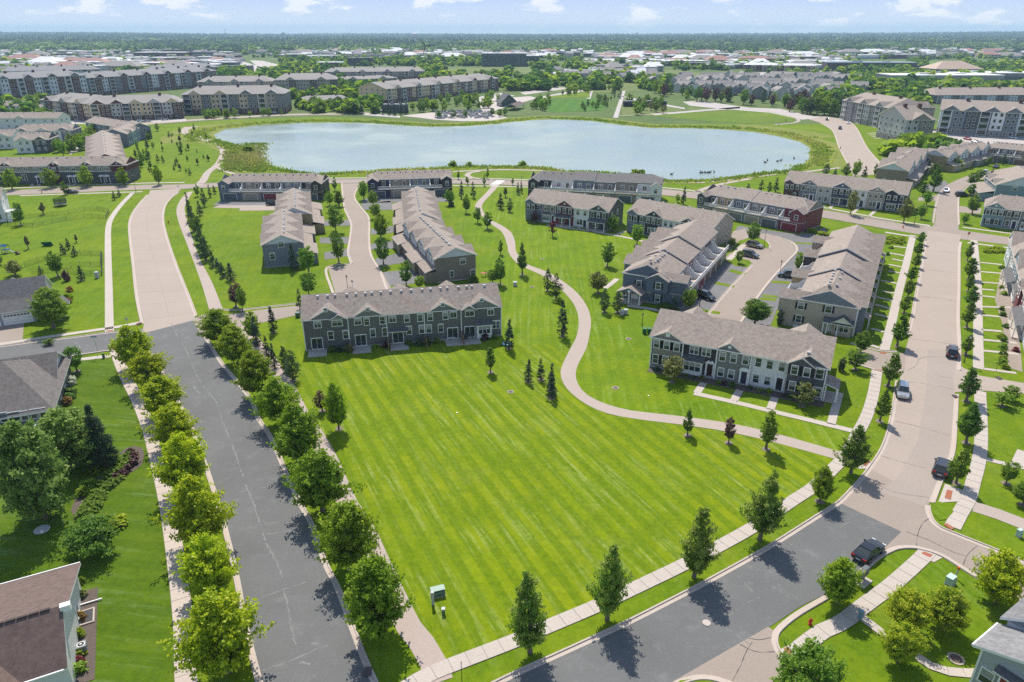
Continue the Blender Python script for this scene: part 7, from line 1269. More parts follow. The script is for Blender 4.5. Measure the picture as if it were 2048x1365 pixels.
patio_set(633, 699, 'patio table on the leftmost patio of the grey row', WICK); chair(625, 701, .5, 'left chair on the leftmost patio of the grey row', WICK); chair(642, 699, -.6, 'right chair on the leftmost patio of the grey row', WICK); patio_set(720, 689, 'patio table on the second patio of the grey row', WICK); chair(713, 691, .4, 'left chair on the second patio of the grey row', WICK); chair(728, 689, 2.5, 'right chair on the second patio of the grey row', WICK); patio_set(940, 678, 'patio table on the rightmost patio of the grey row', WICK); chair(932, 680, .4, 'chair on the rightmost patio of the grey row', WICK); patio_set(967, 553, 'patio table at the corner of the brown row', mat('patio_red', (.4, .1, .07))); chair(973, 551, 1.2, 'chair at the corner of the brown row', WICK)
for x, y, l in ((906, 679, 'white folded sun shade on the fourth patio of the grey row'), (918, 676, 'white cushion lounger on the fourth patio of the grey row')):
    X_, Y_ = G(x, y); t = thing('lounger', l, 'lounger', (X_, Y_, .12), .6); g = Geo(); g.slab([(-.9, -.35, .45), (.5, -.35, .45), (.5, .35, .45), (-.9, .35, .45)], .12); g.slab([(.5, -.35, .45), (1.1, -.35, .95), (1.1, .35, .95), (.5, .35, .45)], .1); g.obj('cushion', SAIL, t); [Geo().box(x_-.04, y_-.04, 0, x_+.04, y_+.04, .34).obj('leg', WICK, t) for x_ in (-.8, .4) for y_ in (-.28, .28)]
X_, Y_ = G(1014, 690); t = thing('paddling_pool', 'round blue paddling pool under the spruce at the grey row', 'paddling pool', (X_, Y_, 0)); g = Geo(); g.cyl(0, 0, 0, .35, .95, 1.0, 18, cap=False); g.obj('wall', mat('pool_blue', (.1, .35, .42), .5), t); g = Geo(); g.cyl(0, 0, .02, .22, .93, n=18); g.obj('water', mat('pool_water', (.2, .4, .42), .1), t)
# people far off on paths, tiny
PERS = {}
def person(px, py, top, lab):
    X_, Y_ = G(px, py); h = 1.74; vs = [(0, 0, .95), (0, 0, 1.25), (0, 0, 1.46), (0, 0, 1.56), (0, .01, 1.66), (.1, 0, .9), (.12, .05, .48), (.13, 0, .06), (-.1, 0, .9), (-.12, -.1, .48), (-.14, -.02, .06), (.2, 0, 1.42), (.25, .05, 1.15), (.26, -.06, .9), (-.2, 0, 1.42), (-.25, -.04, 1.15), (-.26, .08, .9)]
    ed = [(0, 1), (1, 2), (2, 3), (3, 4), (0, 5), (5, 6), (6, 7), (0, 8), (8, 9), (9, 10), (2, 11), (11, 12), (12, 13), (2, 14), (14, 15), (15, 16)]; rr = [.15, .15, .13, .06, .105, .1, .075, .055, .1, .075, .055, .07, .05, .04, .07, .05, .04]
    if 'm' not in PERS:
        me = bpy.data.meshes.new('body'); me.from_pydata(vs, ed, []); o = bpy.data.objects.new('body_source', me); COL.objects.link(o); sk = o.modifiers.new('s', 'SKIN'); 
        for i, d in enumerate(me.skin_vertices[0].data): d.radius = (rr[i], rr[i]*.85); d.use_root = i == 0
        o.modifiers.new('d', 'SUBSURF').levels = 1; dg = bpy.context.evaluated_depsgraph_get(); PERS['m'] = bpy.data.meshes.new_from_object(o.evaluated_get(dg)); PERS['m'].materials.clear(); PERS['m'].materials.append(mat('dark_clothes', (.05, .05, .06), .8)); bpy.data.objects.remove(o)
    t = inst('person', PERS['m'], None, (X_, Y_, 0), (px*1.7) % 6.28); tag(t, lab, 'person'); return t
for x, y, l in ((1557.5, 252.5, 'person in dark clothes on the lakeside trail loop'), (1680, 300, 'person walking on the path beside the lakeside street'), (1572, 244, 'person on the grass inside the lakeside trail loop')): person(x, y, 0, l)
# geese on the lake
GO = mat('goose_dark', (.05, .045, .04), .8); g = Geo(); g.tube([(-.45, 0, .12), (-.2, 0, .2), (.15, 0, .2), (.35, 0, .16)], [.06, .2, .2, .08], 7); g.tube([(.3, 0, .2), (.42, 0, .45), (.46, 0, .62), (.6, 0, .6)], [.07, .045, .07, .02], 6); GM = g.mesh('goose', GO)
for i, (x, y) in enumerate(sorted([(1400, 347), (1404, 346.5), (1410, 346.5), (1415, 346.5), (1420, 346), (1343, 350), (1535, 322), (1530, 326), (1555, 324), (1562, 322), (1428, 345.5), (1588, 318)])): tag(inst('goose', GM, None, (*G(x, y), .02), i*1.3, (1.6, 1.6, 1.6)), '%s dark goose from the left on the lake' % ordn(i), 'goose', 'geese on the lake')
# ================================================================== FAR TOWN
def apt(label, p0, p1, eave, D, st, cols, name='apartment_building', group=None, gab=3, roofm=None, brick=BRICK, hip=(9, 9), balc=3, flat=False, pitch=.3, ends='LR', ze=None, cat='apartment building'):
    A = G(*p0); ze = ze or hgt(p0[0], p0[1], eave); D = D*1.55 if D >= 17 and D < 26 else D; b = Bld(name, label, cat, p0, p1, D, ze, group=group, roof=roofm or ROOFF); L = b.L; sh = ze/st; n = max(2, int(round(L/6.5))); w = L/n
    F = Geo(); P_ = Geo(); Rl = Geo()
    def wn(x, y, z, ww, hh, face):
        if face == 'F':
            F.box(x-ww/2-.12, y-.1, z-.12, x+ww/2+.12, y-.003, z+hh+.12); P_.face([(x-ww/2, y-.105, z), (x+ww/2, y-.105, z), (x+ww/2, y-.105, z+hh), (x-ww/2, y-.105, z+hh)])
        else:
            xo = L if face == 'R' else 0; s = 1 if face == 'R' else -1; F.box(min(xo+.003*s, xo+.1*s), y-ww/2-.12, z-.12, max(xo+.003*s, xo+.1*s), y+ww/2+.12, z+hh+.12); q = [(xo+.105*s, y-ww/2, z), (xo+.105*s, y+ww/2, z), (xo+.105*s, y+ww/2, z+hh), (xo+.105*s, y-ww/2, z+hh)]; P_.face(q if s > 0 else q[::-1])
    for i in range(n):
        m = cols[i % len(cols)]; x0, x1 = i*w, (i+1)*w; pj = (0, -.9, -.25)[i % 3]; y0 = pj; zb = sh*(1 if i % 2 else 1.0)
        b.wall(x0, x1-.01, y0+.03, D, 0, zb, brick); b.wall(x0, x1-.01, y0, D, zb, ze, m)
        if balc and i % balc == 0:
            for k in range(st):
                z = k*sh; P_.face([(x0+w*.2, y0-.02, z+.2), (x1-w*.2, y0-.02, z+.2), (x1-w*.2, y0-.02, z+sh*.86), (x0+w*.2, y0-.02, z+sh*.86)]); Rl.box(x0+w*.14, y0-1.5, z-.12, x1-w*.14, y0-.005, z+.06)
                Rl.box(x0+w*.14, y0-1.5, z+.9, x1-w*.14, y0-1.42, z+1.02); [Rl.box(x0+w*.14+j*w*.72/8-.04, y0-1.48, z+.06, x0+w*.14+j*w*.72/8+.04, y0-1.42, z+.9) for j in range(9)]
            for xx in (x0+w*.14, x1-w*.14): Rl.box(xx-.12, y0-1.55, 0, xx+.12, y0-1.31, ze-.3)
        else:
            for k in range(st):
                for q in (.28, .72): wn(x0+w*q, y0, k*sh+sh*.28, 1.25, sh*.5, 'F')
    for fc in ends:
        m = cols[0] if fc == 'L' else cols[(n-1) % len(cols)]; nn = max(1, int(D/5))
        for k in range(st):
            for q in range(nn): wn(0, D*(q+.5)/nn, k*sh+sh*.28, 1.25, sh*.5, fc)
    tag(F.obj('window_frames', WHITE, b.root), kind='stuff'); tag(P_.obj('window_panes', GLASS, b.root), kind='stuff')
    if Rl.f: tag(Rl.obj('balcony_railings', WHITE, b.root), kind='stuff')
    if flat:
        g = Geo(); g.box(-.3, -1.2, ze, L+.3, D+.3, ze+.7); g.box(L*.3, D*.3, ze+.7, L*.5, D*.6, ze+2.6); g.obj('roof', roofm or ROOFF, b.root)
    else:
        b.gabroof(0, L, -.6, D, ze, pitch, o=.8, hip0=hip[0], hip1=hip[1], wall0=cols[0] if not hip[0] else None, wall1=cols[-1] if not hip[1] else None)
        for i in range(gab):
            xc = L*(i+.5)/gab; b.gable(xc, min(w*1.25, L/gab*.8), -.9, ze, .62, cols[(i*2+1) % len(cols)], pitch, proj=.3, body=False); b.gable(xc, min(w*1.2, L/gab*.8), 0, ze, .6, cols[0], pitch, side=-1, proj=.1, body=False)
        rs = random.Random(int(L*10))
        for i in range(max(2, int(L/22))): g = Geo(); x = L*(i+.5)/max(2, int(L/22))+rs.uniform(-2, 2); g.box(x-.9, D*.42, ze+D*.4*pitch-.6, x+.9, D*.42+1.2, ze+D*.5*pitch+1.3); g.obj('chimney', BRICK, b.root)
    return b
S_CRM2 = siding((.37, .32, .25), 'siding_oat'); S_STONE = mat('stone_wall', (.3, .285, .265), .9, .2, 1.5, fine=.2, finesc=6); BRK2 = mat('brick_brown', (.12, .08, .07), .9, .2, 2)
apt('tan and brick apartment building with balconies at the upper left, left wing', (92, 233), (183, 243), 199, 17, 4, [S_BEIGE, BRICK, S_CREAM], gab=3)
apt('tan and brick apartment building with balconies, long wing above the lake corner', (184, 243), (368, 236), 209, 17, 4, [S_CREAM, BRICK, S_LIGHT, BRICK, S_CREAM], gab=5)
apt('tan apartment building with four yellow gable fronts before the lake road', (370, 229), (573, 226), 189, 19, 4, [S_MID, S_CREAM, S_MID, S_CREAM, S_BEIGE], gab=4, balc=4)
apt('white and brick five-storey apartment building at the left edge', (-60, 209), (180, 192), 162, 18, 5, [S_PALE, BRICK, S_PALE, S_SLATE, S_PALE, BRICK], gab=5, roofm=ROOFG)
apt('white and brick apartment wing running right from the five-storey one', (182, 192), (436, 172), 156, 18, 5, [S_SLATE, BRICK, S_PALE, BRICK], gab=6, roofm=ROOFG)
apt('grey-roofed apartment wing behind the white and brick one', (10, 168), (205, 162), 143, 18, 4, [S_SLATE, S_PALE], gab=0, roofm=ROOFG)
apt('white and brick apartment wing far behind, left of the wide road', (305, 153), (440, 148), 138, 17, 4, [S_PALE, BRICK], gab=3, roofm=ROOFG)
apt('oat coloured apartment building with dark gables behind the yellow gable fronts', (398, 186), (546, 184), 164, 18, 4, [S_CRM2, S_STONE], gab=3)
apt('oat and brick apartment building with two big gables beside the clubhouse', (553, 189), (676, 187), 160, 20, 4, [S_CRM2, S_CRM2, BRK2], gab=2, balc=0, brick=BRK2)
apt('long oat apartment building behind the yellow-gabled lakeside block', (650, 160), (850, 158), 144, 18, 3, [S_CRM2, S_STONE, S_MID], gab=4)
apt('lower oat and grey apartment building between the clubhouse and the park block', (676, 177), (795, 172), 160, 16, 3, [S_STONE, S_CRM2], gab=2)
apt('yellow-gabled brick apartment block beside the park plaza', (773, 208), (996, 181), 178, 19, 4, [S_CREAM, S_CREAM, BRICK, S_LIGHT, BRICK, S_CREAM, BRICK], gab=6, hip=(0, 9))
apt('single-storey brown clubhouse left of the park block', (604, 212), (700, 208.5), 0, 16, 1, [BRK2, S_TAN], gab=2, balc=0, ze=4.2, hip=(5, 5), name='clubhouse', cat='clubhouse')
apt('tall white and stone end block of the grey apartment building on the right', (1803, 287.5), (1858, 287), 239, 26, 4, [S_LIGHT, S_TAUPE, S_WHITE], gab=1, balc=0, brick=S_TAUPE, hip=(0, 5), roofm=ROOF, pitch=.42)
apt('left wing of the grey stone apartment building above the lakeside street', (1682, 239.5), (1770, 259), 200, 19, 4, [S_LIGHT, S_STONE, S_MID, S_STONE], gab=3, brick=S_STONE, roofm=ROOF, hip=(0, 6))
apt('dark slate apartment wing behind the car park on the right', (1872, 267), (2080, 279), 219, 19, 4, [S_PALE, S_SLATE, S_CHAR, S_SLATE, S_WHITE, S_SLATE], gab=5, brick=S_STONE, roofm=ROOF, hip=(0, 0))
apt('slate apartment building behind the car park building at the right edge', (1868, 208), (2090, 207), 190, 19, 4, [S_SLATE, S_PALE, S_CHAR], gab=0, roofm=ROOF, hip=(6, 12))
# dense cluster of grey gabled townhouses beyond the right shore
proto = []
for v in range(3):
    b = far_row('grey-roofed townhouse in the dense cluster beyond the right shore', (1400, 190), (1432, 190), 12, 7.5, [(S_LIGHT, S_PALE, S_MID)[v], (S_MID, S_LIGHT, S_SLATE)[v]], gables=2, mp=.6, roof=ROOFF, name='clustered_townhouse'); b.root['group'] = 'grey townhouses in the dense cluster'; b.root['category'] = 'townhouse'; proto.append(b)
rs = random.Random(31); used = 0
for ry, x0, x1, st_ in ((161, 1470, 1700, 33), (165.5, 1370, 1700, 31), (171, 1325, 1640, 33), (177, 1322, 1660, 34), (184, 1350, 1700, 37), (191, 1400, 1690, 42), (197.5, 1530, 1660, 44)):
    x = x0
    while x < x1:
        X_, Y_ = G(x+rs.uniform(-4, 4), ry+rs.uniform(-1, 1)+(x-1330)*.012); rz = rs.choice([0, .5, -.4, 1.2, 1.57, -.9]); p_ = proto[used % 3].root
        if used < 3: r_ = p_
        else:
            r_ = p_.copy(); COL.objects.link(r_)
            for c in p_.children:
                d_ = c.copy(); COL.objects.link(d_); d_.parent = r_
                for e_ in c.children: f_ = e_.copy(); COL.objects.link(f_); f_.parent = d_
        r_.location = (X_, Y_, 0); r_.rotation_euler = (0, 0, rz); used += 1; x += st_*rs.uniform(.9, 1.15)
# offices, shops
def shop(px, py, w, d, h, m, label, group=None, rz=0, roofm=None, hipr=False, name='shop_building', cat='shop', glass=True, world=None):
    X_, Y_ = world or G(px, py); t = thing(name, label, cat, (X_, Y_, 0), rz, group); g = Geo(); g.box(-w/2, 0, 0, w/2, d, h); g.obj('wall', m, t)
    g = Geo()
    if hipr: q = w*.3; g.slab([(-w/2-.5, -.5, h), (w/2+.5, -.5, h), (w/2-q, d/2, h+d*.22), (-w/2+q, d/2, h+d*.22)], .3); g.slab([(w/2+.5, d+.5, h), (-w/2-.5, d+.5, h), (-w/2+q, d/2, h+d*.22), (w/2-q, d/2, h+d*.22)], .3); g.slab([(w/2+.5, -.5, h), (w/2+.5, d+.5, h), (w/2-q, d/2, h+d*.22)], .3); g.slab([(-w/2-.5, d+.5, h), (-w/2-.5, -.5, h), (-w/2+q, d/2, h+d*.22)], .3)
    else:
        g.box(-w/2-.2, -.2, h, w/2+.2, d+.2, h+.9); g.box(-w*.2, d*.4, h+.9, -w*.08, d*.6, h+2.4); g.box(w*.15, d*.5, h+.9, w*.24, d*.65, h+2.0)
    g.obj('roof', roofm or FLATR, t)
    if glass:
        g = Geo(); n = max(2, int(w/6)); st = max(1, int(h/3.6))
        for k in range(st):
            for i in range(n): x0 = -w/2+w*(i+.15)/n; g.box(x0, -.12, k*3.6+.9, x0+w/n*.7, -.003, k*3.6+2.9)
        tag(g.obj('window_bands', GLASS, t), kind='stuff')
    return t
FLATR = mat('flat_roof_pale', (.66, .65, .63), .9, .15, .1); FLATD = mat('flat_roof_dark', (.2, .2, .2), .9, .2, .1); TILER = mat('tile_roof_red', (.32, .17, .13), .8, .15, .2); GLOFF = mat('office_glass', (.06, .085, .085), .15, .2, .3, spec=.6)
shop(1008, 133.5, 75, 30, 20, GLOFF, 'dark glass office block with a pale roof in front of the woods', name='office_building', cat='office'); shop(1057, 131.5, 36, 26, 15, GLOFF, 'lower glass wing right of the dark glass office block', name='office_building', cat='office'); shop(1042, 122, 60, 20, 11, S_WHITE, 'white buildings behind the glass office', name='office_building', cat='office')
shop(1742, 142, 130, 28, 11, BRK2, 'long brick office with a blue-grey roof at the edge of the green field', name='office_building', cat='office', rz=-.1, roofm=mat('metal_roof_blue', (.3, .36, .4), .5)); shop(1640, 133, 100, 26, 8, S_PALE, 'pale low school-like building left of the long brick office', name='office_building', cat='office'); shop(1895, 165, 130, 40, 7, S_STONE, 'low stone hall beside the parked cars at the right', name='hall_building', cat='hall', roofm=FLATR); shop(1915, 157, 60, 40, 11, S_TEAL, 'hall with a curved tan roof at the right', name='hall_building', cat='hall', roofm=mat('roof_tan', (.4, .3, .22)), hipr=True); shop(2000, 160, 130, 40, 7, S_MID, 'long flat hall at the right edge under the field', name='hall_building', cat='hall')
shop(790, 226, 18, 7, 5, S_CHAR, 'dark pavilion wall behind the spruces at the lake head', name='pavilion', cat='pavilion', glass=False, roofm=FLATD); shop(1290, 214, 34, 5, 3.5, DKTRIM, 'long black shelter in the park right of the promenade', name='shelter', cat='shelter', glass=False, roofm=FLATD)
g1 = 'dark industrial sheds by the wide road'
for i, (x, y, w, d, h, m) in enumerate(((478, 147, 30, 20, 9, S_CHAR), (445, 138, 40, 25, 9, S_CHAR), (402, 128, 60, 30, 8, S_TAN), (660, 140, 40, 22, 10, BRK2), (720, 132, 40, 22, 12, BRK2), (320, 118, 110, 40, 12, BRICK), (385, 117, 90, 40, 12, S_MID), (230, 123, 90, 30, 6, S_PALE), (130, 116, 60, 30, 8, BRK2), (180, 116, 70, 25, 6, S_TAN))): shop(x, y, w, d, h, m, '%s shed or brick block in the commercial strip left of the wind turbine' % ordn(i), g1, roofm=FLATR if i % 2 else FLATD)
g1 = 'pale-roofed shops of the far retail strips'; rs = random.Random(77); k = 0
for (xa, xb, ya, yb, n) in ((0, 450, 105, 140, 56), (570, 960, 105, 121, 56), (1180, 1420, 108, 134, 44), (1380, 1680, 107, 140, 52), (1700, 2048, 105, 120, 34), (60, 420, 131, 146, 18), (960, 1200, 106, 118, 14), (1180, 1330, 140, 152, 10)):
    for i in range(n):
        x = rs.uniform(xa, xb); y = rs.uniform(ya, yb); hp = rs.random() < .25; wm = rs.choice([('white', S_WHITE), ('beige', S_BEIGE), ('red brick', BRICK), ('brown brick', BRK2), ('pale', S_LIGHT), ('tan', S_TAN)]); rm = rs.choice([('red-tiled', TILER), ('pale hipped', FLATR), ('tan hipped', ROOFF)]) if hp else rs.choice([('pale flat', FLATR), ('pale flat', FLATR), ('dark flat', FLATD)])
        shop(x, y, rs.uniform(22, 80), rs.uniform(16, 36), rs.uniform(4.5, 8.5), wm[1], '%s shop with a %s roof %s' % (wm[0], rm[0], {0: 'above the white apartments at the left', 570: 'round the wind turbine', 1180: 'above the park', 1380: 'behind the dense townhouse cluster', 1700: 'beyond the green field', 60: 'just behind the white apartments', 960: 'behind the dark glass office', 1330: ''}.get(xa, 'right of the glass office')), g1, rz=rs.uniform(-.25, .25), hipr=hp, roofm=rm[1], glass=y > 112)
g1 = 'brick town houses with white gables behind the car parks'
for i in range(12): shop(1500+i*11, 143+i*.2, 13, 12, 9, (BRICK, S_BEIGE)[i % 2], '%s narrow town house from the left in the row behind the far car park' % ordn(i), g1, hipr=True, roofm=FLATR, name='town_house', cat='house')
for i, (x, y) in enumerate(sorted([(1150, 134), (1185, 133), (1215, 135), (1245, 133), (1130, 158), (1165, 160), (1215, 152), (1255, 151)])): shop(x, y, 36, 20, 4.5, S_TAN, '%s low brown-roofed building from the left half hidden in trees beyond the park' % ordn(i), 'low roofs beyond the park', hipr=True, roofm=ROOFF)
# plaza with rocks and fountain at the lake head
PLZ = roadmat('plaza_stone', (.42, .37, .33), .15)
sheet('plaza', [(800, 232), (860, 226), (930, 224), (985, 228), (1015, 236), (985, 242), (925, 243), (870, 240), (840, 236)], .03, PLZ); sheet('plaza', [(960, 212), (985, 198), (1060, 193), (1075, 197), (1020, 212), (985, 224), (965, 224)], .028, PLZ)
rs = random.Random(12); ROCK = mat('rock_grey', (.3, .29, .28), .9, .3, 2)
g = Geo()
for i in range(220):
    X_, Y_ = G(rs.uniform(870, 985), rs.uniform(222, 238)); s = rs.uniform(.5, 1.5); n = 6; b0 = len(g.v); g.v += [(X_+s*math.cos(a*1.047)*rs.uniform(.7, 1.2), Y_+s*math.sin(a*1.047)*rs.uniform(.7, 1.2), 0) for a in range(n)] + [(X_+s*.6*math.cos(a*1.047), Y_+s*.6*math.sin(a*1.047), s*rs.uniform(.6, 1.2)) for a in range(n)]
    for a in range(n): j = (a+1) % n; g.f.append((b0+a, b0+j, b0+n+j, b0+n+a)); g.m.append(0)
    g.f.append(tuple(b0+n+a for a in range(n))); g.m.append(0)
o = g.obj('boulders', ROCK); o['kind'] = 'stuff'
b = Bld('park_pavilion', 'steep-roofed timber pavilion at the park beside the plaza', 'pavilion', (1003, 214), (1032, 213), 12, 4, roof=ROOFD); b.wall(0, b.L, 0, 12, 0, 4, GLOFF); b.gabroof(0, b.L, 0, 12, 4, .9, axis='y', wall0=GLOFF, wall1=GLOFF, o=1.2)
b = Bld('park_shelter', 'small brown-roofed shelter beside the park walk', 'shelter', (1032, 222), (1048, 216), 8, 3.2, roof=ROOFB); [b.post(x, y, 0, 3.2, .3, m=WOODD, name='post') for x in (.3, b.L-.3) for y in (.3, 7.7)]; b.gabroof(0, b.L, 0, 8, 3.2, .4, o=.8)
X_, Y_ = G(1784, 297); t = thing('garden_tent', 'white garden pavilion roof before the grey apartments', 'tent', (1, 1, 0)); t.location = (*G(1808, 293.5), 0); g = Geo(); [g.slab([(5*math.cos(a), 5*math.sin(a), 2.6), (5*math.cos(a+1.047), 5*math.sin(a+1.047), 2.6), (0, 0, 4.2)], .08) for a in [k*1.0472 for k in range(6)]]; g.obj('canopy', WHITE, t); [Geo().cyl(4.6*math.cos(k*1.0472), 4.6*math.sin(k*1.0472), 0, 2.6, .12, n=5).obj('post', GRY, t) for k in range(6)]
# roads and car parks farther out
FARC = roadmat('far_paving', (.40, .36, .33), .12)
strip('lake_head_road', [(230, 252), (300, 245.5), (370, 240), (470, 234), (560, 229), (660, 227), (770, 228)], [(245, 255), (310, 248.5), (380, 243), (475, 237), (565, 232), (660, 230), (770, 231)], .02, ROADTAN, 60)
for q in ([(95, 250), (190, 248), (372, 243), (372, 238), (190, 243), (95, 238)], [(0, 215), (90, 208), (95, 232), (0, 240)], [(440, 180), (560, 176), (690, 170), (690, 176), (560, 192), (440, 192)], [(700, 205), (770, 212), (780, 222), (720, 222)], [(690, 160), (860, 160), (860, 164), (690, 166)], [(1700, 240), (1790, 240), (1790, 246), (1716, 244)], [(1300, 228), (1480, 214), (1480, 217), (1310, 231)], [(448, 118), (470, 118), (520, 134), (565, 152), (540, 153), (500, 146)], [(500, 121), (525, 122), (580, 135), (640, 142), (575, 146), (520, 138)], [(1040, 186), (1060, 182), (1110, 174), (1150, 176), (1090, 184), (1050, 190)], [(1226, 236), (1236, 236), (1251, 182), (1245, 182)], [(1068, 196), (1092, 192), (1150, 181), (1180, 180), (1180, 184), (1100, 196)], [(1174, 198), (1181, 198), (1186, 182), (1183, 182)], [(1365, 204), (1400, 202), (1500, 216), (1560, 218), (1640, 236), (1605, 240), (1540, 226), (1440, 218), (1380, 212)], [(1860, 262), (1880, 258), (2060, 274), (2060, 290), (1960, 288), (1900, 290)], [(1420, 148), (1640, 142), (1650, 148), (1440, 152)], [(1800, 162), (1880, 168), (2048, 168), (2048, 176), (1870, 174)], [(0, 128), (130, 124), (380, 130), (430, 140), (300, 141), (40, 138)], [(590, 113), (960, 110), (960, 124), (620, 124)], [(1190, 118), (1640, 114), (1640, 128), (1200, 128)], [(930, 200), (1000, 186), (1030, 192), (960, 208)], [(690, 222), (800, 232), (800, 236), (690, 228)], [(1230, 190), (1310, 205), (1370, 216), (1370, 219), (1290, 206)], [(40, 238), (110, 226), (130, 236), (60, 250)], [(130, 282), (150, 262), (190, 262), (180, 290), (140, 310)]):
    sheet('car_park' if q[0][1] < 150 else 'paving', q, .025, FARC)
FIELD = grassmat('grass_field_far', (.085, .17, .02), (.13, .19, .03), (.06, .13, .015), sc=.4); BERM = grassmat('grass_berm', (.12, .16, .05), (.16, .18, .06), (.08, .13, .03), sc=.5)
for q in ([(1775, 125), (1810, 122), (2300, 124), (2300, 150), (1960, 152), (1830, 147), (1800, 140)], [(1905, 175), (2300, 174), (2300, 186), (1960, 185)]): sheet('field', q, .012, FIELD)
for q in ([(880, 138), (1010, 134), (1100, 136), (1190, 146), (1100, 158), (1040, 170), (900, 152)], [(1190, 146), (1360, 140), (1440, 152), (1640, 152), (1640, 158), (1310, 158), (1230, 165)], [(1030, 168), (1100, 168), (1270, 162), (1280, 182), (1180, 186), (1060, 182)], [(1240, 195), (1300, 200), (1370, 222), (1300, 228), (1245, 232)], [(1370, 214), (1420, 218), (1445, 222), (1380, 222)]): sheet('rough_grass', q, .008, BERM)
for q in ([(590, 218), (680, 215), (760, 205), (770, 218), (690, 226)], [(690, 190), (720, 180), (735, 205), (700, 204)], [(285, 252), (370, 246), (470, 240), (640, 234), (830, 240), (640, 240), (470, 246), (380, 254), (330, 256)], [(1760, 250), (1790, 262), (1800, 286), (1880, 292), (1880, 300), (1770, 300), (1735, 262)], [(1770, 300), (1850, 300), (1800, 318), (1780, 325)], [(1690, 232), (1740, 236), (1770, 250), (1760, 254), (1720, 243)]): sheet('lawn_patch', q, .03, GRASS)
walk('path_link', [(1766, 299), (1840, 301), (1900, 300)], 2.2, CONC, .05)
for i in range(4): walk('door_walk', [(1735+i*4, 268+i*3.2), (1760+i*4, 265+i*3.6)], 1.2, CONC, .05)
# small ponds
for q in ([(1010, 156), (1040, 152), (1046, 158), (1015, 161)], [(1040, 170), (1070, 166), (1080, 171), (1050, 174)]): sheet('pond', q, .02, WAT)
# ---- trees one can tell apart in the middle distance
def scatter(n, poly, kinds, hr, label, group, seed, wf=.36):
    rs = random.Random(seed); xs = [p[0] for p in poly]; ys = [p[1] for p in poly]; k = 0; tries = 0; LL = []
    while k < n and tries < n*40:
        tries += 1; x, y = rs.uniform(min(xs), max(xs)), rs.uniform(min(ys), max(ys)); ins = False; j = len(poly)-1
        for i in range(len(poly)):
            if (poly[i][1] > y) != (poly[j][1] > y) and x < (poly[j][0]-poly[i][0])*(y-poly[i][1])/(poly[j][1]-poly[i][1])+poly[i][0]: ins = not ins
            j = i
        if not ins: continue
        X_, Y_ = G(x, y); h = rs.uniform(*hr); kk = rs.choice(kinds); LL.append((x, kk, tree_at(kk, X_, Y_, h, h*wf*rs.uniform(.8, 1.2), h*2*wf*FPX/Y_*.9 if h*2*wf*FPX/Y_ > 16 else 10, label, group, 'tree'))); k += 1
    relabel(LL, 'among the '+group)
scatter(40, [(815, 222), (870, 208), (960, 196), (1000, 190), (1000, 214), (940, 222), (860, 228)], ['green', 'light', 'round'], (5, 9), 'leafy tree between the yellow-gabled block and the plaza', 'trees round the plaza', 41)
for i, (x, y) in enumerate(((698, 228), (708, 229), (724, 229), (765, 229), (778, 230), (790, 231), (803, 230), (812, 229), (845, 217), (878, 237), (908, 236), (930, 235), (985, 232), (1000, 234), (1010, 231))): X_, Y_ = G(x, y); tree_at('spruce' if i < 9 else 'round', X_, Y_, 8 if i < 9 else 5, 2.4 if i < 9 else 2.2, 12, '%s evergreen or bush from the left at the lake head before the plaza' % ordn(i), 'evergreens at the lake head', 'tree')
scatter(34, [(1060, 225), (1075, 200), (1130, 186), (1190, 178), (1250, 180), (1240, 184), (1190, 184), (1110, 198), (1090, 224)], ['green', 'linden', 'light'], (4.5, 8), 'park tree beside the striped park lawn', 'trees round the park lawn', 42)
scatter(30, [(1185, 200), (1240, 182), (1245, 196), (1225, 215), (1190, 222), (1150, 224)], ['pine', 'light', 'round'], (3, 6), 'dark bush or small tree in the park garden', 'park garden bushes', 43)
scatter(26, [(1255, 206), (1330, 210), (1340, 228), (1260, 232), (1252, 220)], ['light', 'olive', 'round'], (5, 8), 'tree round the black park shelter', 'trees round the park shelter', 44)
scatter(62, [(1270, 180), (1330, 180), (1400, 200), (1520, 206), (1690, 214), (1680, 236), (1600, 228), (1500, 212), (1380, 204), (1290, 195)], ['linden', 'round', 'green', 'pine', 'purple'], (8, 13), 'tall garden tree before the dense townhouse cluster', 'trees before the dense cluster', 45)
scatter(18, [(395, 236), (580, 228), (580, 231), (400, 240)], ['light', 'green'], (4, 6.5), 'street tree before the yellow gable fronts', 'street trees on the lake head road', 46)
scatter(16, [(580, 222), (690, 205), (760, 212), (700, 226)], ['light', 'green', 'round'], (4, 7), 'tree on the lawns round the clubhouse', 'trees round the clubhouse', 47)
scatter(20, [(1740, 268), (1765, 275), (1800, 296), (1870, 300), (1880, 292), (1800, 290)], ['light', 'green'], (4, 7), 'young tree at the foot of the tall white and stone end block', 'trees at the stone end block', 48)
scatter(22, [(110, 305), (165, 285), (190, 262), (180, 300), (130, 318)], ['light', 'green'], (5, 8), 'tree in the lane among the upper left townhouses', 'trees in the upper left lane', 49)
scatter(10, [(265, 352), (300, 262), (330, 256), (300, 300), (280, 354)], ['round', 'spruce'], (3, 5), 'garden tree behind the zigzag-roofed row', 'trees behind the zigzag roofs', 50)
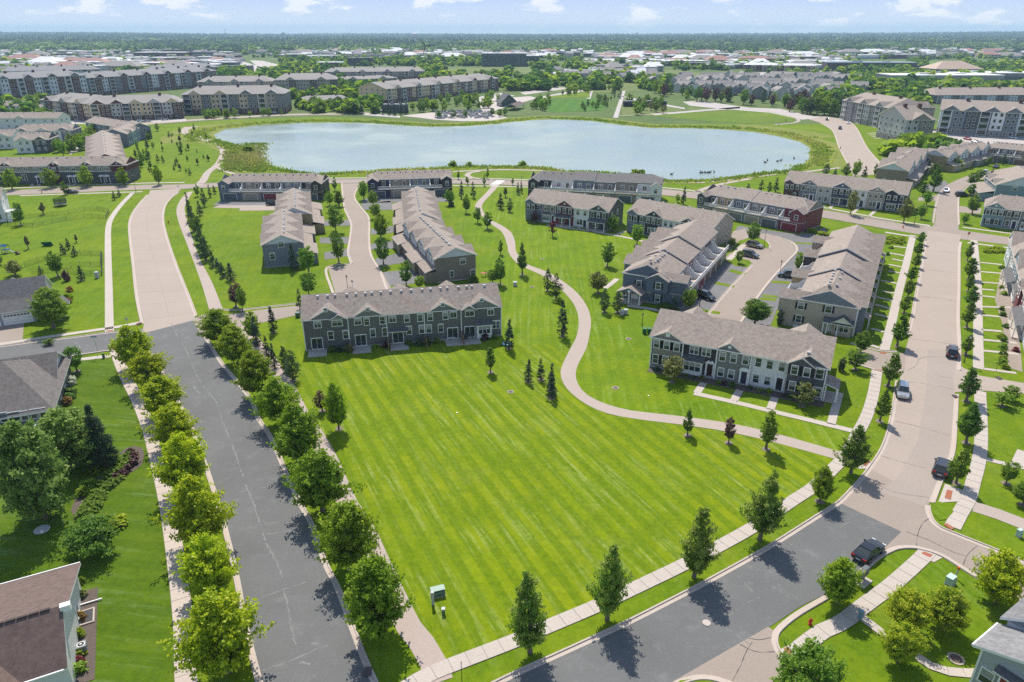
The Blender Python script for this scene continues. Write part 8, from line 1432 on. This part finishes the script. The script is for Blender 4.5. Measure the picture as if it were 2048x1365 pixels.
# ---- roofs past counting, all the way through the far town
def far_roofs(n_, seed):
    r_ = random.Random(seed); g = Geo()
    for (xa, xb, ya, yb, w) in ((0, 480, 101, 128, 5), (480, 960, 101, 117, 4), (960, 1200, 102, 116, 2), (1190, 1700, 102, 130, 6), (1700, 2048, 101, 115, 3), (0, 120, 120, 150, 1), (1100, 1320, 150, 166, 1)):
        for i in range(n_*w//22):
            X, Y = G(r_.uniform(xa, xb), r_.uniform(ya, yb)); L = r_.uniform(9, 24); D = r_.uniform(8, 14); h = r_.uniform(3.5, 8); a = r_.uniform(-.5, .5); c, s = math.cos(a), math.sin(a); b0 = len(g.v); hz_ = h + D*.28
            g.v += [(X+x*c-y*s, Y+x*s+y*c, z) for x, y, z in ((-L/2, 0, 0), (L/2, 0, 0), (L/2, D, 0), (-L/2, D, 0), (-L/2, 0, h), (L/2, 0, h), (L/2, D, h), (-L/2, D, h), (-L/2, D/2, hz_), (L/2, D/2, hz_))]
            wm = r_.choice((0, 0, 3)); rm = r_.choice((1, 1, 1, 2))
            for f, m in (((0, 1, 5, 4), wm), ((1, 2, 6, 9, 5), wm), ((2, 3, 7, 6), wm), ((3, 0, 4, 8, 7), wm), ((4, 5, 9, 8), rm), ((6, 7, 8, 9), rm)): g.f.append(tuple(b0+k for k in f)); g.m.append(m)
    return tag(g.obj('distant_houses', [S_LIGHT, ROOFF, FLATR, S_BEIGE]), kind='stuff')
far_roofs(620, 9)
# ---- masses of trees too many to count
def cloud(name, XY, h, mk, nt, nl, seed, zs=(.75, 1.2)):
    src = crown_mesh('m', 'round', .5, .9, .06, nt, nl, .42, LM[mk], seed, .5, .2); n = len(src.vertices); co = np.zeros(n*3); src.vertices.foreach_get('co', co); co = co.reshape(-1, 3); tv = np.zeros(n//4, dtype=np.float32); src.attributes['tint'].data.foreach_get('value', tv); r = np.random.default_rng(seed); m_ = len(XY)
    a = r.uniform(0, 6.28, m_); s = h[:, None]*np.stack([r.uniform(.8, 1.35, m_)]*2 + [r.uniform(*zs, m_)], 1); ca, sa = np.cos(a)[:, None], np.sin(a)[:, None]
    V = np.stack([(co[None, :, 0]*ca-co[None, :, 1]*sa)*s[:, :1]+XY[:, :1], (co[None, :, 0]*sa+co[None, :, 1]*ca)*s[:, :1]+XY[:, 1:2], co[None, :, 2]*s[:, 2:]+XY[:, 2:3]], 2).reshape(-1, 3)
    N_ = len(V)//4; me = bpy.data.meshes.new(name); me.vertices.add(len(V)); me.vertices.foreach_set('co', V.ravel()); me.loops.add(len(V)); me.loops.foreach_set('vertex_index', np.arange(len(V))); me.polygons.add(N_); me.polygons.foreach_set('loop_start', np.arange(0, len(V), 4)); me.update(calc_edges=True)
    at = me.attributes.new('tint', 'FLOAT', 'FACE'); at.data.foreach_set('value', np.clip(np.tile(tv, m_)*.7 + np.repeat(r.normal(.1, .2, m_), len(tv)), 0, 1).astype(np.float32)); me.materials.append(LM[mk]); o = link(bpy.data.objects.new(name, me)); o['kind'] = 'stuff'; bpy.data.meshes.remove(src); return o
r = np.random.default_rng(99)
def pxy(n, xa, xb, ya, yb):
    x = r.uniform(xa, xb, n); y = r.uniform(ya, yb, n); P = np.array([G(a, b) for a, b in zip(x, y)]); return np.concatenate([P, np.zeros((n, 1))], 1)
mid_ = [pxy(n, *q) for n, q in ((90, (300, 700, 150, 172)), (60, (1010, 1240, 168, 182)), (40, (560, 700, 165, 200)), (60, (850, 1060, 150, 178)), (110, (480, 960, 102, 116)), (150, (1190, 1700, 103, 118)), (80, (0, 460, 108, 130)), (70, (0, 100, 124, 148)), (150, (560, 700, 118, 146)), (170, (700, 970, 120, 133)), (60, (1060, 1200, 118, 140)), (60, (0, 300, 146, 160)), (22, (0, 95, 205, 246)), (40, (440, 560, 150, 165)), (50, (840, 890, 138, 160)), (60, (690, 770, 176, 200)), (22, (590, 760, 212, 228)), (14, (1780, 1900, 296, 322)), (60, (1690, 1870, 196, 212)), (50, (1870, 2048, 180, 190)), (120, (1060, 1300, 150, 168)), (160, (1130, 1500, 128, 142)), (130, (1240, 1700, 110, 130)), (90, (1480, 1720, 118, 150)), (80, (1700, 2048, 108, 120)), (60, (1700, 1830, 136, 152)), (90, (1690, 1990, 170, 184)), (50, (1810, 1850, 128, 140)), (60, (1900, 2048, 128, 142)), (70, (1280, 1340, 160, 182)), (60, (1640, 1720, 186, 206)), (60, (240, 620, 142, 152)), (90, (1880, 2048, 148, 160)), (60, (1700, 1860, 152, 166)))]
mid_ = np.concatenate(mid_); cloud('distant_trees', mid_[::2], r.uniform(6, 11, len(mid_[::2])), 'green', 12, 7, 1); cloud('distant_trees', mid_[1::2], r.uniform(6, 11, len(mid_[1::2])), 'linden', 12, 7, 2)
# hills and the woods to the horizon
def hz(X, Y):
    q = X/np.maximum(Y, 1)*FPX/1.09+1024; base = np.interp(q, [-400, 0, 150, 400, 600, 900, 1250, 1450, 1700, 1850, 2048, 2500], [24, 24, 20, 13, 6, 1, 1, 7, 15, 25, 33, 35])
    s = np.clip((Y-2600)/5200, 0, 1); return base*s*s*(3-2*s) + 5*np.sin(X*.0016+Y*.0011)*s
xs = np.linspace(-9500, 9500, 90); ys = np.linspace(1900, 11500, 60); g = Geo()
for y in ys:
    for x in xs: g.v.append((x, y, float(hz(np.array(x), np.array(y)))-.6*(y < 2700)))
for i in range(59):
    for j in range(89): g.f.append((i*90+j, i*90+j+1, (i+1)*90+j+1, (i+1)*90+j)); g.m.append(0)
o = g.obj('hills', mat('wood_floor', (.03, .055, .022), .95, .2, .01)); o['kind'] = 'structure'
def woods(n, y0, y1, seed, mk, h0, h1, power=1.0, nt=5, nl=4):
    rr = np.random.default_rng(seed); Y = y0 + (y1-y0)*rr.random(n)**power; X = (rr.random(n)*2-1)*(Y*.84+120); k_ = dict(wood=0, willow=1, linden=2)[mk]; ph = np.sin(X*.0031+1.3)+np.sin(Y*.0042+X*.0017)+np.sin(X*.009+Y*.003)*.6+rr.normal(0, .55, n); keep = (np.abs(ph-(0, 1.1, -1.1)[k_]) < (1.2, .9, .9)[k_]); X, Y = X[keep], Y[keep]
    return cloud('woods', np.stack([X, Y, hz(X, Y)], 1), rr.uniform(h0, h1, len(X)), mk, nt, nl, seed, (.5, .8))
woods(6500, 2050, 3300, 61, 'wood', 15, 25); woods(5000, 2000, 3300, 62, 'willow', 15, 25); woods(5000, 2050, 3600, 63, 'linden', 15, 25)
woods(8000, 3100, 6000, 64, 'wood', 18, 29, 1.1, 4, 4); woods(4600, 3100, 6000, 65, 'willow', 18, 29, 1.1, 4, 4); woods(4600, 3100, 6000, 69, 'linden', 18, 29, 1.1, 4, 4); woods(11000, 5500, 10500, 66, 'wood', 24, 38, 1.1, 4, 3)
woods(260, 1500, 2000, 67, 'willow', 9, 16); woods(260, 1500, 2000, 68, 'wood', 9, 16)
# landmarks on the skyline
X_, Y_ = G(853, 127); hh = hgt(853, 127, 93.5); t = thing('wind_turbine', 'white wind turbine among the far shops', 'wind turbine', (X_, Y_, 0)); g = Geo(); g.cyl(0, 0, 0, hh, 1.3, .7, 8); g.obj('tower', WHITE, t); g = Geo(); g.box(-.9, -2.6, hh-.2, .9, 2, hh+1.6); g.obj('nacelle', WHITE, t)
for a in (.15, 2.25, 4.35): g = Geo(); d = Vector((math.cos(a), 0, math.sin(a))); u = Vector((-d.z, 0, d.x)); c0 = Vector((0, -3, hh+.7)); g.slab([tuple(c0-u*.7), tuple(c0+d*4-u*1.0), tuple(c0+d*19), tuple(c0+d*4+u*.8), tuple(c0+u*.7)], .2); g.obj('blade', WHITE, t)
Y_ = 3300.; X_ = (830-1024)/FPX*depth_at(0, Y_, 20); t = thing('water_tower', 'pale water tower rising over the woods', 'water tower', (X_, Y_, 0)); g = Geo(); g.cyl(0, 0, 0, 26, 6.5, n=12); g.obj('column', FLATR, t); g = Geo(); g.cyl(0, 0, 26, 31, 6.5, 12.5, 16); g.cyl(0, 0, 31, 44, 12.5, 12.5, 16); g.cyl(0, 0, 44, 46, 12.5, 5, 16); g.obj('tank', FLATR, t)
Y_ = 6200.; X_ = (567-1024)/FPX*depth_at(0, Y_, 20); t = thing('domed_hall', 'distant dome on the skyline', 'dome', (X_, Y_, -4)); g = Geo(); g.cyl(0, 0, 0, 26, 26, n=14); g.obj('drum', FLATD, t); g = Geo(); g.cyl(0, 0, 26, 42, 26, 15, 14); g.cyl(0, 0, 42, 50, 15, 3, 14); g.obj('dome', FLATD, t)
Y_ = 4200.; X_ = (452-1024)/FPX*depth_at(0, Y_, 20); t = thing('radio_mast', 'thin radio mast on the left skyline', 'mast', (X_, Y_, 0)); g = Geo(); g.cyl(0, 0, 0, 68, 3.0, 1.0, 4); g.obj('lattice', GRY, t)
# ---- the air between
hm = bpy.data.materials.new('haze_air'); hm.use_nodes = True; t = hm.node_tree; t.nodes.clear(); o = N(t, 'ShaderNodeOutputMaterial'); v = N(t, 'ShaderNodeVolumePrincipled'); v.inputs['Color'].default_value = (.58, .82, 1, 1); v.inputs['Density'].default_value = HAZE; v.inputs['Anisotropy'].default_value = 0; hm.cycles.homogeneous_volume = True; lk(t, v.outputs[0], o.inputs['Volume'])
g = Geo(); g.box(-14500, -400, -4, 14500, 15500, 128); o = g.obj('haze', hm); o['kind'] = 'stuff'
